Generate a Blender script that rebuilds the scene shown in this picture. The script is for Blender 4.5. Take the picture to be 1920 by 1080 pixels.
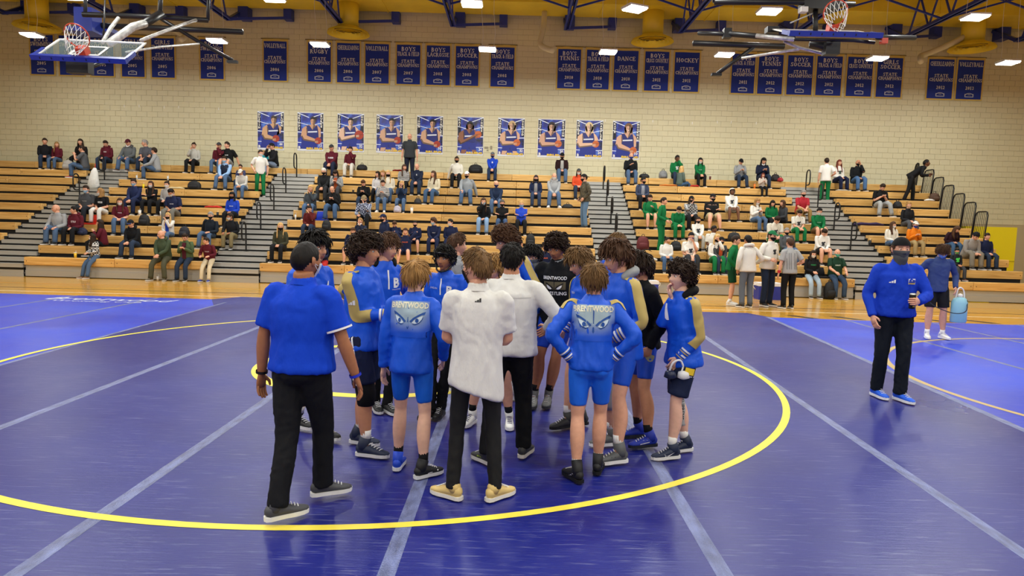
import bpy, bmesh, math, random
import numpy as np
from mathutils import Vector, Matrix
from mathutils.bvhtree import BVHTree

for o in list(bpy.data.objects): bpy.data.objects.remove(o)
SC = bpy.context.scene
COL = SC.collection
R = math.radians
random.seed(7)
RNG = np.random.default_rng(11)

# ---------------------------------------------------------------- camera
CAM_H = 1.8
cam_d = bpy.data.cameras.new('camera')
cam_d.sensor_width = 36.0
cam_d.lens = 1266.0 / 1920.0 * 36.0
cam_d.clip_start, cam_d.clip_end = 0.05, 200
cam = bpy.data.objects.new('camera', cam_d)
COL.objects.link(cam)
CAM_M = Matrix.Rotation(R(90 - 5.05), 4, 'X') @ Matrix.Rotation(R(1.55), 4, 'Z')
cam.matrix_world = Matrix.Translation((0, 0, CAM_H)) @ CAM_M
SC.camera = cam

def ray(px, py):
    return CAM_M.to_3x3() @ Vector(((px - 960) / 1266.0, -(py - 540) / 1266.0, -1.0))
def gnd(px, py, z=0.0):
    d = ray(px, py); t = (z - CAM_H) / d.z
    return Vector((0, 0, CAM_H)) + d * t
def at(px, py, D):
    d = ray(px, py)
    return Vector((0, 0, CAM_H)) + d * (D / d.y)

# ---------------------------------------------------------------- world, exposure, lights
SC.view_settings.view_transform = 'Standard'
SC.view_settings.look = 'None'
SC.view_settings.gamma = 1.0
SC.view_settings.use_curve_mapping = False
SC.view_settings.exposure = 0.0
SC.cycles.caustics_reflective = False
SC.cycles.caustics_refractive = False
w = bpy.data.worlds.new('world'); SC.world = w
w.use_nodes = True
w.node_tree.nodes['Background'].inputs[0].default_value = (0.9, 0.93, 1.0, 1)
w.node_tree.nodes['Background'].inputs[1].default_value = 0.05
LAMP_W = 134.0
LAMP_COL = (0.985, 1.0, 0.95)

# ---------------------------------------------------------------- materials
def lin(h):
    if isinstance(h, str):
        h = h.lstrip('#'); c = [int(h[i:i+2], 16) / 255 for i in (0, 2, 4)]
    else: c = h
    return tuple(x / 12.92 if x <= 0.04045 else ((x + 0.055) / 1.055) ** 2.4 for x in c)
MATS = {}
def mat(name, col, rough=0.6, metal=0.0, spec=0.4, bump=None, var=None, emit=None, alpha=None, trans=0.0, coat=0.0):
    """bump=(scale, strength[, stretch xyz]); var=(scale, amount[, stretch])"""
    if name in MATS: return MATS[name]
    m = bpy.data.materials.new(name); m.use_nodes = True
    nt = m.node_tree; b = nt.nodes['Principled BSDF']
    c = lin(col)
    b.inputs['Base Color'].default_value = (*c, 1)
    b.inputs['Roughness'].default_value = rough
    b.inputs['Metallic'].default_value = metal
    b.inputs['Specular IOR Level'].default_value = spec
    b.inputs['Transmission Weight'].default_value = trans
    b.inputs['Coat Weight'].default_value = coat
    if emit:
        b.inputs['Emission Color'].default_value = (*lin(emit[0]), 1); b.inputs['Emission Strength'].default_value = emit[1]
    if alpha is not None: b.inputs['Alpha'].default_value = alpha
    def noise(sc, stretch):
        tc = nt.nodes.new('ShaderNodeTexCoord'); mp = nt.nodes.new('ShaderNodeMapping')
        mp.inputs['Scale'].default_value = stretch
        n = nt.nodes.new('ShaderNodeTexNoise'); n.inputs['Scale'].default_value = sc; n.inputs['Detail'].default_value = 4
        nt.links.new(tc.outputs['Object'], mp.inputs[0]); nt.links.new(mp.outputs[0], n.inputs[0])
        return n
    if bump:
        n = noise(bump[0], bump[2] if len(bump) > 2 else (1, 1, 1))
        bp = nt.nodes.new('ShaderNodeBump'); bp.inputs['Strength'].default_value = bump[1]; bp.inputs['Distance'].default_value = bump[3] if len(bump) > 3 else 0.02
        nt.links.new(n.outputs[0], bp.inputs['Height']); nt.links.new(bp.outputs[0], b.inputs['Normal'])
    if var:
        n = noise(var[0], var[2] if len(var) > 2 else (1, 1, 1))
        r = nt.nodes.new('ShaderNodeValToRGB')
        a = var[1]
        r.color_ramp.elements[0].position = 0.3; r.color_ramp.elements[1].position = 0.7
        r.color_ramp.elements[0].color = (*[x * (1 - a) for x in c], 1)
        r.color_ramp.elements[1].color = (*[min(1, x * (1 + a)) for x in c], 1)
        nt.links.new(n.outputs[0], r.inputs[0]); nt.links.new(r.outputs[0], b.inputs['Base Color'])
    MATS[name] = m
    return m
def cloth(col):   # knitted or woven fabric with soft folds
    return mat('fabric_' + col, col, 0.82, spec=0.2, bump=(9.0, 0.55, (1, 1, 0.55), 0.03))
def shiny(col):   # sublimated athletic fabric
    return mat('athletic_' + col, col, 0.5, spec=0.35, bump=(7.0, 0.6, (1, 1, 0.5), 0.035))
def patterned(name, c1, c2, kind):   # checked or striped weave
    if name in MATS: return MATS[name]
    m = mat(name, c1, .8); nt = m.node_tree; b = nt.nodes['Principled BSDF']
    tc = nt.nodes.new('ShaderNodeTexCoord')
    if kind == 'check': t = nt.nodes.new('ShaderNodeTexChecker'); t.inputs['Scale'].default_value = 22; a, c = t.inputs['Color1'], t.inputs['Color2']; out = t.outputs[0]; a.default_value = (*lin(c1), 1); c.default_value = (*lin(c2), 1); nt.links.new(tc.outputs['Object'], t.inputs[0])
    else:
        t = nt.nodes.new('ShaderNodeTexWave'); t.bands_direction = 'Z'; t.inputs['Scale'].default_value = 7; nt.links.new(tc.outputs['Object'], t.inputs[0])
        r = nt.nodes.new('ShaderNodeValToRGB'); r.color_ramp.interpolation = 'CONSTANT'; r.color_ramp.elements[1].position = .5; r.color_ramp.elements[0].color = (*lin(c1), 1); r.color_ramp.elements[1].color = (*lin(c2), 1)
        nt.links.new(t.outputs['Fac'], r.inputs[0]); out = r.outputs[0]
    nt.links.new(out, b.inputs['Base Color'])
    return m
def plain(col, rough=0.6, metal=0.0): return mat('plain_%s_%g_%g' % (col, rough, metal), col, rough, metal)
def skin_m(col): return mat('skin_' + col, col, 0.5, spec=0.35, var=(30, 0.06))

# ---------------------------------------------------------------- mesh helpers
class MB:
    def __init__(s): s.v = []; s.f = []; s.m = []; s.n = 0
    def add(s, verts, faces, mi=0):
        verts = np.asarray(verts, float).reshape(-1, 3)
        k = s.n
        s.v.append(verts); s.n += len(verts)
        s.f.extend([tuple(i + k for i in f) for f in faces])
        if isinstance(mi, int): s.m.extend([mi] * len(faces))
        else: s.m.extend(mi)
        return s
    def box(s, x0, x1, y0, y1, z0, z1, mi=0):
        v = [(x, y, z) for z in (z0, z1) for y in (y0, y1) for x in (x0, x1)]
        return s.add(v, [(0, 2, 3, 1), (4, 5, 7, 6), (0, 1, 5, 4), (2, 6, 7, 3), (0, 4, 6, 2), (1, 3, 7, 5)], mi)
    def bar(s, a, b, wx, wz, mi=0, up=(0, 0, 1)):
        a = np.array(a, float); b = np.array(b, float)
        d = b - a; d /= np.linalg.norm(d); up = np.array(up, float)
        u = np.cross(d, up); u /= max(1e-9, np.linalg.norm(u)); v = np.cross(u, d)
        vs = []
        for p in (a, b):
            for i, j in ((-1, -1), (1, -1), (1, 1), (-1, 1)): vs.append(p + u * i * wx / 2 + v * j * wz / 2)
        return s.add(vs, [(0, 1, 2, 3), (7, 6, 5, 4), (0, 4, 5, 1), (1, 5, 6, 2), (2, 6, 7, 3), (3, 7, 4, 0)], mi)
    def tube(s, pts, rad, seg=8, ref=None, mi=0, cap=0.45, flat=None):
        v, f = tube(pts, rad, seg, ref, cap)
        return s.add(v, f, mi)
    def mesh(s, name, mats, smooth=False, origin=None):
        me = bpy.data.meshes.new(name)
        v = np.concatenate(s.v) if s.v else np.zeros((0, 3))
        if origin is not None: v = v - np.array(origin)
        me.from_pydata(v.tolist(), [], s.f)
        if not isinstance(mats, (list, tuple)): mats = [mats]
        for m in mats: me.materials.append(m)
        if len(mats) > 1: me.polygons.foreach_set('material_index', s.m)
        if smooth: me.polygons.foreach_set('use_smooth', [True] * len(me.polygons))
        me.update()
        return me
    def build(s, name, mats, parent=None, smooth=False, origin=None, loc=None):
        return obj(name, s.mesh(name, mats, smooth, origin), parent, loc if loc is not None else (origin if origin is not None and parent is None else (0, 0, 0)))

def nrm(v):
    v = np.asarray(v, float); return v / max(1e-9, np.linalg.norm(v))
def tube(pts, rad, seg=8, ref=None, cap=0.45):
    pts = np.asarray(pts, float); n = len(pts)
    rad = np.asarray(rad, float)
    if rad.ndim == 0: rad = np.full(n, float(rad))
    if rad.ndim == 1: rad = np.stack([rad, rad], 1)
    tg = np.zeros_like(pts); tg[1:-1] = pts[2:] - pts[:-2]; tg[0] = pts[1] - pts[0]; tg[-1] = pts[-1] - pts[-2]
    tg /= np.maximum(1e-9, np.linalg.norm(tg, axis=1))[:, None]
    if ref is None: ref = (1, 0, 0) if abs(tg[0][0]) < 0.9 else (0, 1, 0)
    u = np.asarray(ref, float)
    ang = np.arange(seg) * 2 * np.pi / seg
    ca, sa = np.cos(ang)[:, None], np.sin(ang)[:, None]
    V = []
    for i in range(n):
        u = u - tg[i] * np.dot(u, tg[i]); u = nrm(u); w_ = np.cross(tg[i], u)
        V.append(pts[i] + ca * u * rad[i, 0] + sa * w_ * rad[i, 1])
    V = np.concatenate(V)
    F = []
    for i in range(n - 1):
        a = i * seg
        for j in range(seg):
            k = (j + 1) % seg
            F.append((a + j, a + k, a + seg + k, a + seg + j))
    if cap is not None:
        c0 = pts[0] - tg[0] * rad[0].min() * cap; c1 = pts[-1] + tg[-1] * rad[-1].min() * cap
        k = len(V); V = np.concatenate([V, [c0, c1]])
        e = (n - 1) * seg
        for j in range(seg):
            q = (j + 1) % seg
            F.append((q, j, k)); F.append((e + j, e + q, k + 1))
    return V, F
def spline(P, n):
    P = np.asarray(P, float)
    m = len(P); t = np.linspace(0, m - 1, n); i = np.minimum(t.astype(int), m - 2); u = (t - i)[:, None]
    g = lambda k: P[np.clip(k, 0, m - 1)]
    p0, p1, p2, p3 = g(i - 1), g(i), g(i + 1), g(i + 2)
    return 0.5 * (2 * p1 + (p2 - p0) * u + (2 * p0 - 5 * p1 + 4 * p2 - p3) * u ** 2 + (3 * p1 - p0 - 3 * p2 + p3) * u ** 3)

def obj(name, me, parent=None, loc=(0, 0, 0)):
    o = bpy.data.objects.new(name, me); COL.objects.link(o)
    o.location = loc
    if parent is not None: o.parent = parent
    return o
def tag(o, label=None, cat=None, group=None, kind=None):
    if label: o['label'] = label
    if cat: o['category'] = cat
    if group: o['group'] = group
    if kind: o['kind'] = kind
    return o
def thing(name, label, cat, loc=(0, 0, 0), group=None):
    o = bpy.data.objects.new(name, None); COL.objects.link(o); o.location = loc
    o.empty_display_size = 0.1
    return tag(o, label, cat, group)
def struct(o): o['kind'] = 'structure'; return o
def grouproot(name, loc=(0, 0, 0)):
    o = bpy.data.objects.new(name, None); COL.objects.link(o); o.location = loc; o.empty_display_size = 0.1
    return struct(o)

TXT = {}
def text2d(body, size=1.0, bold=0.0, width=None, height=None, spacing=1.0):
    """flat lettering: (verts Nx2 centred, faces); fits to width and cap height if given"""
    key = (body, bold, spacing)
    if key not in TXT:
        cu = bpy.data.curves.new('lettering', 'FONT')
        cu.body = body; cu.size = 1; cu.align_x = 'CENTER'; cu.align_y = 'CENTER'
        cu.resolution_u = 2; cu.offset = bold; cu.space_character = spacing; cu.space_line = 0.85
        o = bpy.data.objects.new('lettering', cu)
        me = o.to_mesh()
        v = np.array([q.co[:2] for q in me.vertices]).reshape(-1, 2); f = [tuple(p.vertices) for p in me.polygons]
        o.to_mesh_clear(); bpy.data.objects.remove(o); bpy.data.curves.remove(cu)
        if len(v): v = v - (v.max(0) + v.min(0)) / 2
        TXT[key] = (v, f)
    v, f = TXT[key]
    ext = v.max(0) - v.min(0)
    sx = sy = size
    if width: sx = width / ext[0]
    if height: sy = height / ext[1]
    if width and not height: sy = sx
    if height and not width: sx = sy
    return v * (sx, sy), f
# ================================================================ THE SETTING
WALL_Y = 26.75
M_wall = mat('painted_block', '#d0c9a8', 0.55, spec=0.3, bump=(60, 0.12), var=(0.6, 0.04))
M_joint = mat('block_joint', '#b5a888', 0.8)
M_white = plain('#e8e6df'); M_black = plain('#0c0c0e', 0.45); M_dark = plain('#17171a', 0.7)
M_grey = mat('brushed_aluminium', '#b4b3ae', 0.42, 0.35, bump=(40, 0.08, (0.1, 1, 1)))
M_blue_steel = mat('blue_painted_steel', '#23358f', 0.4, spec=0.45)
M_yellow = mat('yellow_paint', '#efd236', 0.42, spec=0.45, var=(1.2, 0.08))

# hardwood gym floor: strips of maple with a gloss finish
def wood_floor():
    m = bpy.data.materials.new('maple_floor'); m.use_nodes = True
    nt = m.node_tree; b = nt.nodes['Principled BSDF']; L = nt.links.new
    tc = nt.nodes.new('ShaderNodeTexCoord')
    br = nt.nodes.new('ShaderNodeTexBrick')
    br.inputs['Color1'].default_value = (*lin('#e0ab45'), 1); br.inputs['Color2'].default_value = (*lin('#cf9634'), 1)
    br.inputs['Mortar'].default_value = (*lin('#a87a2a'), 1)
    br.inputs['Scale'].default_value = 1.0; br.inputs['Mortar Size'].default_value = 0.0015
    br.inputs['Brick Width'].default_value = 1.3; br.inputs['Row Height'].default_value = 0.06
    L(tc.outputs['Object'], br.inputs['Vector'])
    n = nt.nodes.new('ShaderNodeTexNoise'); n.inputs['Scale'].default_value = 0.8
    L(tc.outputs['Object'], n.inputs[0])
    mx = nt.nodes.new('ShaderNodeMix'); mx.data_type = 'RGBA'; mx.blend_type = 'MULTIPLY'; mx.inputs[0].default_value = 0.25
    L(br.outputs[0], mx.inputs[6]); L(n.outputs[1], mx.inputs[7]); L(mx.outputs[2], b.inputs['Base Color'])
    b.inputs['Roughness'].default_value = 0.16; b.inputs['Specular IOR Level'].default_value = 0.5
    return m
M_floor = wood_floor()
def mat_vinyl(name, col, col2, rough):
    m = bpy.data.materials.new(name); m.use_nodes = True
    nt = m.node_tree; b = nt.nodes['Principled BSDF']; L = nt.links.new
    tc = nt.nodes.new('ShaderNodeTexCoord')
    n = nt.nodes.new('ShaderNodeTexNoise'); n.inputs['Scale'].default_value = 0.5; n.inputs['Detail'].default_value = 6
    L(tc.outputs['Object'], n.inputs[0])
    r = nt.nodes.new('ShaderNodeValToRGB'); r.color_ramp.elements[0].position = .35; r.color_ramp.elements[1].position = .7
    r.color_ramp.elements[0].color = (*lin(col), 1); r.color_ramp.elements[1].color = (*lin(col2), 1)
    L(n.outputs[0], r.inputs[0])
    # scuffs: long pale scratches running mostly across
    mp = nt.nodes.new('ShaderNodeMapping'); mp.inputs['Scale'].default_value = (1.2, 14, 1); mp.inputs['Rotation'].default_value = (0, 0, 0.12)
    L(tc.outputs['Object'], mp.inputs[0])
    s = nt.nodes.new('ShaderNodeTexNoise'); s.inputs['Scale'].default_value = 3.0; s.inputs['Detail'].default_value = 5; s.inputs['Roughness'].default_value = .65
    L(mp.outputs[0], s.inputs[0])
    sr = nt.nodes.new('ShaderNodeValToRGB'); sr.color_ramp.elements[0].position = .56; sr.color_ramp.elements[1].position = .80
    sr.color_ramp.elements[0].color = (0, 0, 0, 1); sr.color_ramp.elements[1].color = (.42, .42, .42, 1)
    L(s.outputs[0], sr.inputs[0])
    mx = nt.nodes.new('ShaderNodeMix'); mx.data_type = 'RGBA'; mx.inputs[7].default_value = (*lin('#a9aecb'), 1)
    L(sr.outputs[0], mx.inputs[0]); L(r.outputs[0], mx.inputs[6]); L(mx.outputs[2], b.inputs['Base Color'])
    bp = nt.nodes.new('ShaderNodeBump'); bp.inputs['Strength'].default_value = .25; bp.inputs['Distance'].default_value = .012
    L(s.outputs[0], bp.inputs['Height']); L(bp.outputs[0], b.inputs['Normal'])
    rr = nt.nodes.new('ShaderNodeMapRange'); rr.inputs[1].default_value = .3; rr.inputs[2].default_value = .7
    rr.inputs[3].default_value = rough - .07; rr.inputs[4].default_value = rough + .1
    L(n.outputs[0], rr.inputs[0]); L(rr.outputs[0], b.inputs['Roughness'])
    b.inputs['Specular IOR Level'].default_value = 0.55
    return m
M_mat = mat_vinyl('navy_mat_vinyl', '#111a74', '#18237e', 0.34)
M_mat2 = mat_vinyl('royal_mat_vinyl', '#1836be', '#2044d0', 0.36)
M_tape = mat('clear_mat_tape', '#6f79a6', 0.3, spec=0.6, bump=(90, .5), var=(25, .38, (1, .25, 1)))
M_yline = plain('#f3e04e', 0.45); M_yline2 = plain('#b9a06a', 0.5)

HX0, HX1, HY0 = -23.0, 23.0, -9.0
floor = struct(MB().box(HX0, HX1, HY0, WALL_Y + .3, -.2, 0).build('floor', M_floor))
lines = [((-23, 16.75, 23, 16.82), '#1b1b20'), ((-23, 15.95, 23, 16.0), '#e9e2c8'), ((-23, 17.9, 23, 17.93), '#c9922f')]
for i, ((x0, y0, x1, y1), c) in enumerate(lines):
    MB().box(x0, x1, y0, y1, 0, .0015).build('court_line', plain(c, .3), floor)
for k in range(5):   # dashed court markings by the mat edge
    x = 6.2 + k * 1.0
    MB().add([(x, 15.25, .0015), (x + .35, 14.75, .0015), (x + .6, 14.75, .0015), (x + .25, 15.25, .0015)], [(0, 1, 2, 3)]).build('court_dash', plain('#1b1b20', .3), floor)

# wrestling mats
MT = .028
def slab(name, poly, z0, z1, m, parent=None):
    n = len(poly)
    v = [(x, y, z0) for x, y in poly] + [(x, y, z1) for x, y in poly]
    f = [tuple(reversed(range(n))), tuple(range(n, 2 * n))] + [(i, (i + 1) % n, n + (i + 1) % n, n + i) for i in range(n)]
    return MB().add(v, f).build(name, m, parent)
main_mat = thing('wrestling_mat', 'dark navy blue wrestling mat with a big yellow circle under the huddle', 'mat')
SE = [-6.05, -4.24, -2.42, -.6, 1.15]   # seams between the rolled-out panels
back, front = 15.75, -3.2
def seamx(k, y):   # panel edges, numbered from the left border to the right border
    if k <= 4: return SE[k] - (.03 * (y - 9) if k == 0 else 0)
    if k == 5: return 2.78 + .049 * y
    return 4.36 + .083 * y
for k in range(6):
    g = .004
    yb = back if k < 5 else 15.25
    poly = [(seamx(k, front) + g, front), (seamx(k + 1, front) - g, front), (seamx(k + 1, yb) - g, yb), (seamx(k, yb) + g, yb)]
    if k == 0: poly[2:] = [(seamx(1, yb) - g, yb), (-6.35, yb), (-6.75, 15.1), (-6.22, 14.0)]
    if k == 5: poly[2:3] = [(5.62, 14.6), (5.35, yb)]
    slab('mat_panel', poly, 0, MT, M_mat, main_mat)
for k in range(7):
    if k == 0: ys = (front, 14.6)
    elif k == 6: ys = (front, 14.6)
    else: ys = (front, back - .05 if k < 5 else 15.2)
    hw = .046 if k not in (0,) else .03
    z = MT + .001
    poly = [(seamx(k, ys[0]) - hw, ys[0]), (seamx(k, ys[0]) + hw, ys[0]), (seamx(k, ys[1]) + hw, ys[1]), (seamx(k, ys[1]) - hw, ys[1])]
    slab('seam_tape', poly, MT, z, M_tape, main_mat)
def ring(name, cx, cy, r0, r1, m, parent, z=MT, a0=0, a1=360, n=160, h=.002):
    v = []; f = []
    full = (a1 - a0) >= 360
    for i in range(n + (0 if full else 1)):
        a = R(a0 + (a1 - a0) * i / n)
        for r in (r0, r1):
            v.append((cx + r * math.cos(a), cy + r * math.sin(a), z + h))
    N = n + (0 if full else 1)
    for i in range(n):
        j = (i + 1) % N
        f.append((2 * i, 2 * i + 1, 2 * j + 1, 2 * j))
    return MB().add(v, f).build(name, m, parent)
CX, CY = -1.516, 8.447
ring('outer_circle_line', CX, CY, 4.63, 4.70, M_yline, main_mat)
ring('inner_circle_line', CX, CY, 1.50, 1.65, M_yline, main_mat)

left_mat = thing('wrestling_mat', 'bright royal blue mat at left with white script lettering', 'mat')
for x0, x1 in ((-13.6, -11.64), (-11.63, -9.81), (-9.80, -7.96), (-7.95, None)):
    g = .0
    poly = [(x0, front), (x1 if x1 else -5.70, front), (x1 if x1 else -6.23, 14.55), (x1 if x1 else -6.65, 15.1), (x0, 15.15)]
    if x1: poly = [(x0, front), (x1, front), (x1, 15.12), (x0, 15.15)]
    slab('mat_panel', poly, 0, MT - .002, M_mat2, left_mat)
for x in (-11.63, -9.8, -7.95):
    slab('seam_tape', [(x - .04, front), (x + .04, front), (x + .04, 15.1), (x - .04, 15.1)], MT - .002, MT - .001, M_tape, left_mat)
# painted script lettering on that mat, read from the bleachers' side
v, f = text2d('Brentwood', width=2.6, height=.42)
sk = [(-8.65 + x + .25 * y, 14.55 + y, MT) for x, y in v]
MB().add(sk, f).build('script_lettering', plain('#dfe4f4', .4), left_mat)
v, f = text2d('Wrestling Club', width=1.9, height=.22)
MB().add([(-8.75 + x + .25 * y, 14.12 + y, MT) for x, y in v], f).build('script_lettering', plain('#dfe4f4', .4), left_mat)

right_mat = thing('wrestling_mat', 'bright royal blue mat at right with a tan circle line', 'mat')
for k, (a, b) in enumerate(((None, 7.2), (7.21, 9.03), (9.04, 10.86), (10.87, 13.5))):
    if a is None: poly = [(4.40 + .083 * front, front), (b, front), (b, 14.5), (5.6, 14.58)]
    else: poly = [(a, front), (b, front), (b, 14.4), (a, 14.45)]
    slab('mat_panel', poly, 0, MT - .002, M_mat2, right_mat)
for x in (7.2, 9.03, 10.86):
    slab('seam_tape', [(x - .04, front), (x + .04, front), (x + .04, 14.4), (x - .04, 14.4)], MT - .002, MT - .001, M_tape, right_mat)
ring('outer_circle_line', 9.45, 8.0, 4.28, 4.36, M_yline2, right_mat, MT - .002, 62, 300)

# walls and ceiling
BX0 = -20.8
wall_back = struct(MB().box(HX0, HX1, WALL_Y + .012, WALL_Y + .4, 0, 13.0).build('wall_back', M_joint))
BW, BH, JT = .41, .205, .009
blk = MB().box(JT / 2, BW - JT / 2, 0, .03, JT / 2, BH - JT / 2).mesh('block', M_wall)
rest = MB(); cells = []
for j in range(12, 62):
    z = j * BH
    off = (j % 2) * BW / 2
    for i in range(int((HX1 - HX0) / BW) + 1):
        x = HX0 + i * BW - off
        cells.append((x, z))
cells.sort(key=lambda c: abs(c[0] + 1) + 2.2 * abs(c[1] - 6.6))
for n, (x, z) in enumerate(cells):
    if n < 300: obj('block', blk, wall_back, (x, WALL_Y, z))
    else: rest.box(x + JT / 2, x + BW - JT / 2, WALL_Y, WALL_Y + .03, z + JT / 2, z + BH - JT / 2)
o = rest.build('block_courses', M_wall, wall_back); o['kind'] = 'stuff'
struct(MB().box(HX0 - .3, HX0, HY0, WALL_Y + .4, 0, 13).build('wall_left', M_wall))
struct(MB().box(HX1, HX1 + .3, HY0, WALL_Y + .4, 0, 13).build('wall_right', M_wall))
struct(MB().box(HX0, HX1, HY0 - .3, HY0, 0, 13).build('wall_front', M_wall))
M_ceil = mat('ceiling_deck', '#cbb15a', .7)
struct(MB().box(HX0, HX1, HY0, WALL_Y + .4, 12.6, 12.9).build('ceiling', M_ceil))
# little paper tabs and a wall plate left on the blocks
for px, py in ((233, 199), (261, 199), (308, 201), (335, 201), (383, 203), (410, 204), (456, 206), (1135, 226), (1224, 227), (1271, 228), (1298, 231), (1345, 229), (1371, 229), (1418, 231)):
    p = at(px, py, WALL_Y)
    struct(MB().box(p.x - .012, p.x + .012, WALL_Y - .004, WALL_Y, p.z - .05, p.z + .05).build('trim_1', M_white))
for px, py, a, b in ((912, 277, .07, .04), (921, 277, .04, .07), (914, 282, .03, .03)):
    p = at(px, py, WALL_Y)
    struct(MB().box(p.x - a, p.x + a, WALL_Y - .012, WALL_Y, p.z - b, p.z + b).build('trim_2', plain('#8d8570')))

# ---------------------------------------------------------------- bleachers
NR = 11
BY0, TR, RS, Z1 = 19.75, .61, .325, .585   # front of row 1, tread, rise, first seat height
def rowY(i): return BY0 + (i - 1) * TR
def rowZ(i): return Z1 + (i - 1) * RS
def wood_bench():
    m = bpy.data.materials.new('pine_bench'); m.use_nodes = True
    nt = m.node_tree; b = nt.nodes['Principled BSDF']; L = nt.links.new
    tc = nt.nodes.new('ShaderNodeTexCoord'); oi = nt.nodes.new('ShaderNodeObjectInfo')
    mp = nt.nodes.new('ShaderNodeMapping'); mp.inputs['Scale'].default_value = (.5, 6, 9)
    ad = nt.nodes.new('ShaderNodeVectorMath'); ad.operation = 'ADD'
    ml = nt.nodes.new('ShaderNodeMath'); ml.operation = 'MULTIPLY'; ml.inputs[1].default_value = 37.0
    L(oi.outputs['Random'], ml.inputs[0]); L(tc.outputs['Object'], ad.inputs[0]); L(ml.outputs[0], ad.inputs[1]); L(ad.outputs[0], mp.inputs[0])
    n = nt.nodes.new('ShaderNodeTexNoise'); n.inputs['Scale'].default_value = 2.2; n.inputs['Detail'].default_value = 5; n.inputs['Distortion'].default_value = .6
    L(mp.outputs[0], n.inputs[0])
    r = nt.nodes.new('ShaderNodeValToRGB'); r.color_ramp.elements[0].position = .32; r.color_ramp.elements[1].position = .68
    r.color_ramp.elements[0].color = (*lin('#c19049'), 1); r.color_ramp.elements[1].color = (*lin('#e4b972'), 1)
    L(n.outputs[0], r.inputs[0])
    hs = nt.nodes.new('ShaderNodeHueSaturation')
    mr = nt.nodes.new('ShaderNodeMapRange'); mr.inputs[3].default_value = .86; mr.inputs[4].default_value = 1.1
    L(oi.outputs['Random'], mr.inputs[0]); L(mr.outputs[0], hs.inputs['Value']); L(r.outputs[0], hs.inputs['Color'])
    L(hs.outputs[0], b.inputs['Base Color'])
    b.inputs['Roughness'].default_value = .35
    return m
M_bench = wood_bench()
FH = .235   # height of the wooden fascia
def bench_mesh(L):
    b = MB().box(.004, L - .004, 0, .26, -FH, 0)
    me = b.mesh('bench_board', M_bench)
    bm = bmesh.new(); bm.from_mesh(me)
    bmesh.ops.bevel(bm, geom=[e for e in bm.edges], offset=.012, segments=1, affect='EDGES')
    bm.to_mesh(me); bm.free()
    return me
bolt = MB().tube([(0, .004, 0), (0, -.004, 0)], .012, 6).mesh('bolt', M_dark)
SECT = [(BX0, -15.87, 2, 'bleacher section at the far left end of the stands'), (-14.33, -9.02, 2, 'wooden bleacher section between the two left aisles'),
        (-7.42, 2.55, 4, 'wide middle bleacher section behind the huddle'), (4.02, 10.05, 3, 'bleacher section holding the fans in green and white'),
        (11.65, 15.4, 2, 'rightmost bleacher section ending at the black guard rails')]
for x0, x1, ns, lab in SECT:
    rt = thing('bleacher_section', lab, 'bleachers', (x0, BY0, 0), 'bleacher sections')
    L_ = (x1 - x0) / ns
    bm_ = bench_mesh(L_)
    dk = MB().box(0, x1 - x0, .03, .03 + TR - .02, -.035, 0).mesh('deck', M_grey)
    rs = MB().box(0, x1 - x0, 0, .015, -.26, .02).mesh('riser', M_dark)
    for i in range(1, NR):
        y, z = rowY(i) - BY0, rowZ(i)
        for k in range(ns):
            o = obj('bench_board', bm_, rt, (k * L_, y, z))
            for bx in (.08, L_ - .08):
                obj('bolt', bolt, o, (bx, -.002, -.12))
        obj('deck', dk, rt, (0, y + .20, z - .075 if i < NR else z - .075))
        obj('riser', rs, rt, (0, y + .09, z - FH))
    # front kick plates of brushed metal under the first row, and the frame's dark side panels
    MB().box(0, x1 - x0, .05, .08, .02, .19).build('kick_plate', M_grey, rt)
    MB().box(0, x1 - x0, .075, .1, .19, .36).build('kick_plate', M_grey, rt)
    for xs in (0, x1 - x0):
        m = MB()
        for i in range(1, NR):
            y, z = rowY(i) - BY0, rowZ(i)
            m.box(xs - .008 if xs else .002, xs + .008 if xs == 0 else xs - .002, y + .1, y + TR + .12, max(.0, z - 1.2), z - .1)
        m.build('side_panel', M_dark, rt)
# the top row runs on over the aisles
top_row = thing('top_bench', 'long unbroken wooden top bench along the tan wall', 'bench', (BX0, rowY(NR), rowZ(NR)))
N_ = 14; L_ = (15.4 - BX0) / N_
bm_ = bench_mesh(L_)
for k in range(N_): obj('bench_board', bm_, top_row, (k * L_, 0, 0))
MB().box(0, 15.4 - BX0, .26, WALL_Y - rowY(NR) - .02, -.11, -.075).build('deck', M_grey, top_row)
MB().box(0, 15.4 - BX0, .1, .12, -.5, -FH).build('riser', M_dark, top_row)
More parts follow.
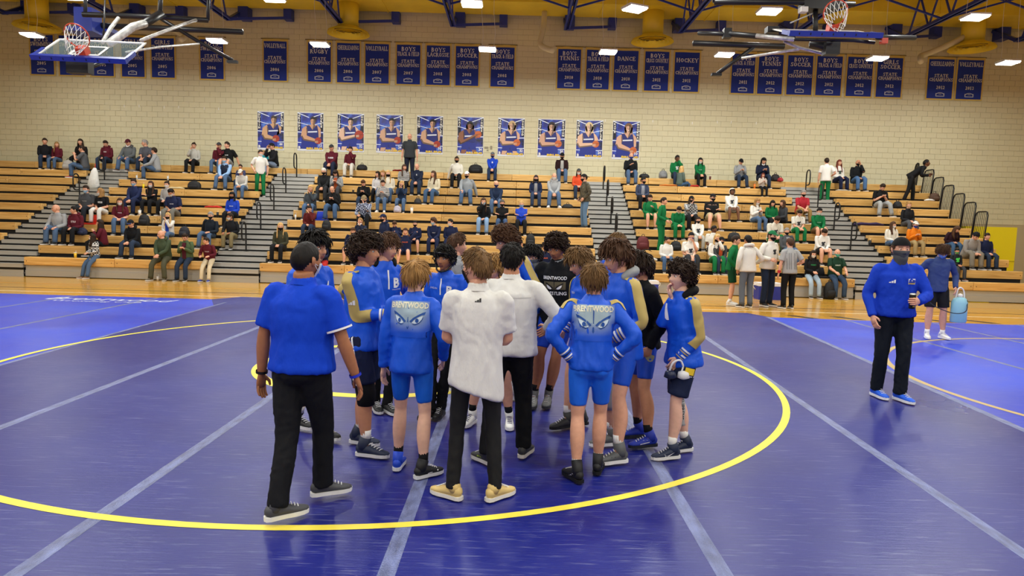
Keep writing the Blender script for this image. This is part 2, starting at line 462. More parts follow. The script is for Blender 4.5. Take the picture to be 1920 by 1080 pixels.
# aisle stairs
AIS = [(-15.87, -14.33, 'far left'), (-9.02, -7.42, 'left of the middle'), (2.55, 4.02, 'right of the middle'), (10.05, 11.65, 'far right')]
ALAB = ['grey metal aisle stairs at the far left of the stands', 'grey metal aisle stairs left of the middle section', 'grey metal aisle stairs right of the middle section', 'grey metal aisle stairs nearest the black guard rails']
for (x0, x1, _), lab in zip(AIS, ALAB):
    rt = thing('aisle_stairs', lab, 'stairs', (x0, BY0, 0), 'aisle stairs')
    st = MB().box(.02, x1 - x0 - .02, 0, TR * .62, -.11, 0).box(.02, x1 - x0 - .02, -.004, .05, -.012, .004).mesh('step', M_grey)
    rs = MB().box(.02, x1 - x0 - .02, .06, .08, -.35, -.02).mesh('riser', M_black)
    for i in range(0, NR):
        y, z = rowY(i) - BY0, rowZ(i)
        for h, yy in ((-.04, .26), (-.04 + RS / 2, .26 + TR / 2)):
            if i == 0 and h < 0: continue
            obj('step', st, rt, (0, y + yy, z + h)); obj('riser', rs, rt, (0, y + yy, z + h))
    m = MB().box(.02, x1 - x0 - .02, -.02, .0, .0, .1).box(.02, x1 - x0 - .02, -.02, .28, .1, .12).box(.02, x1 - x0 - .02, .0, .02, .0, .2)
    m.build('step', M_grey, rt)
    m = MB()
    for i in range(1, NR): m.box(.0, x1 - x0, rowY(i) - BY0 + .6, rowY(i) - BY0 + .62, 0, rowZ(i) + .02)
    m.build('back_panel', M_dark, rt)
# aisle handrails
RL = [(0, 9, 'handrail beside the white plastic bag, upper far left aisle'), (0, 6.6, 'lower handrail in the far left aisle'),
      (1, 10, 'topmost handrail of the aisle left of the middle'), (1, 8, 'second handrail from the top left of the middle section'), (1, 6, 'third handrail from the top left of the middle section'), (1, 4, 'fourth handrail from the top left of the middle section'), (1, 2, 'lowest handrail of the aisle left of the middle'),
      (2, 9.4, 'topmost handrail of the aisle beside the camouflage jacket'), (2, 7.6, 'second handrail from the top in the aisle beside the camouflage jacket'), (2, 5.6, 'third handrail down in the aisle beside the camouflage jacket'), (2, 3.8, 'short lowest handrail in the aisle beside the camouflage jacket'),
      (3, 9.6, 'topmost handrail of the far right aisle'), (3, 7.8, 'second handrail from the top in the far right aisle'), (3, 5.6, 'third handrail down in the far right aisle'), (3, 3.6, 'lowest handrail of the far right aisle')]
M_rail = plain('#101012', .35)
rp = [(0, .34, 0), (0, .34, .5), (0, .33, .78), (0, .27, .88), (0, .17, .91), (0, .07, .87), (0, .02, .76), (0, .02, .5), (0, .05, .40), (0, .14, .36), (0, .33, .37)]
rail_me = MB().tube(spline(rp, 32), .024, 6).mesh('rail_loop', M_rail, True)
foot_me = MB().box(-.06, .06, .28, .40, -.01, .012).mesh('foot_plate', M_rail)
for a, i, lab in RL:
    x = (AIS[a][0] + AIS[a][1]) / 2
    rt = thing('handrail', 'black tube ' + lab, 'handrail', (x, rowY(i) + .1, rowZ(i) - .05), 'aisle handrails')
    obj('rail_loop', rail_me, rt); obj('foot_plate', foot_me, rt)
# end guard rails with upright bars
for k, i in enumerate((11, 10, 9, 8, 7, 6, 5)):
    y, z = rowY(i), rowZ(i)
    rt = thing('guard_rail', ['tallest black guard rail panel against the wall, behind the stooping person in black', 'black guard rail panel second from the wall', 'black guard rail panel third from the wall', 'black guard rail panel fourth from the wall', 'black guard rail panel fifth from the wall', 'black guard rail panel sixth from the wall', 'lowest black guard rail panel at the right end'][k], 'guard rail', (15.36, y, z), 'end guard rails')
    lx = .10
    y1 = .0 if i < 11 else .35
    loop = [(0, y1, -.5), (lx, y1, .75), (lx * 1.15, y1 + .06, .86), (lx * 1.2, y1 + .16, .88), (lx * 1.2, .48, .88), (lx * 1.15, .57, .84), (lx, .6, .72), (0, .6, -.5)]
    MB().tube(loop, .024, 6).build('rail_frame', M_rail, rt, True)
    for q in range(1, 7):
        yy = y1 + (.6 - y1) * q / 7
        MB().tube([(0.01, yy, -.48), (lx * 1.15, yy, .87)], .009, 5).build('bar', M_rail, rt, True)
    MB().tube([(0.01, y1, -.46), (0.01, .6, -.46)], .012, 5).build('bottom_bar', M_rail, rt, True)
ym = thing('folded_mat', 'bright yellow padded mat standing past the right guard rails', 'mat', (16.6, 23.6, 0))
MB().box(-.9, .9, 0, .25, 0, 2.3).build('pad', plain('#e6d419', .5), ym)
MB().box(-.9, .9, -.012, 0, 1.1, 1.14).build('seam_strip', plain('#b8a810', .5), ym)

# ---------------------------------------------------------------- roof steel, duct, diffusers
TX = [-18.8, -14.7, -10.6, -6.5, -2.4, 1.75, 5.9, 10.0, 14.1, 18.2]
ZB, ZT = 9.08, 10.25
for k, x in enumerate(TX):
    rt = grouproot('trim_%d' % (k + 3), (x, 0, 0))
    for s in (-1, 1):
        MB().box(s * .03 if s > 0 else -.11, .11 if s > 0 else -.03, -8.5, 25.45, ZB, ZB + .022).box(.03 * s, .045 * s, -8.5, 25.45, ZB, ZB + .13).build('bottom_chord', M_blue_steel, rt)
    MB().box(-.1, .1, -8.5, 24.6, ZT, ZT + .16).build('top_chord', M_blue_steel, rt)
    m = MB()
    for q in range(28):
        ya = 25.2 - q * 1.2
        m.bar((0, ya, ZB + .03), (0, ya - .6, ZT + .05), .05, .05); m.bar((0, ya - .6, ZT + .05), (0, ya - 1.2, ZB + .03), .05, .05)
    m.build('web_bars', M_blue_steel, rt)
    MB().bar((0, 25.4, ZB + .05), (.0, WALL_Y - .02, ZB + .75), .12, .12).build('end_brace', M_blue_steel, rt)
    MB().box(-.02, .35, WALL_Y - .5, WALL_Y - .02, ZB + .35, ZB + .8).build('wall_bracket', M_blue_steel, rt)
    MB().bar((.0, 25.3, ZB + .02), (1.75, WALL_Y - .3, ZB + .45), .09, .09).build('kicker', M_blue_steel, rt)
    MB().box(1.65, 1.95, WALL_Y - .35, WALL_Y, ZB + .4, ZB + .8).build('wall_bracket', M_blue_steel, rt)
    if k < len(TX) - 1:
        dx = TX[k + 1] - x
        for yb in (23.1, 18.0, 12.0, 6.0):
            MB().bar((.05, yb, ZB + .05), (dx, yb + .05, ZT + .1), .055, .055).build('bridging', M_blue_steel, rt)
            MB().bar((dx - .05, yb + .1, ZB + .05), (0, yb + .05, ZT + .1), .055, .055).build('bridging', M_blue_steel, rt)
duct = struct(MB().box(HX0, HX1, 24.9, 26.45, 9.86, 11.4).build('trim_20', M_yellow))
for k in range(12):
    x = HX0 + 2.0 + k * 4.0
    MB().box(x, x + .04, 24.86, 26.46, 9.83, 11.42).build('duct_flange', M_yellow, duct)
MB().tube([(HX0, 22.2, 9.95), (HX1, 22.2, 9.95)], .025, 6).build('conduit', M_white, duct)
DL = ['yellow round ceiling diffuser by the left backboard', 'yellow round ceiling diffuser above the cheerleading banner', 'yellow round ceiling diffuser above the dance banner', 'yellow round ceiling diffuser at the right edge']
for (px, py), lab in zip(((70, 52), (653, 64), (1223, 79), (1822, 92)), DL):
    p = at(px, py, 25.65)
    rt = thing('air_diffuser', lab, 'air diffuser', (p.x, p.y, p.z), 'ceiling air diffusers')
    MB().tube([(0, 0, .22), (0, 0, 1.2)], .38, 24, cap=0).build('neck', M_yellow, rt, True)
    MB().tube([(0, 0, .24), (0, 0, .18), (0, 0, .08), (0, 0, .0)], [.42, .52, .74, .78], 32, cap=None).build('bell', M_yellow, rt, True)
    for r_, z_ in ((.60, .0), (.45, .01), (.30, .02), (.15, .03)):
        MB().tube([(0, 0, z_ + .045), (0, 0, z_)], [(r_ - .05), r_], 32, cap=None).build('vane_ring', M_yellow, rt, True)
    MB().tube([(0, 0, .18), (0, 0, .16)], [.5, .5], 32, cap=0).build('throat', plain('#7a6420'), rt, True)
# insulated wall pipes
M_pipe = plain('#d9cfae', .5)
for pts, lab in (((( 1021, 22), (1020, 40), (1018, 58), (1013, 82), (1022, 90), (1037, 95)), 'cream insulated pipe elbow dropping from the duct near the centre'),
                 (((1830, 56), (1806, 70), (1770, 88), (1735, 102), (1726, 106), (1727, 116)), 'cream insulated pipe angling down at the right end of the duct'),
                 (((285, 22), (300, 38), (325, 55), (345, 66), (346, 70), (338, 75)), 'cream insulated pipe behind the left backboard frame')):
    P = [at(a, b, 25.9 - .25 * q) for q, (a, b) in enumerate(pts)]
    o = MB().tube(spline([tuple(p) for p in P], 16), .10, 12, cap=.3).build('pipe', M_pipe, None, True)
    tag(o, lab, 'pipe')
# ================================================================ LIGHTS OF THE HALL
M_tube = mat('lit_tube', '#ffffff', .5, emit=('#fff6e6', 15.0))
fix_parts = None
def fixture(x, y, z, lab, rot=0.0):
    rt = thing('high_bay_light', lab, 'ceiling light', (x, y, z), 'high bay lights')
    global fix_parts
    if fix_parts is None:
        hs = MB().box(-.34, .34, -.27, .27, .03, .08)
        hs.box(-.37, -.34, -.27, .27, .0, .08).box(.34, .37, -.27, .27, .0, .08)
        tb = MB().box(-.33, .33, -.24, -.03, -.035, .03)
        cb = MB().tube([(-.25, .1, .08), (-.2, .12, .6), (-.28, .12, 1.4), (-.28, .12, 5.3)], .008, 4)
        fix_parts = (hs.mesh('housing', plain('#dcdcd8')), tb.mesh('light_panel', M_tube), cb.mesh('cable', M_white, True))
        ld = bpy.data.lights.new('lamp_glow', 'AREA'); ld.shape = 'RECTANGLE'; ld.size = .62; ld.size_y = .46
        ld.energy = LAMP_W; ld.color = LAMP_COL
        fix_parts += (ld,)
    obj('housing', fix_parts[0], rt); obj('light_panel', fix_parts[1], rt); obj('light_panel', fix_parts[1], rt, (0, .27, 0))
    obj('cable', fix_parts[2], rt); obj('cable', fix_parts[2], rt, (.52, -.2, 0))
    lo = bpy.data.objects.new('lamp_glow', fix_parts[3]); COL.objects.link(lo); lo.parent = rt; lo.location = (0, 0, -.045)
    rt.rotation_euler.z = R(rot); rt.scale = (.78, .85, .85)
r1 = [(60, 66), (407, 77), (600, 84), (914, 93), (1140, 98), (1358, 103), (1645, 110), (1890, 118)]
r1n = ['high bay light at far left behind the basketball net', 'high bay light before the swimming banner', 'high bay light before the rugby banner', 'high bay light between two track banners left of the centre', 'high bay light before the dance banner', 'high bay light beside the hockey banner', 'high bay light before the girls soccer banner', 'high bay light beyond the cheerleading banner at right']
XS = []
for (a, b), n in zip(r1, r1n):
    p = at(a, b, 23.0); XS.append(p.x); fixture(p.x, p.y, p.z, n)
r2 = [(137, -6), (512, -2), (885, 8), (1190, 17), (1442, 22), (1828, 33)]
r2n = ['high bay light past the top edge above the left backboard', 'high bay light at the top edge above the volleyball banner', 'high bay light under the yellow duct near the centre', 'slanted high bay light under the duct beside the yellow diffuser', 'high bay light next to the right backboard motor', 'high bay light at the upper right corner']
for k, ((a, b), n) in enumerate(zip(r2, r2n)):
    p = at(a, b, 18.7); fixture(p.x, p.y, p.z, n, 24 if k == 3 else 0)
for j, y in enumerate((14.4, 10.1, 5.8, 1.5, -2.8, -6.8)):
    for i, x in enumerate((-15, -9, -3, 3, 9, 15)):
        fixture(x, y, 8.0, 'high bay light of the hall beyond the top of the picture')
# ================================================================ PEOPLE
SKINS = {'f': '#d9a184', 'm': '#c48a68', 't': '#a8704d', 'b': '#6d4630', 'p': '#e3b49c'}
HAIRS = {'k': '#15110f', 'd': '#2a1c13', 'n': '#4a3120', 'o': '#9a7444', 'l': '#c7a066', 'g': '#8d8984', 'w': '#c9c5bd', 'r': '#6b2f22', 'a': '#6e5232'}

def dirs(nu, nv, front=0.0):
    """unit directions: azimuth 0 = front (+y); denser at the front when front > 0"""
    a = np.linspace(-np.pi, np.pi, nu + 1)[:-1]
    a = a - front * np.sin(a)
    e = np.linspace(-np.pi / 2, np.pi / 2, nv + 1)[1:-1]
    A, Eo = np.meshgrid(a, e)
    D = np.stack([np.sin(A) * np.cos(Eo), np.cos(A) * np.cos(Eo), np.sin(Eo)], -1).reshape(-1, 3)
    D = np.concatenate([D, [[0, 0, -1], [0, 0, 1]]])
    n = nv - 1; F = []
    for i in range(n - 1):
        for j in range(nu):
            k = (j + 1) % nu
            F.append((i * nu + j, i * nu + k, (i + 1) * nu + k, (i + 1) * nu + j))
    b, t = n * nu, n * nu + 1
    for j in range(nu):
        k = (j + 1) % nu
        F.append((k, j, b)); F.append(((n - 1) * nu + j, (n - 1) * nu + k, t))
    return D, F
def sst(x, a, b):
    t = np.clip((x - a) / (b - a), 0, 1); return t * t * (3 - 2 * t)
def skull(D, detail=True):
    dx, dy, dz = D.T
    dn = np.maximum(-dz, 0)
    x = .076 * dx * (1 - .33 * sst(dn, .15, 1.0))
    z = np.where(dz > 0, .113 * dz, .122 * dz)
    fy = np.sign(dy) * np.abs(dy) ** .92
    y = np.where(dy > 0, .094 * fy, .102 * dy)
    y = np.where(dy < 0, y * (1 - .42 * sst(dn, .1, 1)), y + .016 * dn * np.maximum(dy, 0))
    x = x * (1 - .06 * sst(z, -.01, -.09) * (dy > 0))
    fm = sst(dy, .15, .5)
    g = lambda a, s: np.exp(-(a / s) ** 2)
    ax = np.abs(x)
    nose = g(x, .0125) * sst(z, .022, -.03) * (1 - sst(z, -.036, -.048))
    y = y + fm * (.025 * nose + .006 * g(ax - .013, .008) * g(z + .035, .009))
    y = y - fm * .011 * g(ax - .031, .017) * g(z - .004, .013)
    y = y + fm * .005 * g(ax - .028, .022) * g(z - .024, .009)
    y = y + fm * .0065 * g(x, .022) * g(z + .066, .011)
    if detail: y = y - fm * .005 * g(x, .024) * g(z + .0655, .0028)
    y = y + fm * .008 * g(x, .02) * g(z + .104, .014) - fm * .004 * g(x, .03) * g(z + .084, .006)
    y = y + fm * .004 * g(ax - .045, .016) * g(z + .025, .02)
    return np.stack([x, y, z], -1)
GRIDS = {}
def grid(key):
    if key not in GRIDS: GRIDS[key] = dirs(*{'hi': (64, 46, .35), 'lo': (26, 21, .3), 'hair': (44, 30, 0), 'hairlo': (18, 13, 0)}[key])
    return GRIDS[key]
def head_parts(hi, smile=False):
    """faces with material slots: 0 skin 1 lips 2 brow/eye dark 3 eye white"""
    D, F = grid('hi' if hi else 'lo'); V = skull(D, hi)
    C = np.array([V[list(f)].mean(0) for f in F]); front = C[:, 1] > .03
    mi = np.zeros(len(F), int)
    ax = np.abs(C[:, 0])
    mi[front & (ax < .024 - .3 * np.abs(C[:, 2] + .066)) & (np.abs(C[:, 2] + .066) < .0095)] = 1
    if hi:
        mi[front & (ax > .013) & (ax < .05) & (np.abs(C[:, 2] - (.026 - 3.5 * (ax - .03) ** 2)) < .0042)] = 2
    else:
        mi[front & (np.abs(ax - .031) < .0125) & (np.abs(C[:, 2] - .006) < .0085)] = 2
    return V, F, mi.tolist()
HP = {}
def noise3(P, f=1.0, seed=0):
    r = np.random.default_rng(seed); out = np.zeros(len(P))
    for k in range(5):
        w_ = r.normal(size=3) * f * (1 + .6 * k); out += np.sin(P @ w_ + r.uniform(0, 6.28)) / (1 + .4 * k)
    return out / 2.5

def ik(a, t, l1, l2, pole):
    a, t = np.asarray(a, float), np.asarray(t, float)
    d = t - a; L = np.linalg.norm(d)
    if L > (l1 + l2) * .995: t = a + d / L * (l1 + l2) * .995; d = t - a; L = np.linalg.norm(d)
    n = d / max(L, 1e-6); x = (l1 * l1 - l2 * l2 + L * L) / (2 * max(L, 1e-6)); h = math.sqrt(max(0, l1 * l1 - x * x))
    p = np.asarray(pole, float); p = p - n * np.dot(p, n); p = nrm(p)
    return a + n * x + p * h, t
def rot(axis, deg):
    return np.array(Matrix.Rotation(R(deg), 3, Vector(axis)))

def bake(me, voxel, it):
    o = bpy.data.objects.new('tmp', me); COL.objects.link(o)
    m = o.modifiers.new('r', 'REMESH'); m.mode = 'VOXEL'; m.voxel_size = voxel; m.use_smooth_shade = True
    if it: s = o.modifiers.new('s', 'SMOOTH'); s.factor = .5; s.iterations = it
    dg = bpy.context.evaluated_depsgraph_get()
    out = bpy.data.meshes.new_from_object(o.evaluated_get(dg))
    bpy.data.objects.remove(o); bpy.data.meshes.remove(me)
    return out
def wrinkle(me, amp, f, seed):
    n = len(me.vertices); co = np.empty(n * 3); me.vertices.foreach_get('co', co); co = co.reshape(-1, 3)
    no = np.empty(n * 3); me.vertices.foreach_get('normal', no); no = no.reshape(-1, 3)
    q = co * np.array([1, 1, .42])
    wp = noise3(co, 6, seed + 3)[:, None] * .06
    k = noise3(q + wp, f * 1.2, seed); k2 = noise3(co * np.array([.7, .7, 1]) + wp, f * 1.5, seed + 5); k3 = noise3(co, 5, seed + 9)
    fold = (1 - np.minimum(1, np.abs(k) * 1.6)) * .9 + (1 - np.minimum(1, np.abs(k2) * 1.8)) * np.clip(k3 + .3, 0, 1) * .8 - .6
    co += no * (fold * amp)[:, None]
    me.vertices.foreach_set('co', co.ravel()); me.update()

class Fig: pass
# seated hand presets, relative to the pelvis (side, forward, up); side is outward
HANDS = {'lap': (.05, .27, .09), 'knees': (.16, .40, .09), 'clasp': (.03, .40, .06), 'phone': (.06, .27, .27), 'chin': (.03, .20, .50),
         'cross': (-.10, .20, .25), 'down': (.25, .05, -.05), 'prop': (.34, -.16, -.06), 'face': (.03, .17, .57), 'cup': (.07, .30, .3), 'fold': (.0, .24, .14)}

def person(label, pos, yaw=0, h=1.78, g=1.0, sit=None, lean=4, side=0, twist=0, hy=0, hp=0, ht=0, hands=('lap', 'lap'), feet=None, skin='f',
           hair='short', hc='d', top='#444444', sleeve='long', bottom='#26324a', leg='long', shoe='#222222', sole='#dddddd', sock=None, mask=None, cap=None,
           hood=None, hi=False, cat='person', group=None, collar=None, curl=None, elbow=None, seed=0, tmat=cloth, bmat=cloth, hem=-.10, w=1.0, pole=None, knee=None,
           shoe_top=.10, tight=False, fatleg=1.0, neck=True, under=None, glasses=False, vest=None, plaid=None, earb=False, stance=.11):
    s = h / 1.78
    f = np.array([math.sin(R(yaw)), -math.cos(R(yaw)), 0.0]); U = np.array([0, 0, 1.0]); S = np.cross(U, f)
    pos = np.array(pos, float)
    base = pos.copy()
    W = lambda a, b, c, o=None: (base if o is None else o) + (S * a + f * b + U * c) * s
    seed = seed or (abs(hash_(label)) % 9973)
    rg = np.random.default_rng(seed)
    # joints -------------------------------------------------------------
    pel = W(0, 0, .97) if sit is None else pos + U * .115 * s
    Rl = rot(S, lean) @ rot(f, side) @ rot(U, twist)
    T = lambda a, b, c: pel + Rl @ (S * a + f * b + U * c) * s          # torso frame
    nb = T(0, 0, .525)
    cs, cf = Rl @ S, Rl @ f
    Hr = rot(U, twist + hy) ; hf = Hr @ f; hs = Hr @ S
    Hm = rot(hs, hp + lean * .35) @ rot(hf, ht)
    HX, HYa, HZ = Hm @ hs, Hm @ hf, Hm @ U
    hcen = nb + (Rl @ U * .030 + HZ * .092 + HYa * .024) * s
    Hd = lambda P: hcen + (np.asarray(P) * s * 1.0) @ np.stack([HX, HYa, HZ])
    sw = .172 * w
    sh = [T(q * sw, -.012, .432) for q in (1, -1)]
    arms = []
    for q, side_, hd in ((0, 1, hands[0]), (1, -1, hands[1])):
        if isinstance(hd, str):
            a, b, c = HANDS[hd]; t = pel + (S * a * side_ + f * b + U * c) * s
            if hd in ('chin', 'face'): t = T(a * side_, b + .03, c)
        else: t = pel + (S * hd[0] * side_ + f * hd[1] + U * hd[2]) * s
        pl = (S * side_ * .55 - f * .5 - U * .75) if not (elbow and elbow[q]) else (S * side_ * elbow[q][0] + f * elbow[q][1] + U * elbow[q][2])
        e, t = ik(sh[q], t, .285 * s, .255 * s, pl)
        arms.append((sh[q], e, t))
    hips = [pel + (S * q * .09 + U * -.03) * s for q in (1, -1)]
    legs = []
    for q, side_ in ((0, 1), (1, -1)):
        if sit is None:
            fd = (feet[q] if feet else (stance * side_, 0.0, 0.0, 10 * side_))
            an = pos + (S * fd[0] + f * fd[1] + U * (.085 + fd[2])) * s
            fy = fd[3]
        else:
            fd = (feet[q] if feet else (.13 * side_, .46, 0, 8 * side_))
            an = pos + (S * fd[0] + f * fd[1]) * s + U * (.085 * s - sit + fd[2]); fy = fd[3]
        kp = f + S * side_ * .1 + U * (.6 if sit is not None else 0)
        if knee and knee[q]: kp = S * knee[q][0] * side_ + f * knee[q][1] + U * knee[q][2]
        k, an = ik(hips[q], an, .43 * s, .42 * s, kp)
        ff = rot(U, fy) @ f
        legs.append((hips[q], k, an, ff))
    sk = skin_m(SKINS[skin])
    SEG = 14 if hi else 7
    # body ------------------------------------------------------------------
    B = MB()
    gt = .92 * g
    ringsT = [(-.10, .10, .08), (-.04, .15 * gt, .10 * gt), (.06, .142 * gt, .10 * gt), (.2, .14 * gt, .10 * gt), (.34, .155 * gt, .105 * gt), (.42, .135 * gt, .085 * gt), (.48, .085, .065), (.515, .062 * w, .060 * w), (.565, .057 * w, .060 * w), (.61, .055 * w, .058 * w)]
    pts = [T(0, .0 if c < .5 else .01 + .18 * (c - .5), c) for c, _, _ in ringsT]
    pts[-1] = hcen - (HZ * .07 + HYa * .022) * s
    pts[-2] = (pts[-1] + pts[-3]) / 2
    B.tube(pts, np.array([(a, b) for _, a, b in ringsT]) * s, SEG + 2, cs)
    for q in (0, 1):
        a, e, t = arms[q]
        P = [a + (nb - a) * .25, a, a + (e - a) * .35, a + (e - a) * .8, e, e + (t - e) * .25, e + (t - e) * .7, t]
        rr = np.array([.04, .045, .046, .04, .037, .042, .034, .026]) * s * (1 + .35 * (g - 1))
        if sleeve == 'long': rr[:7] *= .74
        else: rr[:3] *= .85
        B.tube(spline(P, 14 if hi else 8), np.interp(np.linspace(0, 7, 14 if hi else 8), range(8), rr), SEG, cf)
        hp_, k, an, ff = legs[q]
        P = [hp_ + U * .06 * s, hp_, hp_ + (k - hp_) * .4, hp_ + (k - hp_) * .85, k, k + (an - k) * .22, k + (an - k) * .45, k + (an - k) * .8, an, an - U * .05 * s]
        rr = np.array([.085, .09, .082, .06, .053, .062, .062, .040, .033, .036]) * s * (1 + .3 * (g - 1)) * fatleg
        if bottom: rr[:3] *= .8
        if leg == 'long': rr[3:8] *= .5
        nl = 20 if hi else 9
        kn = nrm(k - (hp_ + an) / 2)
        P = np.array(P); 
        if hi and leg != 'long': P[5] = P[5] - kn * .012 * s; P[6] = P[6] - kn * .016 * s
        B.tube(spline(P, nl), np.interp(np.linspace(0, 9, nl), range(10), rr), SEG, S)
    Bv = MB(); handdirs = []
    for q, side_ in ((0, 1), (1, -1)):
        a, e, t = arms[q]
        d = nrm(t - e)
        inn = -S * side_
        tw = curl[q] if curl and curl[q] is not None else 38
        cu = tw[0] if isinstance(tw, tuple) else tw
        pn = np.array(tw[1]) if isinstance(tw, tuple) and len(tw) > 1 else (inn * .8 - U * .25 - f * .1 if sit is None else inn * .45 - U * .8)
        if isinstance(tw, tuple) and len(tw) > 2 and tw[2] is not None: d = nrm(np.array(tw[2]))
        pn = nrm(pn - d * np.dot(pn, d)); th = np.cross(d, pn) * (1 if side_ > 0 else -1) * -1
        if np.dot(th, f + U * .5) < 0 and sit is None: th = -th
        ns = 8 if hi else 5
        Bv.tube([t - d * .03 * s, t + d * .01 * s, t + d * .05 * s, t + d * .092 * s], np.array([(.025, .025), (.028, .018), (.041, .0155), (.039, .013)]) * s, ns + 2, th)
        for i, (off, ln) in enumerate(((.029, .072), (.0095, .081), (-.010, .075), (-.028, .058))):
            o_ = t + (d * .086 + th * off) * s; P = [o_ - d * .012 * s]; ang = cu * .35; dd = d
            for sg, fr in ((0, .45), (1, .32), (2, .23)):
                ang_ = R(ang); dd = d * math.cos(ang_) + pn * math.sin(ang_)
                o_ = o_ + dd * ln * fr * s; P.append(o_); ang += cu * .55
            Bv.tube(P, np.array([.0095, .009, .0082, .0065]) * s, ns, pn)
        o_ = t + (d * .03 + th * .03 + pn * .006) * s
        d1 = nrm(d * .75 + th * .6 + pn * .35)
        Bv.tube([t + (d * .02 + th * .015) * s, o_, o_ + d1 * .035 * s, o_ + (d1 * .033 + nrm(d + pn * .4) * .03) * s], np.array([.014, .0135, .0105, .0075]) * s, ns, pn)
        handdirs.append((d, pn, th))
    V, F, mi = HP.setdefault(hi, head_parts(hi))
    HB = MB()
    HB.add(Hd(V), F, mi)
    for side_ in (1, -1):   # ears
        ev, ef = tube([(.068 * side_, -.006, -.034), (.076 * side_, -.008, -.028), (.080 * side_, -.012, -.006), (.079 * side_, -.012, .016), (.07 * side_, -.006, .026)], [(.004, .008), (.007, .013), (.008, .018), (.007, .017), (.003, .008)], 8 if hi else 5, (1, 0, 0))
        HB.add(Hd(ev), ef, 0)
    if hi:
        for side_ in (1, -1):
            D_, F_ = grid('lo'); c = np.array([.031 * side_, .0755, .004]); vv = D_ * .0118 + c
            C = np.array([D_[list(x)].mean(0) for x in F_]); m_ = np.where(np.hypot(C[:, 0], C[:, 2]) < .52, np.where(C[:, 1] > 0, 2, 3), 3)
            up = C[:, 2] > .45; m_[up] = 0; m_[C[:, 2] < -.6] = 0
            HB.add(Hd(vv), F_, m_.tolist())
    lipc = {'f': '#b86a5e', 'm': '#a2604e', 't': '#7f4a3c', 'b': '#54322a', 'p': '#c17a70'}[skin]
    bmats = [sk, plain(lipc), plain(HAIRS[hc] if hi and hc != 'l' else '#3a2a20'), plain('#e6e2da', .3)]
    if hi:
        me = bake(B.mesh('person', sk), .011, 4)
        B2 = MB(); n = len(me.vertices); co = np.empty(n * 3); me.vertices.foreach_get('co', co)
        B2.add(co.reshape(-1, 3), [tuple(p.vertices) for p in me.polygons]); bpy.data.meshes.remove(me)
        B = B2
    for X in (Bv, HB):
        B.add(np.concatenate(X.v), X.f, X.m)
    root = B.build('person', bmats, None, True, base)
    tag(root, label, cat, group)
    fig = Fig(); fig.root = root; fig.base = base; fig.T = T; fig.arms = arms; fig.legs = legs; fig.S, fig.f, fig.U = S, f, U
    fig.cs, fig.cf, fig.cu = cs, cf, Rl @ U; fig.s = s; fig.pel = pel; fig.Hd = Hd; fig.hands = handdirs; fig.HM = (HX, HYa, HZ); fig.hcen = hcen
    def part(mb, name, m, smooth=True, lab=None, parent=None):
        o = mb.build(name, m, parent or root, smooth, base)
        if lab: o['label'] = lab
        return o
    fig.part = part
    def garment(mb, name, m, voxel=.012, it=5, wr=(.004, 14)):
        if not hi: return part(mb, name, m)
        me = bake(mb.mesh(name, m, origin=base), voxel, it)
        if wr: wrinkle(me, wr[0], wr[1], seed)
        me.polygons.foreach_set('use_smooth', [True] * len(me.polygons))
        me.materials.clear()
        for mm in (m if isinstance(m, list) else [m]): me.materials.append(mm)
        return obj(name, me, root)
    # bottoms ---------------------------------------------------------------
    if bottom:
        G = MB(); tt = 1.0 if not tight else .9
        pg = g * (1.0 if not tight else .95)
        rp_ = [(.07, .125, .09), (.04, .14, .10), (-.02, .163, .122), (-.075, .162, .122), (-.115, .10, .09)]
        if sit is not None: rp_ = rp_[:4] + [(-.105, .15, .10)]
        tilt = .35 if sit is None else .0
        G.tube([pel + ((Rl @ U if c > 0 else U) * c - f * .008 * (1 if tight or sit is None else 0)) * s for c, _, _ in rp_], np.array([(a * pg, b * pg) for _, a, b in rp_]) * s, SEG + 4, S)
        for q in (0, 1):
            hp_, k, an, ff = legs[q]
            if leg == 'long':
                P = [hp_ + U * .03 * s, hp_ + (k - hp_) * .15, hp_ + (k - hp_) * .5, k, k + (an - k) * .4, k + (an - k) * .8, an - U * .015 * s]
                rr = np.array([.09, .098, .085, .068, .066, .062, .064]) * s * (1 + .55 * (g - 1)) * (1 if not tight else .82)
            elif leg == 'shorts':
                P = [hp_ + U * .03 * s, hp_ + (k - hp_) * .15, hp_ + (k - hp_) * .45, hp_ + (k - hp_) * .72, hp_ + (k - hp_) * .86]
                rr = np.array([.09, .1, .098, .095, .097]) * s * (1 + .5 * (g - 1)) * (1 if not tight else .83)
            else:   # snug knee-length shorts
                P = [hp_ + U * .03 * s, hp_ + (k - hp_) * .15, hp_ + (k - hp_) * .45, hp_ + (k - hp_) * .66, hp_ + (k - hp_) * .78]
                rr = np.array([.082, .094, .086, .075, .070]) * s * fatleg
            nl = 16 if hi else 8
            G.tube(spline(P, nl), np.interp(np.linspace(0, len(P) - 1, nl), range(len(P)), rr), SEG + 1, S, cap=.1)
        if tight and sit is None:
            for q in (1, -1):
                c = pel + (S * q * .07 - f * .052 - U * .055) * s
                G.tube([c - U * .07 * s, c - U * .03 * s, c + U * .03 * s, c + U * .07 * s], np.array([.045, .074, .072, .035]) * s, 10, S)
        fig.bottom = garment(G, 'trousers' if leg == 'long' else 'shorts', bmat(bottom), .012, 7, (.0065 if leg == 'long' else .0012 if leg == 'snug' else .004, 16))
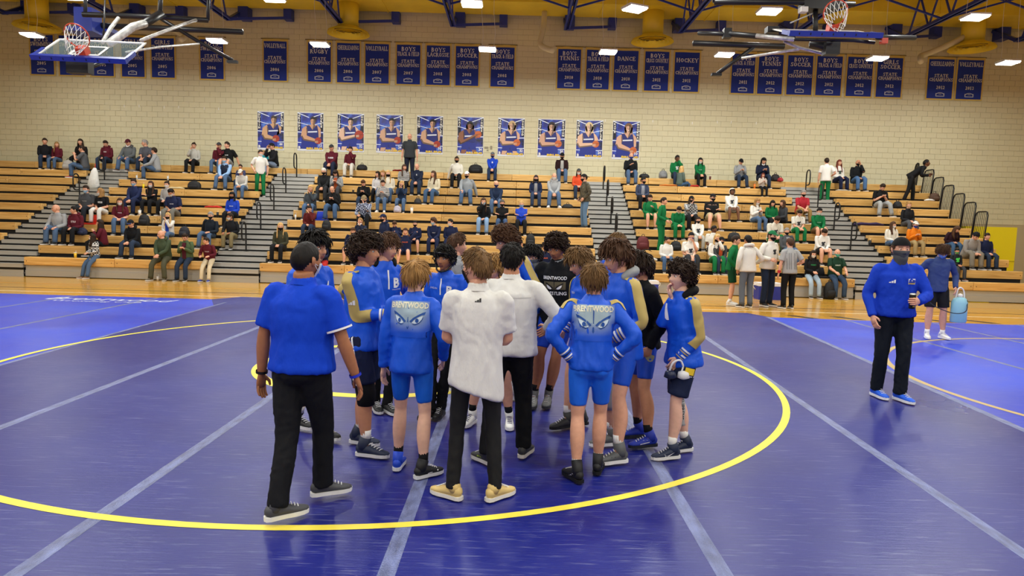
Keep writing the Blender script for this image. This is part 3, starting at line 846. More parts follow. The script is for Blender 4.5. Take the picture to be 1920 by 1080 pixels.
    # top --------------------------------------------------------------------
    if top:
        G = MB()
        wid = w * (1 + .8 * (g - 1))
        lo_ = 1.0 if hem > -.11 else (1.09 if leg == 'shorts' else 1.03)
        rt_ = [(hem, .182 * wid * lo_, .148 * g * lo_), (hem + .03, .186 * wid * lo_, .152 * g * lo_), (.02, .176 * wid, .141 * g), (.14, .166 * wid, .128 * g), (.28, .176 * wid, .13 * g), (.38, .178 * wid, .12 * g), (.43, .146 * w, .104), (.473, .106 * w, .088), (.508, .080, .074), (.535 if not collar else .55, .066, .066)]
        if sit is not None: rt_ = [(max(hem, -.06), .165 * wid, .135 * g)] + rt_[2:]
        G.tube([T(0, (.012 * (g - 1) / .2 if g > 1.1 and c < .25 else 0) + (.012 if c > .47 else 0), c) for c, _, _ in rt_], np.array([(a, b) for _, a, b in rt_]) * s, SEG + 6, cs, cap=.1)
        for q, side_ in ((0, 1), (1, -1)):
            a, e, t = arms[q]
            st_ = T(.10 * w * side_, -.008, .432)
            if sleeve == 'long':
                P = [st_, a + (a - e) * .02, a + (e - a) * .3, a + (e - a) * .75, e, e + (t - e) * .35, e + (t - e) * .8, t + (t - e) * .02]
                rr = np.array([.054, .061, .062, .058, .054, .052, .045, .042]) * s * (1 + .5 * (g - 1))
            elif sleeve == 'short':
                P = [st_, a + (a - e) * .02, a + (e - a) * .3, a + (e - a) * .6, a + (e - a) * .78]
                rr = np.array([.054, .061, .066, .069, .070]) * s * (1 + .5 * (g - 1))
            else: continue
            nl = 18 if hi else 9
            G.tube(spline(P, nl), np.interp(np.linspace(0, len(P) - 1, nl), range(len(P)), rr), SEG + 1, cf, cap=.1)
        fig.top = garment(G, 'top', tmat(top), .0125, 5, (.0075, 13))
        if collar:
            cm = MB(); c0, c1 = T(0, .005, .485), T(0, .014, .542)
            v, fc = tube([c0, (c0 + c1) / 2, c1, c1 - (c1 - c0) * .1], np.array([.08, .072, .066, .06]) * s, 18, cs, cap=None)
            part(cm.add(v, fc), 'collar', tmat(collar))
        if hood:
            hm = MB()
            v = []
            P = []; rr = []
            for i in range(9):
                a_ = R(-128 + 32 * i)
                P.append(T(.098 * math.sin(a_), -.026 - .078 * math.cos(a_), .522 + .018 * math.cos(a_) - (.03 if abs(math.sin(a_)) < .9 and math.cos(a_) < -.2 else 0)))
                rr.append((.04 if abs(i - 4) < 3 else .028, .034))
            hm.tube(spline(P, 18), np.interp(np.linspace(0, 8, 18), range(9), [r_[1] * 1.2 for r_ in rr]) * s, 9, U)
            if hi: garment(hm, 'hood', cloth(hood), .012, 5, (.003, 20))
            else: part(hm, 'hood', cloth(hood))
    if vest:
        G = MB(); rt_ = [(-.07, .18, .145), (.02, .182, .142), (.28, .186, .138), (.38, .178, .128), (.45, .14, .1), (.49, .10, .085)]
        G.tube([T(0, 0, c) for c, _, _ in rt_], np.array([(a * g, b * g) for _, a, b in rt_]) * s, SEG + 4, cs, cap=.1); part(G, 'vest', cloth(vest))
    if under:   # open front: a strip of the shirt below
        G = MB(); rows = []
        for c in np.linspace(-.02, .47, 6):
            for a in (-.055, 0, .055): rows.append(T(a * (1.1 if c < .3 else 1), (.138 + (.02 * (g - 1) / .2 if g > 1 else 0)) * g - (.05 if c > .42 else 0) - .004 * abs(a) / .055, c))
        fc = [(i * 3 + j, i * 3 + j + 1, i * 3 + j + 4, i * 3 + j + 3) for i in range(5) for j in range(2)]
        vv = np.array(rows); vb = vv - cf * .03
        n_ = len(vv)
        G.add(np.concatenate([vv, vb]), fc + [tuple(x + n_ for x in reversed(q)) for q in fc])
        part(G, 'undershirt', cloth(under))
    # feet -------------------------------------------------------------------
    for q, side_ in ((0, 1), (1, -1)):
        hp_, k, an, ff = legs[q]
        up = U; sd = np.cross(U, ff)
        fl = feet[q][4] if feet and len(feet[q]) > 4 else 0
        if fl: Rf = rot(sd, fl); ff = Rf @ ff; up = Rf @ U
        g0 = an - up * .085 * s
        c_ = shoe[q] if isinstance(shoe, (list, tuple)) else shoe
        m = MB(); ns = 10 if hi else 6
        Z = lambda b, z: g0 + (ff * b + up * z) * s
        prof = [(-.075, .045, .018, .022), (-.06, .05, .034, .040), (-.02, .055, .038, .046), (.03, .050, .040, .040), (.08, .040, .044, .030), (.13, .033, .046, .023), (.17, .028, .038, .018), (.192, .025, .018, .012)]
        m.tube([Z(b, z) for b, z, _, _ in prof], np.array([(a, c) for _, _, a, c in prof]) * s, ns, sd)
        if shoe_top: m.tube([Z(-.02, .05), Z(-.018, .085), an + (k - an) * (shoe_top - .085) / .42 + up * .0], np.array([(.040, .048), (.042, .048), (.044, .047)]) * s, ns + 2, sd, cap=.05)
        so = part(m, 'shoe', plain(c_, .55))
        m = MB(); out = []
        for b, a in ((-.085, .0), (-.078, .026), (-.05, .036), (0, .036), (.05, .038), (.1, .047), (.15, .044), (.185, .028), (.2, .0)): out.append((b, a))
        ol = out + [(b, -a) for b, a in reversed(out[1:-1])]
        n_ = len(ol)
        vv = [Z(b, z) + sd * a * s for z in (0.0, .026) for b, a in ol]
        m.add(vv, [tuple(reversed(range(n_))), tuple(range(n_, 2 * n_))] + [(i, (i + 1) % n_, n_ + (i + 1) % n_, n_ + i) for i in range(n_)])
        part(m, 'sole', plain(sole, .6), False, parent=so)
        if hi and shoe_top > .09:   # laces
            lc = '#e8e8e8' if c_ != '#e8e8e4' else '#2b2a63'
            for i in range(5):
                b = .035 + .021 * i; z = .098 - .0105 * i
                part(MB().tube([Z(b, z) - sd * .022 * s, Z(b + .006, z + .004), Z(b + .012, z) + sd * .022 * s], .0035 * s, 5), 'lace', plain(lc), parent=so)
        if sock:
            sc_ = sock[q] if isinstance(sock, (list, tuple)) else sock
            q0 = max(0, (shoe_top - .10) / .42)
            if sc_: part(MB().tube([an + (k - an) * q0, an + (k - an) * (q0 + .08), an + (k - an) * (q0 + .17)], np.array([.040, .0405, .043]) * s * (1 + .4 * (fatleg - 1)), ns + 2, S, cap=.02), 'sock', cloth(sc_))
        fig.__dict__.setdefault('shoes', []).append((g0, ff, sd, up, so))
    # head wear and hair -----------------------------------------------------
    hairdo(fig, part, hair, hc, hi, cap, rg, curl)
    if mask: face_mask(part, Hd, mask, hi)
    if cap: headwear(part, Hd, cap, hi)
    if glasses:
        m = MB()
        for q in (1, -1):
            m.tube([(q * .031 + .019 * math.cos(t), .092, .002 + .015 * math.sin(t)) for t in np.linspace(0, 6.28, 9)], .0018, 4)
            m.tube([(q * .05, .09, .004), (q * .072, .03, .004), (q * .077, -.01, .0)], .0018, 4)
        m.v = [Hd(x) for x in m.v]; part(m, 'glasses', M_black)
    return fig
def hash_(t):
    h_ = 7
    for c in t: h_ = (h_ * 31 + ord(c)) & 0xffffff
    return h_

def hairdo(fig, part, style, hc, hi, cap, rg, curl):
    if style in (None, 'bald'): return
    Hd = fig.Hd
    hm = mat('hair_' + hc + ('_n' if hi else ''), HAIRS[hc], .55, spec=.2, bump=(60, .7, (1, 1, .25), .01), var=(26, .35, (1, 1, .3)))
    D, F = grid('hair' if hi else 'hairlo')
    V = skull(D, False)
    dx, dy, dz = D.T; x, y, z = V.T
    # hairline height as a function of azimuth
    az = np.abs(np.arctan2(dx, dy))                  # 0 front, pi back
    low = {'buzz': -.055, 'short': -.06, 'mop': -.075, 'curly': -.075, 'long': -.11, 'bob': -.105, 'bun': -.06, 'fringe': -.06, 'balding': -.06, 'pony': -.06}[style]
    fr = {'buzz': .062, 'short': .058, 'mop': .036, 'curly': .034, 'long': .056, 'bob': .05, 'bun': .058, 'fringe': .022, 'balding': .16, 'pony': .06}[style]
    sd = .0 if style in ('buzz', 'short', 'balding', 'bun', 'pony') else -.028
    hl = np.where(az < 1.0, fr + (az / 1.0) ** 3 * (-.01), 0)
    t1 = sst(az, 1.0, 1.35); t2 = sst(az, 1.75, 2.5)
    hl = np.where(az < 1.0, hl, (fr - .01) * (1 - t1) + sd * t1)
    hl = np.where(az > 1.5, sd * (1 - t2) + low * t2, hl)
    if style == 'balding': hl = np.where(az < 1.9, np.maximum(hl, .0) + .2 * (az < 1.2), hl)
    th = {'buzz': .0045, 'short': .017, 'mop': .03, 'curly': .034, 'long': .02, 'bob': .026, 'bun': .013, 'fringe': .022, 'balding': .008, 'pony': .013}[style]
    above = z - hl
    if style == 'balding': above = np.minimum(above, .05 - z)
    k = sst(above, -.002, .03 if th > .015 else .012)
    nz = noise3(D, 7 if style in ('curly', 'mop') else 5, int(rg.integers(1, 9999)))
    if cap: th = min(th, .014)
    amp = .45 if style in ('curly',) else .22
    rr = th * k * (1 + amp * nz) * (1 + .25 * np.maximum(dz, 0) * (style in ('mop', 'curly', 'short')))
    P = V + D * (rr + .001)[:, None]
    keep = [f for f in F if np.mean(above[list(f)]) > -.006]
    if cap: keep = [f for f in keep if np.mean(z[list(f)]) < .07]
    m = MB(); m.add(Hd(P), keep)
    if style in ('long', 'bob', 'pony'):
        L = .30 if style == 'long' else .10
        if style == 'pony':
            m.tube([Hd(p) for p in ((0, -.1, .04), (0, -.135, .03), (0, -.14, -.04), (0, -.125, -.12))], [.02, .028, .03, .012], 7)
        else:
            s_ = fig.s
            ring_a = np.linspace(R(62), R(298), 11 if not hi else 15)
            rows = []
            bk = -fig.cf
            for i, tt in enumerate(np.linspace(0, 1, 5)):
                zz = .0 - .10 * min(tt * 2, 1)
                ex = max(0, tt - .35) / .65
                for a in ring_a:
                    p = np.array([math.sin(a) * (.096 + .012 * math.sin(3.14 * tt)), math.cos(a) * .112 - .004, zz])
                    q = Hd(p)
                    q = q - np.array([0, 0, 1]) * ex * L * s_ * .8 + bk * (.0 + .03 * ex * (1 if math.cos(a) < 0 else -2.2)) * s_
                    rows.append(q)
            n_ = len(ring_a); rows = np.array(rows); c0 = fig.hcen
            inner = rows + (np.array([c0[0], c0[1], 0]) - rows * np.array([1, 1, 0])) * .22
            fc = [(i * n_ + j, i * n_ + j + 1, (i + 1) * n_ + j + 1, (i + 1) * n_ + j) for i in range(4) for j in range(n_ - 1)]
            N_ = len(rows)
            m.add(np.concatenate([rows, inner]), fc + [tuple(N_ + v for v in reversed(q)) for q in fc] + [(4 * n_ + j, 4 * n_ + j + 1, N_ + 4 * n_ + j + 1, N_ + 4 * n_ + j) for j in range(n_ - 1)]
                  + [(i * n_, (i + 1) * n_, N_ + (i + 1) * n_, N_ + i * n_) for i in range(4)] + [(i * n_ + n_ - 1, N_ + i * n_ + n_ - 1, N_ + (i + 1) * n_ + n_ - 1, (i + 1) * n_ + n_ - 1) for i in range(4)])
    if style == 'bun':
        m.tube([Hd(p) for p in ((0, -.075, .085), (0, -.095, .105), (0, -.115, .125), (0, -.12, .14))], [.02, .036, .034, .012], 7)
    if hi and style not in ('buzz',):
        # locks: tapered strands rooted on the scalp and falling with the style
        idx = np.where((above > .004))[0]
        nst = {'curly': 420, 'mop': 430, 'short': 520, 'fringe': 620}.get(style, 300)
        SV, SF = [], []
        crown = np.array([0, -.045, .108])
        if cap and cap[0] != 'gear': idx = idx[z[idx] < .012]; nst = 160 if len(idx) else 0
        for q in (rg.choice(idx, nst) if nst else []):
            p = P[q] - D[q] * .006 + rg.normal(size=3) * .004
            rad = p - crown; rad = nrm(rad + 1e-4)
            fall = nrm(rad * .8 + np.array([0, 0, -.75]) - D[q] * np.dot(rad * .8 + np.array([0, 0, -.75]), D[q]))
            ln = {'curly': .055, 'mop': .07, 'short': .042, 'fringe': .07}.get(style, .06) * rg.uniform(.6, 1.25)
            if above[q] < .02: ln *= .55
            ln *= .5 if cap and cap[0] != 'gear' else 1
            a1 = rg.uniform(0, 6.28); cr = {'curly': .013, 'mop': .008}.get(style, .003)
            b1 = nrm(np.cross(fall, D[q])); pts = []
            for u in np.linspace(0, 1, 6):
                c = p + fall * ln * u + D[q] * (.011 if style in ('curly', 'mop') else .0045) * math.sin(u * 2.6)
                ph = a1 + u * (6.5 if style == 'curly' else 3.0)
                pts.append(c + b1 * cr * math.sin(ph) + D[q] * cr * .8 * math.cos(ph))
            v, f_ = tube(pts, np.array([.0045, .0055, .005, .0045, .0034, .0012]) * (1 if style in ('curly', 'mop') else .7), 4, None, cap=None)
            f_ = [tuple(i + len(SV) * 24 for i in t) for t in f_]
            SV.append(v); SF += f_
        if SV: m.add(Hd(np.concatenate(SV)), SF)
    fig.hair = part(m, 'hair', hm)

def shell(sel, off, key='lo', smooth_edges=None):
    D, F = grid(key); V = skull(D, False)
    m = sel(D, V)
    P = V + D * off
    return P, [f for f in F if all(m[i] for i in f)]
def face_mask(part, Hd, mask, hi):
    kind, c = mask
    key = 'hi' if hi else 'lo'
    m = MB()
    if kind == 'm':
        P, F = shell(lambda D, V: (D[:, 1] > (.25 if hi else .12)) & (V[:, 2] < -.010) & (V[:, 2] > -.125), .008, key)
        m.add(Hd(P), F)
        for q in (1, -1):
            for z0 in (-.03, -.085): m.tube([Hd(p) for p in ((q * .052, .06, z0), (q * .078, .02, (z0 - .03) / 2), (q * .083, -.018, -.01))], .0022, 4)
        part(m, 'face_mask', cloth(c))
    elif kind == 'c':   # pulled under the chin
        m.tube([Hd(p) for p in ((-.06, .03, -.09), (-.04, .075, -.118), (0, .092, -.128), (.04, .075, -.118), (.06, .03, -.09))], [.012, .02, .024, .02, .012], 7)
        for q in (1, -1): m.tube([Hd(p) for p in ((q * .06, .03, -.09), (q * .083, -.015, -.01))], .0022, 4)
        part(m, 'face_mask', cloth(c))
    elif kind == 'g':   # neck gaiter up over the nose
        P, F = shell(lambda D, V: (V[:, 2] < -.005 - .03 * (D[:, 1] < .1)) & (V[:, 2] > -.118), .009, key)
        m.add(Hd(P), F)
        m.tube([Hd(p) for p in ((0, .012, -.06), (0, .012, -.1), (0, .0, -.14), (0, -.012, -.175))], [(.07, .088), (.066, .085), (.066, .07), (.082, .078)], 16 if hi else 10, None)
        part(m, 'neck_gaiter', cloth(c))
    elif kind == 'n':   # gaiter down round the neck
        m.tube([Hd(p) for p in ((0, -.004, -.105), (0, -.008, -.13), (0, -.012, -.155), (0, -.016, -.18))], [(.066, .068), (.074, .077), (.073, .075), (.088, .086)], 16, None)
        part(m, 'neck_gaiter', cloth(c))
def headwear(part, Hd, cap, hi):
    kind, c = cap[:2]
    key = 'hair' if hi else 'hairlo'
    m = MB()
    if kind in ('cap', 'back'):
        q = 1 if kind == 'cap' else -1
        P, F = shell(lambda D, V: V[:, 2] > .032 - (.012 if kind == 'back' else 0) * (D[:, 1] < 0), .017, key)
        P[:, 2] = np.maximum(P[:, 2], .04) + .004
        m.add(Hd(P), F)
        part(m, 'cap_crown', cloth(c))
        y0 = .098 if q > 0 else -.108
        ed = [(-.068, y0 * .72, .043), (-.05, y0 * .98, .047), (0, y0 * 1.14, .05), (.05, y0 * .98, .047), (.068, y0 * .72, .043)]
        eo = [(-.078, y0 * 1.0, .036), (-.055, y0 * 1.55, .030), (0, y0 * 1.78, .028), (.055, y0 * 1.55, .030), (.078, y0 * 1.0, .036)]
        v = np.array(ed + eo); vb = v - np.array([0, 0, .006])
        f_ = [(i, i + 1, i + 6, i + 5) for i in range(4)]
        part(MB().add(Hd(np.concatenate([v, vb])), f_ + [tuple(10 + x for x in reversed(t)) for t in f_] + [(5 + i, 6 + i, 16 + i, 15 + i) for i in range(4)]), 'cap_brim', cloth(cap[2] if len(cap) > 2 else c))
    elif kind == 'beanie':
        P, F = shell(lambda D, V: V[:, 2] > .02 - .02 * (D[:, 1] < 0), .02, key)
        m.add(Hd(P), F)
        part(m, 'beanie', cloth(c))
    elif kind == 'hoodup':
        D, F = grid(key); V = skull(D, False)
        ok = ~((D[:, 1] > .45) & (V[:, 2] < .075))
        P = V + D * .03; P[:, 1] += .012 * (D[:, 1] > 0)
        m.add(Hd(P), [f for f in F if all(ok[i] for i in f)])
        part(m, 'hood', cloth(c))
    elif kind == 'gear':   # wrestling headgear
        for q in (1, -1):
            m.tube([Hd(p) for p in ((q * .083, -.01, -.03), (q * .097, -.012, -.03))], [.04, .032], 12)
        for pts in (((-.088, 0, .0), (-.06, .03, .1), (0, .04, .135), (.06, .03, .1), (.088, 0, 0)), ((-.09, .0, .01), (-.07, .075, .055), (0, .113, .062), (.07, .075, .055), (.09, 0, .01)),
                    ((-.088, 0, -.05), (-.06, .06, -.105), (0, .09, -.122), (.06, .06, -.105), (.088, 0, -.05)), ((-.09, -.02, 0), (-.06, -.1, .03), (0, -.128, .04), (.06, -.1, .03), (.09, -.02, 0))):
            m.tube([Hd(p) for p in spline(pts, 14)], .009, 6)
        part(m, 'headgear', plain(c, .25))

# flat prints laid on a garment ------------------------------------------------
def bvh_of(o):
    me = o.data
    return BVHTree.FromPolygons([v.co[:] for v in me.vertices], [p.vertices[:] for p in me.polygons])
def project(fig, o, P, n, off=.004, bv=None):
    """P: world points in front of the garment o; pushed along -n onto it"""
    bv = bv or bvh_of(o); out = []; last = None
    n = Vector(nrm(n))
    for p in P:
        q = Vector(p - fig.base)
        hit = bv.ray_cast(q + n * .35, -n, .9)
        if hit[0] is None:
            near = bv.find_nearest(q); c = near[0] + near[1] * off
        else: c = hit[0] + n * off
        out.append(tuple(c))
    return out
def print_on(fig, o, v2, faces, centre, X, Z, n, m, name='print', off=.004, arc=0.0, bv=None):
    c = np.array(centre); X, Z = nrm(X), nrm(Z)
    P = [c + X * a + Z * (b - arc * a * a) for a, b in v2]
    mb = MB().add(np.array(project(fig, o, P, n, off, bv)), faces)
    return mb.build(name, m, o, False)
def bar_print(fig, o, P0, P1, w0, w1, n, m, name='stripe', nu=14, nv=4, off=.0035, bv=None, across=None):
    """a band from P0 to P1 (list of world points) projected along n"""
    P = spline(P0, nu); tg = np.gradient(P, axis=0); rows = []
    n = nrm(n)
    for i in range(nu):
        a = nrm(np.cross(tg[i], n)) if across is None else nrm(across)
        for j in range(nv): rows.append(P[i] + a * (w0 + (w1 - w0) * i / (nu - 1)) * (j / (nv - 1) - .5))
    fc = [(i * nv + j, i * nv + j + 1, (i + 1) * nv + j + 1, (i + 1) * nv + j) for i in range(nu - 1) for j in range(nv - 1)]
    return MB().add(np.array(project(fig, o, rows, n, off, bv)), fc).build(name, m, o, True)
# ================================================================ THE HUDDLE
BLUE = '#0f54d2'
GOLD = plain('#b9a35e', .55); WHT = plain('#e9e9ea', .6); SILV = plain('#b9bfc6', .5)
def near(label, fl, fr, top_px, yaw, dL=0, dR=0, hscale=1.0, h=None, shift=(0, 0), flx=(0, 0), **kw):
    """feet (image points of the left and right ankle on the mat), head-top image point, facing"""
    a, b = gnd(*fl, MT), gnd(*fr, MT)
    pos = (a + b) / 2 + Vector((shift[0], shift[1], 0))
    f = Vector((math.sin(R(yaw)), -math.cos(R(yaw)), 0)); S = Vector((0, 0, 1)).cross(f)
    if h is None: h = (at(*top_px, pos.y).z - MT - (.02 if kw.get('hair') in ('mop', 'curly', 'fringe') else .008)) * hscale
    s = h / 1.78
    ft = []
    for p, d, fx in ((a, dL, flx[0]), (b, dR, flx[1])):
        q = (p - pos) / s; ft.append((q.dot(S), q.dot(f), 0.0, d, fx))
    return person(label, (pos.x, pos.y, MT), yaw=yaw, h=h, feet=ft, hi=True, **kw)

def sleeve_band(fig, q, t0, t1, m, r=.05, name='cuff_stripe'):
    a, e, t = fig.arms[q]; P = [e + (t - e) * x for x in np.linspace(t0, t1, 3)]
    r_ = np.interp(np.linspace(t0, t1, 3), [0, .35, .8, 1.1], [.0575, .0555, .0485, .0455]) * fig.s
    fig.part(MB().add(*tube(P, r_, 16, fig.cf, cap=None)), name, m)
def gold_sleeve(fig, q, n, bv, width=.06):
    a, e, t = fig.arms[q]
    P = [a + (a - e) * .16 + np.array([0, 0, .02]), a + (e - a) * .2, a + (e - a) * .6, e, e + (t - e) * .45]
    bar_print(fig, fig.top, P, None, width * 1.1, width * 1.25, n, GOLD, 'gold_panel', 30, 9, .007, bv)
    sleeve_band(fig, q, .62, .68, WHT); sleeve_band(fig, q, .72, .76, GOLD); sleeve_band(fig, q, .82, .88, WHT); sleeve_band(fig, q, .93, .96, GOLD)
def bars3(w):   # three slanted bars
    v, f = [], []
    for i, hgt in enumerate((.35, .65, 1.0)):
        x = (i - 1) * .42 * w; k = len(v)
        v += [(x - .2 * w, -.4 * w), (x + .14 * w, -.4 * w), (x + .14 * w - .0, -.4 * w + hgt * .75 * w), (x - .2 * w + .0, -.4 * w + hgt * .75 * w - .12 * w)]
        f.append((k, k + 1, k + 2, k + 3))
    return np.array(v), f
def swoosh(w):
    return np.array([(-.5, .12), (-.42, -.12), (-.25, -.2), (.0, -.1), (.5, .25), (-.05, .0), (-.25, -.05), (-.38, .0)]) * w, [(0, 1, 2, 7), (7, 2, 3, 6), (6, 3, 4, 5)]
def eyes2d(w):
    """fierce pair of eyes: (dark pieces, light pieces), width w"""
    dark, light, fd, fl = [], [], [], []
    up = [(.97, .30), (.80, .24), (.55, .10), (.30, -.06), (.10, -.26)]; lo = [(.90, .10), (.76, .10), (.54, -.03), (.34, -.18), (.20, -.34)]
    ew = [(.82, .06), (.56, -.05), (.36, -.20), (.24, -.34), (.42, -.40), (.62, -.33), (.76, -.16)]
    for q in (-1, 1):
        k = len(dark); dark += [(q * a, b) for a, b in up + lo]; fd += [(k + i, k + i + 1, k + i + 6, k + i + 5) for i in range(4)]
        k = len(light); light += [(q * a, b) for a, b in ew]; fl.append(tuple(range(k, k + 7)))
        k = len(dark); dark += [(q * .86, .0), (q * .78, -.22), (q * .62, -.40), (q * .42, -.48), (q * .24, -.42), (q * .42, -.41), (q * .60, -.34), (q * .74, -.17)]; fd += [(k, k + 1, k + 7), (k + 1, k + 2, k + 6, k + 7), (k + 2, k + 3, k + 5, k + 6), (k + 3, k + 4, k + 5)]
    k = len(dark); dark += [(-.035, .55), (.035, .55), (.02, -.1), (.06, -.62), (0, -.72), (-.06, -.62), (-.02, -.1)]; fd.append(tuple(range(k, k + 7)))
    return (np.array(dark) * w / 2, fd), (np.array(light) * w / 2, fl)
def irises(w): 
    v, f = [], []
    for q in (-1, 1):
        k = len(v); v += [(q * .52 + .10 * math.cos(t), -.22 + .13 * math.sin(t)) for t in np.linspace(0, 6.28, 11)[:-1]]; f.append(tuple(range(k, k + 10)))
    return np.array(v) * w / 2, f
def fade_mat(lo, hi_):
    m = bpy.data.materials.new('fade_print'); m.use_nodes = True
    nt = m.node_tree; b = nt.nodes['Principled BSDF']; b.inputs['Roughness'].default_value = .5
    at_ = nt.nodes.new('ShaderNodeAttribute'); at_.attribute_name = 'fade'
    r = nt.nodes.new('ShaderNodeValToRGB'); r.color_ramp.elements[0].color = (*lin(lo), 1); r.color_ramp.elements[1].color = (*lin(hi_), 1)
    r.color_ramp.elements[0].position = .0; r.color_ramp.elements[1].position = .75
    nt.links.new(at_.outputs['Fac'], r.inputs[0]); nt.links.new(r.outputs[0], b.inputs['Base Color'])
    return m
M_fade = fade_mat(BLUE, '#9db3bd')
def back_print(fig, bv, word='BRENTWOOD', w=.30):
    s = fig.s; n = -fig.cf; X = -fig.cs; Z = fig.cu
    X = np.cross(Z, -n) * -1 if False else fig.cs * -1
    # seen from behind, reading direction runs from the wearer's left to right
    X = -fig.cs
    nu, nv = 16, 13; rows = []; fade = []
    for i in range(nu):
        for j in range(nv):
            z = .17 + .285 * i / (nu - 1); x = (j / (nv - 1) - .5) * (w * 1.0 - .02 * i / nu)
            rows.append(fig.T(0, -.1, z) + X * x * s)
            e = min(1, min(j, nv - 1 - j) / 3.2); t = i / (nu - 1)
            fade.append(max(0, min(1, t * 1.9 - .25)) * min(1, (1.18 - t) * 3.5) * (.25 + .75 * e))
    fc = [(i * nv + j, i * nv + j + 1, (i + 1) * nv + j + 1, (i + 1) * nv + j) for i in range(nu - 1) for j in range(nv - 1)]
    o = MB().add(np.array(project(fig, fig.top, rows, n, .0025, bv)), fc).build('fade_panel', M_fade, fig.root, True)
    at_ = o.data.attributes.new('fade', 'FLOAT', 'POINT'); at_.data.foreach_set('value', fade)
    v, f = text2d(word, width=w * .9 * s, height=.048 * s, bold=.03)
    print_on(fig, fig.top, v, f, fig.T(0, -.1, .425), X, Z, n, plain('#e6e0c4', .5), 'lettering', .005, .18, bv)
    (dv, df), (lv, lf) = eyes2d(w * .82 * s)
    print_on(fig, fig.top, dv, df, fig.T(0, -.1, .335), X, Z, n, plain('#1d4f9c', .5), 'eye_print', .0045, 0, bv)
    print_on(fig, fig.top, lv, lf, fig.T(0, -.1, .335), X, Z, n, plain('#cfe0ea', .5), 'eye_print', .006, 0, bv)
    v, f = irises(w * .82 * s); print_on(fig, fig.top, v, f, fig.T(0, -.1, .335), X, Z, n, plain('#1d4f9c', .5), 'eye_print', .0075, 0, bv)
def shoe_print(fig, q, v2, f2, col, b, z, out=True):
    g0, ff, sd, up, so = fig.shoes[q]
    sgn = 1 if q == 0 else -1
    if not out: sgn = -sgn
    n = sd * sgn
    # lettering must run left to right as seen from outside
    X = np.cross(up, n)
    P = [g0 + (ff * b + up * z) * fig.s + X * a + up * c for a, c in v2]
    bv = bvh_of(so)
    MB().add(np.array(project(fig, so, P, n, .002, bv)), f2).build('shoe_mark', plain(col), so)

# 1 coach walking away on the left
c1 = near('person in royal blue polo and black trousers walking away, at left', (520, 984), (606, 936), (548, 436), 163, -34, -44, g=1.13, w=1.12, skin='t', hair='buzz', hc='k',
          top='#0e40c4', sleeve='short', collar='#0e40c4', bottom='#15161a', shoe='#4a4b4e', sole='#ecece8', hands=((.30, .0, -.12), (.34, .10, -.10)), lean=2, hy=-12, curl=(30, (38, (-.6, -.3, 0))), mask=('m', '#dfe3e6'), shoe_top=.10, hem=-.05)
for q in (0, 1):
    v, f = text2d('adidas', width=.085, bold=.012); shoe_print(c1, q, v, f, '#f2f2f2', -.03, .045, out=(q == 0))
    v, f = text2d('adidas', width=.075, bold=.012)
c1.part(MB().add(*tube([c1.arms[1][2] + (c1.arms[1][1] - c1.arms[1][2]) * x for x in (.02, .09)], .036, 14, None, cap=None)), 'wristband', plain('#2233c0'))
c1.part(MB().add(*tube([c1.arms[0][2] + (c1.arms[0][1] - c1.arms[0][2]) * x for x in (.02, .09)], .036, 14, None, cap=None)), 'wrist_watch', M_black)
for q in (1,):
    a, e, t = c1.arms[q]
    c1.part(MB().add(*tube([a + (e - a) * x for x in (.72, .765)], np.array([.0765, .0765]) * c1.s * 1.065, 18, None, cap=None)), 'sleeve_trim', WHT)
bv = bvh_of(c1.bottom); v, f = bars3(.035)
print_on(c1, c1.bottom, v, f, c1.T(-.09, -.15, .0), -c1.cs, c1.cu, -c1.cf, plain('#8d8f94'), 'hip_mark', .004, 0, bv)

# 2 dark-haired boy half hidden by the coach
c2 = near('person with dark wavy hair in profile, blue jacket, mostly hidden behind the polo coach', (556, 806), (606, 826), (578, 424), 62, 0, 0, skin='m', hair='mop', hc='k', top=BLUE, tmat=shiny, bottom='#1a46c0', leg='snug', tight=True, bmat=shiny,
          shoe='#17181a', sole='#dcdcda', sock='#dcdcda', hands=((.24, .10, -.08), (.24, .1, -.08)), shoe_top=.15)
v, f = text2d('A', height=.10, bold=.02); print_on(c2, c2.top, v, f, c2.T(.08, .1, .33), c2.cs, c2.cu, c2.cf, WHT, 'lettering')

# 3 profile boy with the gold sleeve
c3 = near('person with big curly dark hair in profile, gold striped blue jacket and navy shorts', (672, 834), (686, 858), (688, 428), 72, 0, 8, skin='m', hair='curly', hc='d', top=BLUE, tmat=shiny, bottom='#161d3a', leg='shorts', fatleg=1.0,
          shoe='#232c44', sole='#dedede', sock='#e9e9e6', hands=((.06, .26, .12), (.02, .27, .16)), shoe_top=.15, lean=-1, hy=8, elbow=(None, (.25, -.8, -.6)), hem=-.13)
bv = bvh_of(c3.top); gold_sleeve(c3, 1, -c3.cs, bv, .075)
v, f = bars3(.05); print_on(c3, c3.top, v, f, c3.arms[1][0] + (c3.arms[1][1] - c3.arms[1][0]) * .62, c3.f, c3.U, -c3.cs, WHT, 'sleeve_mark', .010, 0, bv)
v, f = text2d('Y', height=.08, bold=.02); print_on(c3, c3.top, v, f, c3.T(-.09, -.1, .42), -c3.cs, c3.cu, -c3.cf, WHT, 'lettering', .004, 0, bv)
bv = bvh_of(c3.bottom); hp_, k_ = c3.legs[1][0], c3.legs[1][1]
for j in (-1, 0, 1):
    o_ = c3.f * (.026 * j - .012)
    bar_print(c3, c3.bottom, [hp_ + o_ + c3.U * .07, hp_ + o_, hp_ + (k_ - hp_) * .4 + o_, hp_ + (k_ - hp_) * .84 + o_], None, .012, .012, -c3.S, WHT, 'side_stripe', 14, 2, .004, bv)
kn, an = c3.legs[1][1], c3.legs[1][2]
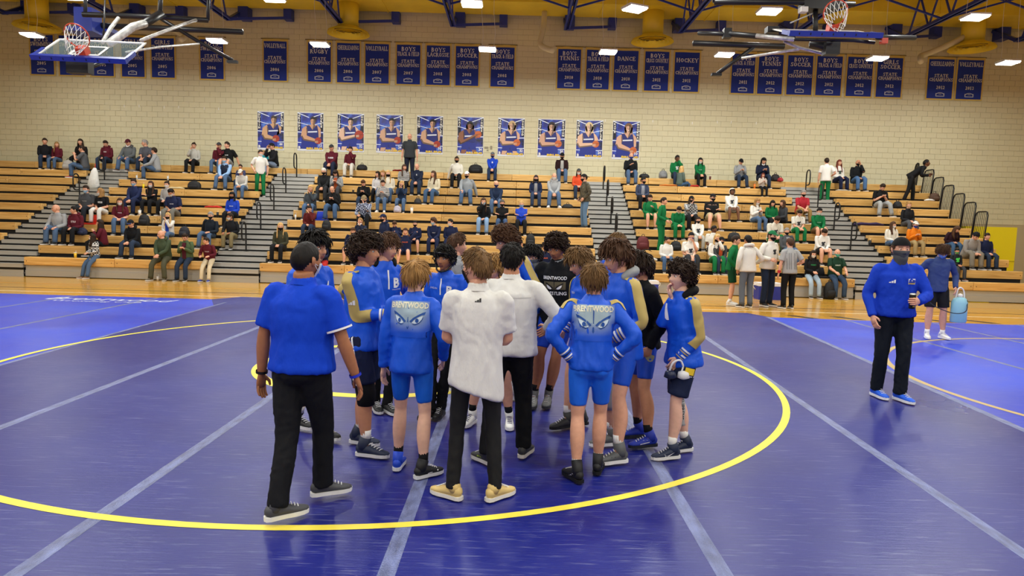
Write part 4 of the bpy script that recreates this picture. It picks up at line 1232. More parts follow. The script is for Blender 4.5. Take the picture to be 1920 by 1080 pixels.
c3.part(MB().tube([kn + (c3.legs[1][0] - kn) * .24, kn + (c3.legs[1][0] - kn) * .12, kn, kn + (an - kn) * .12, kn + (an - kn) * .24], np.array([.072, .079, .079, .074, .066]) * c3.s, 16), 'knee_pad', cloth('#0d0d10'))

# 4 boy with the B on the chest
c4 = near('person with white letter B on blue jacket and black hood', (726, 774), (704, 770), (738, 430), 34, 6, -8, skin='f', hair='mop', hc='n', top=BLUE, tmat=shiny, bottom='#101114', tight=True, hood='#0d0d0f',
          shoe='#26282a', sole='#dcdcda', hands=((.30, .0, -.05), (.20, -.04, .06)), elbow=(None, (1, -.2, -.1)), hy=26, shoe_top=.15)
bv = bvh_of(c4.top)
v, f = text2d('B', height=.095 * c4.s, bold=.045); print_on(c4, c4.top, v, f, c4.T(.085, .12, .33), c4.cs, c4.cu, c4.cf, WHT, 'lettering', .004, 0, bv)
v, f = text2d('WRESTLING', width=.10, height=.012); print_on(c4, c4.top, v, f, c4.T(.085, .12, .265), c4.cs, c4.cu, c4.cf, WHT, 'lettering', .004, 0, bv)
bar_print(c4, c4.top, [c4.T(0, .1, .45), c4.T(0, .1, .36), c4.T(0, .1, .27)], None, .014, .014, c4.cf, WHT, 'zip', 8, 2, .004, bv, c4.cs)
gold_sleeve(c4, 0, c4.cs + c4.cf * .6, bv, .045); gold_sleeve(c4, 1, -c4.cs + c4.cf * .3, bv, .055)

# 5 blond boy from behind
c5 = near('person with blond bowl haircut from behind, printed blue jacket, blue shorts and pale legs', (746, 880), (793, 897), (794, 476), 170, 8, -38, skin='p', hair='fringe', hc='o', top=BLUE, tmat=shiny, bottom='#1463d6', bmat=shiny, leg='snug', tight=True, fatleg=.92,
          shoe=('#1c46c8', '#16171a'), sole='#dfe0e2', sock='#121316', hands=((.25, .02, -.13), (.22, .14, -.02)), lean=3, w=.95, shoe_top=.14, hem=-.12, mask=('m', '#15161a'), hy=-14)
bv = bvh_of(c5.top); back_print(c5, bv, w=.335)
for a in ((-.5, .5), (.5, .5)): pass
v = np.array([(-.03, -.025), (-.02, -.025), (.0, .025), (-.01, .025), (.0, -.025), (.01, -.025), (.03, .025), (.02, .025), (-.04, .0), (-.04, -.008), (.045, .004), (.045, .012)])
shoe_print(c5, 1, v, [(0, 1, 2, 3), (4, 5, 6, 7), (8, 9, 10, 11)], '#f2f2f2', .07, .035)

# 6 boy with headgear, and the brown-haired one behind him
c6 = near('person in black wrestling headgear with dark curly hair facing the camera', (826, 782), (806, 786), (838, 450), -22, 10, -6, skin='t', hair='curly', hc='k', top=BLUE, tmat=shiny, bottom='#101114', tight=True, shoe='#121316', sole='#333333',
          hands=((.25, .06, -.1), (.25, .06, -.1)), cap=('gear', '#0e0e12'), shift=(.08, .1), shoe_top=.15)
bv = bvh_of(c6.top)
bar_print(c6, c6.top, [c6.T(0, .1, .46), c6.T(0, .1, .38), c6.T(0, .1, .3)], None, .012, .012, c6.cf, WHT, 'zip', 8, 2, .004, bv, c6.cs)
v, f = text2d('B', height=.07, bold=.04); print_on(c6, c6.top, v, f, c6.T(.09, .1, .35), c6.cs, c6.cu, c6.cf, WHT, 'lettering', .004, 0, bv)
v, f = text2d('JORDAN', width=.09, height=.02); print_on(c6, c6.top, v, f, c6.T(-.09, .1, .36), c6.cs, c6.cu, c6.cf, WHT, 'lettering', .004, 0, bv)
c6b = near('person with short brown hair and grey shirt, only the head showing behind the headgear', (838, 735), (855, 736), (836, 430), 115, 0, 0, skin='f', hair='short', hc='n', top='#8b8d90', bottom='#2248b8', leg='snug', tight=True, shoe='#26282a', sock='#dddddd', hands=((.25, .06, -.1), (.25, .06, -.1)), shift=(-.05, .25))

# 7 white polo, blond, from behind
c7 = near('person from behind in white short sleeved polo, arms folded, tan shoes', (848, 936), (928, 938), (886, 455), 183, 52, -46, skin='f', hair='short', hc='a', top='#d9d8d4', sleeve='short', collar='#d9d8d4', bottom='#0f1012', shoe='#d9bd7a', sole='#efece2',
          hands=((-.02, .17, .15), (.0, .19, .12)), elbow=((.95, -.25, -.75), (.8, -.3, -.8)), hy=48, mask=('m', '#101114'), glasses=True, g=1.03, w=1.03, hem=-.15, lean=1, shoe_top=.095, tight=True, bmat=lambda c: mat('slim_trousers', c, .75))
for v_ in c7.top.data.vertices:   # shirt tail hangs lower on the right
    q_ = np.array(v_.co) + c7.base - c7.pel
    k_ = max(0, min(1, (.12 - q_[2]) / .2)); v_.co.z -= .10 * k_ * max(0, min(1, .5 - np.dot(q_, c7.S) / .3))
bv = bvh_of(c7.top); v, f = bars3(.034); print_on(c7, c7.top, v, f, c7.T(0.0, -.1, .44), -c7.cs, c7.cu, -c7.cf, M_black, 'neck_mark', .004, 0, bv)

# 8 white quarter-zip, dark hair, from behind
c8 = near('person in white long sleeved quarter-zip with thinning dark hair, seen from behind', (912, 872), (982, 858), (942, 446), 168, 50, -8, skin='m', hair='short', hc='k', top='#d4d3cf', collar='#d4d3cf', bottom='#111214', shoe='#3a3b3c', sole='#d8d4cc', g=1.14, w=1.14,
          hands=((.10, .26, .08), (.27, .20, .10)), elbow=(None, (.9, -.4, -.5)), hem=-.10)
bv = bvh_of(c8.top)
bar_print(c8, c8.top, [c8.T(-.18, -.1, .36), c8.T(0, -.1, .35), c8.T(.18, -.1, .36)], None, .005, .005, -c8.cf, plain('#b9b8b4'), 'yoke_seam', 14, 2, .003, bv)
v, f = text2d('HOKA', width=.05, bold=.01); shoe_print(c8, 0, v, f, '#c8e83a', .05, .045)
# 8b, 8c: boys beyond the two white shirts
c8b = near('person with sandy hair peeking out between the two white shirts', (955, 800), (884, 796), (906, 466), -12, 14, -10, skin='f', hair='mop', hc='o', top=BLUE, tmat=shiny, bottom='#1b4ec4', bmat=shiny, leg='snug', tight=True, shoe='#e8e8e4', sole='#f0f0ec', sock='#101114', hands=((.25, .1, -.1), (.25, .1, -.1)), hp=14, shoe_top=.15)
c8c = near('person with curly brown hair bending forward behind the white quarter-zip', (985, 748), (955, 752), (930, 420), -62, 0, 0, h=1.86, lean=17, skin='f', hair='curly', hc='n', top=BLUE, tmat=shiny, bottom='#14203f', leg='shorts', shoe='#dddddd', sock='#e9e9e6', hands=((.2, .2, .0), (.2, .2, .0)), hp=16, shift=(.04, -.05), shoe_top=.14)
bv = bvh_of(c8c.top); gold_sleeve(c8c, 0, c8c.cs, bv, .06)

# 9 gaiter over the nose
c9 = near('person in black shirt with grey gaiter pulled up over the nose', (1004, 738), (984, 740), (1004, 452), -16, 10, -8, skin='f', hair='mop', hc='k', top='#121318', sleeve='long', bottom='#101114', tight=True, shoe='#dddddd', sock='#e9e9e6', hands=((.25, .05, -.1), (.25, .05, -.1)), mask=('g', '#5c5f62'), hp=6, shift=(.0, .15))
# 10 black tee
c10 = near('tall person in black printed tee with grey gaiter round the neck and curly hair', (1026, 762), (1000, 762), (1044, 428), -20, 10, 12, skin='t', hair='curly', hc='d', top='#101216', sleeve='short', bottom='#1b49bd', bmat=shiny, leg='snug', tight=True, shoe='#6c6d6c', sole='#3a3a3a', sock='#14151a', shoe_top=.16,
          hands=((.24, .06, -.1), (.25, .10, -.10)), mask=('n', '#8a8d90'), hp=14, hy=-6, shift=(.14, .0))
bv = bvh_of(c10.top)
for t_, z_, h_ in (('BRENTWOOD', .355, .034), ('WRESTLING', .205, .034)):
    v, f = text2d(t_, width=.235, height=h_, bold=.02); print_on(c10, c10.top, v, f, c10.T(0, .1, z_), c10.cs, c10.cu, c10.cf, WHT, 'lettering', .004, 0, bv)
pv = np.array([(-.11, -.03), (0, -.03), (.11, -.03), (.11, .03), (0, .03), (-.11, .03)]); bar_print(c10, c10.top, [c10.T(-.11, .1, .28), c10.T(0, .1, .28), c10.T(.11, .1, .28)], None, .075, .075, c10.cf, plain('#5b533c'), 'print_panel', 12, 4, .004, bv, c10.cu)
(dv, df), (lv, lf) = eyes2d(.19)
print_on(c10, c10.top, dv, df, c10.T(0, .1, .282), c10.cs, c10.cu, c10.cf, M_black, 'eye_print', .007, 0, bv); print_on(c10, c10.top, lv, lf, c10.T(0, .1, .282), c10.cs, c10.cu, c10.cf, WHT, 'eye_print', .010, 0, bv)

# 11 behind the hands-on-hips boy
c11 = near('person with light brown hair looking down, behind the one with hands on hips', (1088, 800), (1062, 806), (1102, 453), -66, 0, 6, skin='f', hair='mop', hc='a', top=BLUE, tmat=shiny, bottom='#1b49bd', bmat=shiny, leg='snug', tight=True, shoe='#3b3c3c', sole='#222222', sock='#e9e9e6', hands=((.22, .12, -.05), (.22, .12, -.05)), hp=20, shift=(.08, 0), shoe_top=.15)
bv = bvh_of(c11.top); gold_sleeve(c11, 1, -c11.cs + c11.cf, bv, .05)
v, f = text2d('CORY', width=.08, height=.02); print_on(c11, c11.top, v, f, c11.T(-.02, .1, .36), c11.cs, c11.cu, c11.cf, WHT, 'lettering')

# 12 hands on hips
c12 = near('person from behind with hands on hips, printed blue jacket and bright blue shorts', (1080, 904), (1120, 888), (1106, 481), 176, 30, -10, skin='f', hair='fringe', hc='a', top=BLUE, tmat=shiny, bottom='#1a66e0', bmat=shiny, leg='snug', tight=True, fatleg=.98, shoe='#17181b', sole='#101113', sock='#e9e9e6',
           hands=((.165, -.05, .02), (.165, -.02, .03)), elbow=((1, -.35, -.05), (1, -.35, -.05)), shoe_top=.16, hem=-.07, lean=2, curl=((40, (.6, 0, -.3), (.5, .4, -.6)), (40, (-.6, 0, -.3), (-.5, .4, -.6))))
bv = bvh_of(c12.top); back_print(c12, bv, w=.35)
for q in (0, 1):
    for t0, t1, mm in ((.66, .71, WHT), (.76, .79, M_black), (.84, .89, WHT), (.93, .95, GOLD)): sleeve_band(c12, q, t0, t1, mm)
    a, e, t = c12.arms[q]; bar_print(c12, c12.top, [c12.T((.13 if q == 0 else -.13), -.05, .47), a, a + (e - a) * .3], None, .035, .03, c12.cu - c12.cf * .4 + c12.cs * (.6 if q == 0 else -.6), GOLD, 'gold_panel', 16, 7, .006, bv)
v, f = bars3(.05); shoe_print(c12, 1, v, f, '#f2f2f2', .03, .04); shoe_print(c12, 0, v, f, '#f2f2f2', .02, .045)

# 13 tall boy facing left with the grey hood
c13 = near('tall person with brown hair facing left, grey hood over gold striped blue jacket', (1158, 872), (1146, 838), (1160, 438), -72, 0, -6, skin='f', hair='mop', hc='n', top=BLUE, tmat=shiny, hood='#8d9092', bottom='#1c55cc', bmat=shiny, leg='snug', tight=True, shoe='#56585a', sole='#ededeb', sock='#e9e9e6',
           hands=((.14, .16, .02), (.1, .24, .05)), hp=12, shoe_top=.16, hem=-.16, shift=(.03, 0))
bv = bvh_of(c13.top); gold_sleeve(c13, 0, c13.cs, bv, .075)
kn, an = c13.legs[1][1], c13.legs[1][2]
c13.part(MB().tube([kn + (c13.legs[1][0] - kn) * .2, kn, kn + (an - kn) * .3, kn + (an - kn) * .4], np.array([.068, .066, .064, .058]) * c13.s, 14, cap=.05), 'knee_sleeve', cloth('#a9abab'))
v = np.array([(x + dx_ + .3 * y, y) for x in (-.03, 0, .03) for dx_, y in ((-.006, -.022), (.006, -.022), (.006, .022), (-.006, .022))]); shoe_print(c13, 0, v, [(0, 1, 2, 3), (4, 5, 6, 7), (8, 9, 10, 11)], '#15161a', .05, .035)
# 14 black sleeve behind him, 14b blond hair beyond
c14 = near('person in black sweatshirt and blue shorts behind the tall grey hood', (1216, 842), (1196, 820), (1200, 462), -78, 4, 0, skin='m', hair='mop', hc='d', top='#0f1013', bottom='#1b49bd', bmat=shiny, leg='snug', tight=True, shoe='#1f35a8', sole='#20242e', sock='#14151a', hands=((.2, .02, -.06), (.2, .12, -.02)), elbow=((.5, -.9, -.3), None), shoe_top=.14, shift=(-.02, .08), hp=8)
v = np.array([(-.03, -.025), (-.02, -.025), (.0, .025), (-.01, .025), (.0, -.025), (.01, -.025), (.03, .025), (.02, .025), (-.04, .0), (-.04, -.008), (.045, .004), (.045, .012)])
shoe_print(c14, 0, v, [(0, 1, 2, 3), (4, 5, 6, 7), (8, 9, 10, 11)], '#f2f2f2', .06, .04)
bv = bvh_of(c14.bottom); pv = np.array([(.04 * math.cos(t) * (1 + .2 * math.sin(3 * t)), .03 * math.sin(t)) for t in np.linspace(0, 6.28, 13)[:-1]])
print_on(c14, c14.bottom, pv, [tuple(range(12))], c14.legs[0][0] + (c14.legs[0][1] - c14.legs[0][0]) * .3 + c14.S * .05, -c14.f, c14.U, c14.S, plain('#8d8a6a'), 'emblem', .004, 0, bv)
c14b = near('person with fair hair at the back of the huddle beyond the grey hood', (1140, 752), (1160, 756), (1150, 429), -30, 0, 0, skin='f', hair='short', hc='a', top=BLUE, tmat=shiny, bottom='#14203f', leg='shorts', shoe='#3b3c3c', sock='#e9e9e6', hands=((.25, .05, -.1), (.25, .05, -.1)))

# 15 curly boy on the right
c15 = near('person with curly dark hair and black hood at right, hand at the chin', (1258, 862), (1284, 848), (1266, 480), -76, 2, 6, skin='p', hair='curly', hc='d', top=BLUE, tmat=shiny, hood='#0d0d0f', bottom='#1b2440', leg='shorts', shoe='#1c2742', sole='#e2e2e0', sock='#e9e9e6', fatleg=.95,
           hands=((.12, .10, -.05), (.0, .135, .455)), elbow=((.4, -.9, -.4), (.5, .1, -1)), curl=(50, (70, (0, 0, 1), (-.3, .2, .9))), hp=-6, hy=4, shoe_top=.14, hem=-.13)
bv = bvh_of(c15.top); gold_sleeve(c15, 0, c15.cs, bv, .07)
bar_print(c15, c15.top, [c15.T(0, .1, .43), c15.T(0, .1, .36), c15.T(0, .1, .28)], None, .012, .012, c15.cf, WHT, 'zip', 8, 2, .004, bv, c15.cs)
bv = bvh_of(c15.bottom); hp_, k_ = c15.legs[0][0], c15.legs[0][1]
for ww, mm, of in ((.10, WHT, .004), (.085, plain('#12182c'), .0055), (.065, plain('#e6c52c'), .007)):
    bar_print(c15, c15.bottom, [hp_ + (k_ - hp_) * (.30 - ww), hp_ + (k_ - hp_) * (.30 + ww * 1.1)], None, ww * 1.2, ww * 1.2, c15.S, mm, 'side_panel', 4, 4, of, bv)
kn, an = c15.legs[1][1], c15.legs[1][2]
ks = c15.part(MB().tube([kn + (c15.legs[1][0] - kn) * .35, kn, kn + (an - kn) * .3, kn + (an - kn) * .55, kn + (an - kn) * .6], np.array([.075, .062, .064, .052, .05]) * c15.s, 16, cap=.05), 'leg_sleeve', cloth('#b4b6b6'))
v, f = text2d('SUPREME', width=.17, height=.035); v = np.stack([v[:, 1], -v[:, 0]], 1)
print_on(c15, ks, v, f, kn + (an - kn) * .22 + c15.S * .05, -c15.f, c15.U, c15.S, M_black, 'lettering', .003)
v, f = swoosh(.09); shoe_print(c15, 0, v, f, '#f2f2f2', .04, .04)
# headgear in his hand
hg = thing('wrestling_headgear', 'white and navy wrestling headgear held at the right of the huddle', 'headgear', tuple(c15.arms[0][2] + np.array([-.02, -.03, -.13])))
for k, (dx_, c_) in enumerate(((-.05, '#1b2440'), (.05, '#dfe0e0'))): MB().tube([(dx_, 0, -.012), (dx_, .0, .03)], [.05, .04], 12, (1, 0, 0)).build('ear_cup', plain(c_, .35), hg, True)
MB().tube(spline([(-.06, 0, .02), (-.04, -.02, .10), (.02, -.01, .12), (.06, 0, .04)], 12), .008, 6).build('strap', plain('#e6e6e6'), hg, True)
MB().tube(spline([(-.06, .02, .0), (-.02, .06, -.07), (.03, .05, -.06), (.06, .02, 0)], 12), .008, 6).build('strap', plain('#1b2440'), hg, True)

# 16 man in blue pullover walking in from the right
c16 = near('person in blue pullover, dark jeans and backwards cap walking forward with a tall can', (1686, 752), (1642, 744), (1682, 437), -8, 22, 14, skin='f', hair='short', hc='n', top='#153cb8', tmat=cloth, collar='#153cb8', bottom='#10161f', shoe='#1f5fe0', sole='#e9ecef', g=1.08, w=1.08, cap=('back', '#0f0f11'), mask=('g', '#4a4c50'),
           hands=((.12, .27, .12), (.25, .10, -.06)), elbow=((.9, -.4, -.6), None), hem=-.06, lean=2, flx=(0, 0), curl=((62, (-.9, .1, 0), (-.75, -.65, .05)), 45))
bv = bvh_of(c16.top); v, f = bars3(.05); print_on(c16, c16.top, v, f, c16.T(-.09, .1, .32), c16.cs, c16.cu, c16.cf, WHT, 'chest_mark', .004, 0, bv)
pv = np.array([(-.04, -.03), (.04, -.03), (.04, .03), (-.04, .03)])
print_on(c16, c16.top, pv, [(0, 1, 2, 3)], c16.T(.1, .1, .32), c16.cs, c16.cu, c16.cf, WHT, 'emblem', .004, 0, bv)
print_on(c16, c16.top, pv * (.9, .45) + (0, -.008), [(0, 1, 2, 3)], c16.T(.1, .1, .32), c16.cs, c16.cu, c16.cf, plain('#2a3f9a'), 'emblem', .006, 0, bv)
print_on(c16, c16.top, pv * (.9, .18) + (0, -.022), [(0, 1, 2, 3)], c16.T(.1, .1, .32), c16.cs, c16.cu, c16.cf, plain('#d2b23a'), 'emblem', .008, 0, bv)
d_, pn_, th_ = c16.hands[0]
cp = c16.arms[0][2] + d_ * .075 + pn_ * .035
can = thing('drink_can', 'tall black can with gold lettering held before the blue pullover', 'can', (cp[0], cp[1], cp[2] - .075))
MB().tube([(0, 0, 0), (0, 0, .006), (0, 0, .15), (0, 0, .162), (0, 0, .166)], [.026, .032, .032, .027, .025], 16, cap=0).build('can_body', plain('#1d1d1f', .3, .4), can, True)
v, f = text2d('STORM', width=.10, height=.026, bold=.02)
MB().add([(y * .9, -.0332 + y * y * 8, .07 + x) for x, y in v], f).build('lettering', plain('#d8b43a'), can)
MB().tube([(0, 0, .150), (0, 0, .164)], [.0325, .0275], 16, cap=None).build('rim', plain('#c9c9c9', .3, .9), can, True)

# 17 boy with the bucket sprayer
p = gnd(1749, 634, MT)
c17 = person('person in faded navy sweatshirt and black shorts carrying a pale blue jug', (p.x, p.y, MT), yaw=-14, h=1.76, hi=True, lean=6, hp=30, skin='f', hair='fringe', hc='n', top='#3a4a78', bottom='#17181c', leg='shorts', shoe='#ececea', sole='#f2f2f0', sock='#ececea', mask=('m', '#7fa9d6'),
             hands=((.27, .08, -.02), (.30, .16, .12)), feet=((.15, .0, 0, 20), (-.12, .05, 0, -8)))
jp = c17.arms[0][2]
jug = thing('plastic_jug', 'pale blue plastic jug with hose hanging beside the black shorts', 'jug', (jp[0] + .08, jp[1] - .02, jp[2] - .62))
MB().tube([(0, 0, 0), (0, 0, .02), (0, 0, .36), (0, 0, .43), (0, 0, .45)], [(.12, .1), (.135, .11), (.135, .11), (.1, .08), (.05, .05)], 14, cap=0).build('jug_body', mat('jug_plastic', '#9fdcea', .35, trans=.25), jug, True)
MB().tube([(0, 0, .45), (0, 0, .5)], .04, 12).build('jug_cap', M_white, jug, True)
MB().tube(spline([(-.08, 0, .42), (-.05, 0, .58), (0.0, 0, .62), (.06, 0, .56), (.08, 0, .42)], 14), .012, 6).build('jug_handle', M_white, jug, True)
MB().tube(spline([(.1, -.05, .4), (.02, -.16, .22), (-.2, -.2, .18), (-.45, -.12, .26), (-.55, -.05, .34)], 20), .008, 6).build('hose', plain('#20262b'), jug, True)
# ================================================================ BANNERS, POSTERS, BASKETS
# a small roman alphabet drawn with thick and thin strokes and serifs
TK, TN = .22, .115
def _l(x0, y0, x1, y1, t): return ('l', x0, y0, x1, y1, t)
def _a(cx, cy, rx, ry, a0, a1): return ('a', cx, cy, rx, ry, a0, a1)
GL = {
 'A': (.95, [_l(.08, 0, .47, 1, TN), _l(.47, 1, .86, 0, TK), _l(.24, .36, .7, .36, TN), ('s', .08, 0), ('s', .86, 0)]),
 'B': (.8, [_l(.2, 0, .2, 1, TK), _a(.38, .75, .27, .22, -90, 90), _a(.4, .28, .31, .26, -90, 90), _l(.1, .97, .4, .97, TN), _l(.1, .03, .4, .03, TN), _l(.2, .53, .4, .53, TN)]),
 'C': (.82, [_a(.45, .5, .38, .48, 40, 320), _l(.76, .95, .76, .68, TN), _l(.76, .05, .76, .28, TN)]),
 'D': (.88, [_l(.2, 0, .2, 1, TK), _a(.4, .5, .4, .47, -90, 90), _l(.1, .97, .4, .97, TN), _l(.1, .03, .4, .03, TN)]),
 'E': (.76, [_l(.2, 0, .2, 1, TK), _l(.1, .96, .66, .96, TN), _l(.1, .04, .7, .04, TN), _l(.2, .52, .5, .52, TN), _l(.66, .96, .66, .78, TN), _l(.7, .04, .7, .24, TN), _l(.5, .62, .5, .42, TN)]),
 'F': (.7, [_l(.2, 0, .2, 1, TK), _l(.1, .96, .66, .96, TN), _l(.2, .52, .5, .52, TN), _l(.66, .96, .66, .78, TN), ('s', .2, 0)]),
 'G': (.86, [_a(.45, .5, .38, .48, 40, 330), _l(.72, .05, .72, .42, TK), _l(.56, .43, .86, .43, TN), _l(.74, .95, .74, .7, TN)]),
 'H': (.98, [_l(.2, 0, .2, 1, TK), _l(.78, 0, .78, 1, TK), _l(.2, .52, .78, .52, TN), ('s', .2, 0), ('s', .2, 1), ('s', .78, 0), ('s', .78, 1)]),
 'I': (.42, [_l(.21, 0, .21, 1, TK), ('s', .21, 0), ('s', .21, 1)]),
 'K': (.95, [_l(.2, 0, .2, 1, TK), _l(.2, .42, .8, 1, TN), _l(.42, .62, .84, 0, TK), ('s', .2, 0), ('s', .2, 1), ('s', .8, 1), ('s', .84, 0)]),
 'L': (.74, [_l(.2, 0, .2, 1, TK), _l(.1, .04, .7, .04, TN), _l(.7, .04, .7, .28, TN), ('s', .2, 1)]),
 'M': (1.16, [_l(.16, 0, .16, 1, TN), _l(.18, 1, .58, .05, TK), _l(.58, .05, .98, 1, TN), _l(.98, 0, .98, 1, TK), ('s', .16, 0), ('s', .98, 0), ('s', .14, 1), ('s', 1.0, 1)]),
 'N': (.98, [_l(.18, 0, .18, 1, TN), _l(.18, 1, .8, 0, TK), _l(.8, 0, .8, 1, TN), ('s', .18, 0), ('s', .14, 1), ('s', .8, 1)]),
 'O': (.92, [_a(.46, .5, .38, .48, 0, 360)]),
 'P': (.76, [_l(.2, 0, .2, 1, TK), _a(.38, .72, .3, .25, -90, 90), _l(.1, .97, .4, .97, TN), _l(.2, .47, .4, .47, TN), ('s', .2, 0)]),
 'R': (.88, [_l(.2, 0, .2, 1, TK), _a(.38, .73, .28, .24, -90, 90), _l(.1, .97, .4, .97, TN), _l(.2, .5, .4, .5, TN), _l(.42, .5, .8, 0, TK), ('s', .2, 0), ('s', .82, 0)]),
 'S': (.66, [_a(.34, .74, .25, .23, 50, 270), _a(.34, .26, .27, .24, -130, 90), _l(.6, .95, .6, .72, TN), _l(.06, .05, .06, .3, TN)]),
 'T': (.84, [_l(.42, 0, .42, 1, TK), _l(.06, .96, .78, .96, TN), _l(.06, .96, .06, .76, TN), _l(.78, .96, .78, .76, TN), ('s', .42, 0)]),
 'U': (.96, [_l(.2, .3, .2, 1, TK), _l(.76, .3, .76, 1, TN), _a(.48, .32, .28, .31, 180, 360), ('s', .2, 1), ('s', .76, 1)]),
 'V': (.94, [_l(.12, 1, .48, 0, TK), _l(.48, 0, .84, 1, TN), ('s', .12, 1), ('s', .84, 1)]),
 'W': (1.3, [_l(.12, 1, .4, 0, TK), _l(.4, 0, .65, .95, TN), _l(.65, .95, .92, 0, TK), _l(.92, 0, 1.18, 1, TN), ('s', .12, 1), ('s', 1.18, 1), ('s', .65, 1)]),
 'Y': (.92, [_l(.1, 1, .46, .46, TK), _l(.46, .46, .82, 1, TN), _l(.46, 0, .46, .48, TK), ('s', .46, 0), ('s', .12, 1), ('s', .82, 1)]),
 '&': (.95, [_a(.4, .78, .2, .2, 0, 360), _a(.38, .27, .3, .26, 90, 330), _l(.28, .68, .86, .03, TK), ('s', .82, .5)]),
 '0': (.66, [_a(.33, .5, .26, .48, 0, 360)]), '1': (.5, [_l(.27, 0, .27, 1, TK), _l(.08, .8, .27, .98, TN), ('s', .27, 0)]),
 '2': (.66, [_a(.32, .7, .25, .27, -30, 170), _l(.52, .56, .1, .05, TK), _l(.08, .05, .6, .05, .1), _l(.6, .05, .6, .2, TN)]),
 '3': (.64, [_a(.3, .74, .24, .23, -90, 150), _a(.3, .27, .27, .26, -150, 90)]),
 '4': (.66, [_l(.46, 0, .46, 1, TK), _l(.46, 1, .05, .3, TN), _l(.05, .28, .62, .28, .1)]),
 '5': (.64, [_a(.3, .32, .27, .3, -140, 120), _l(.14, .55, .14, .97, TN), _l(.14, .94, .56, .94, .11)]),
 '6': (.66, [_a(.33, .32, .25, .3, 0, 360), _a(.5, .4, .42, .56, 95, 180)]),
 '7': (.62, [_l(.58, .95, .26, 0, TK), _l(.06, .94, .6, .94, .11), _l(.06, .94, .06, .76, TN)]),
 '8': (.66, [_a(.33, .75, .22, .22, 0, 360), _a(.33, .27, .27, .25, 0, 360)]), ' ': (.4, [])}
def roman(body, width=None, height=.1, squeeze=True):
    V, F = [], []; x = 0.0
    def quad(p): k = len(V); V.extend(p); F.append((k, k + 1, k + 2, k + 3))
    for ch in body:
        w_, st = GL[ch]
        for q in st:
            if q[0] == 'l':
                _, x0, y0, x1, y1, t = q; dx_, dy_ = x1 - x0, y1 - y0; L = math.hypot(dx_, dy_)
                if abs(dy_) > .3 * L: quad([(x + x0 - t / 2, y0), (x + x0 + t / 2, y0), (x + x1 + t / 2, y1), (x + x1 - t / 2, y1)])
                else: quad([(x + x0, y0 - t / 2), (x + x1, y1 - t / 2), (x + x1, y1 + t / 2), (x + x0, y0 + t / 2)])
            elif q[0] == 's': quad([(x + q[1] - .15, q[2] - .045), (x + q[1] + .15, q[2] - .045), (x + q[1] + .15, q[2] + .045), (x + q[1] - .15, q[2] + .045)])
            else:
                _, cx, cy, rx, ry, a0, a1 = q; n = 10; pr = None
                for i in range(n + 1):
                    a = R(a0 + (a1 - a0) * i / n); c, s_ = math.cos(a), math.sin(a)
                    t = TN + (TK - TN) * abs(c) ** 1.3
                    cur = ((x + cx + c * rx, cy + s_ * ry), (x + cx + c * max(0, rx - t), cy + s_ * (ry - min(t, TN * 1.1))))
                    if pr: quad([pr[0], cur[0], cur[1], pr[1]])
                    pr = cur
        x += w_ + .06
    V = np.array(V) - (x / 2, .5)
    sx = height
    if width and (x * height > width or not squeeze): sx = width / x
    return V * (sx, height), F
M_ban = mat('banner_cloth', '#17308f', .75, bump=(5, .4, (1, 1, .4), .03)); M_gold = mat('gold_trim', '#cdb25c', .7); M_let = plain('#dcdce0', .6)
BL = [(54, 101, 'BOYS/SWIMMING', '2005', 'cut off at the left edge'), (108, 158, 'GIRLS/SWIMMING', '2005', 'half hidden below the left backboard'), (167, 213, 'BOYS/SOCCER', '2005', 'behind the right end of the left backboard'),
      (225, 271, 'GIRLS/SOCCER', '2005', 'between the left backboard and the girls track banner'), (281, 328, 'GIRLS/TRACK & FIELD', '2005', 'reading girls track and field 2005'), (373, 420, 'BOYS/SWIMMING', '2006', 'reading boys swimming, behind the left basket brace'), (492, 539, 'VOLLEYBALL', '2006', 'reading volleyball, standing alone left of the rugby banner'),
      (575, 622, 'BOYS/RUGBY', '2006', 'reading boys rugby 2006'), (630, 676, 'CHEERLEADING', '2006', 'reading cheerleading, under the yellow diffuser'), (683, 731, 'VOLLEYBALL', '2007', 'reading volleyball, right of the cheerleading one under the diffuser'), (742, 790, 'BOYS/TRACK & FIELD', '2007', 'reading boys track and field, left of lacrosse'),
      (798, 846, 'BOYS/LACROSSE', '2008', 'reading boys lacrosse 2008'), (853, 900, 'BOYS/SOCCER', '2008', 'reading boys soccer, right of lacrosse'), (919, 967, 'BOYS/TRACK & FIELD', '2008', 'reading boys track and field, beside the soccer banner'), (1045, 1092, 'BOYS/TENNIS', '2010', 'reading boys tennis, beside the cream pipe elbow'),
      (1099, 1146, 'BOYS/TRACK & FIELD', '2010', 'reading boys track and field, between tennis and dance'), (1151, 1200, 'DANCE', '2010', 'reading dance 2010'), (1209, 1258, 'BOYS/CROSS COUNTRY', '2011', 'reading boys cross country, left of hockey'), (1265, 1315, 'HOCKEY', '2011', 'reading hockey 2011'),
      (1373, 1420, 'BOYS/TRACK & FIELD', '2011', 'reading boys track and field, behind the right basket brace'), (1423, 1473, 'BOYS/TENNIS', '2012', 'reading boys tennis, behind the right backboard pipes'), (1478, 1529, 'BOYS/SOCCER', '2012', 'reading boys soccer, left below the right backboard'), (1533, 1584, 'BOYS/TRACK & FIELD', '2012', 'reading boys track and field, below the right rim'),
      (1590, 1642, 'BOYS/CROSS COUNTRY', '2012', 'reading boys cross country, left of girls soccer'), (1647, 1698, 'GIRLS/SOCCER', '2012', 'reading girls soccer 2012'), (1742, 1796, 'CHEERLEADING', '2012', 'reading cheerleading, near the right edge'), (1798, 1850, 'VOLLEYBALL', '2013', 'reading volleyball, cut off at the right edge')]
def flat(v2, f, x, z, y, name, m, parent):
    return MB().add([(x + a, y, z + b) for a, b in v2], f).build(name, m, parent)
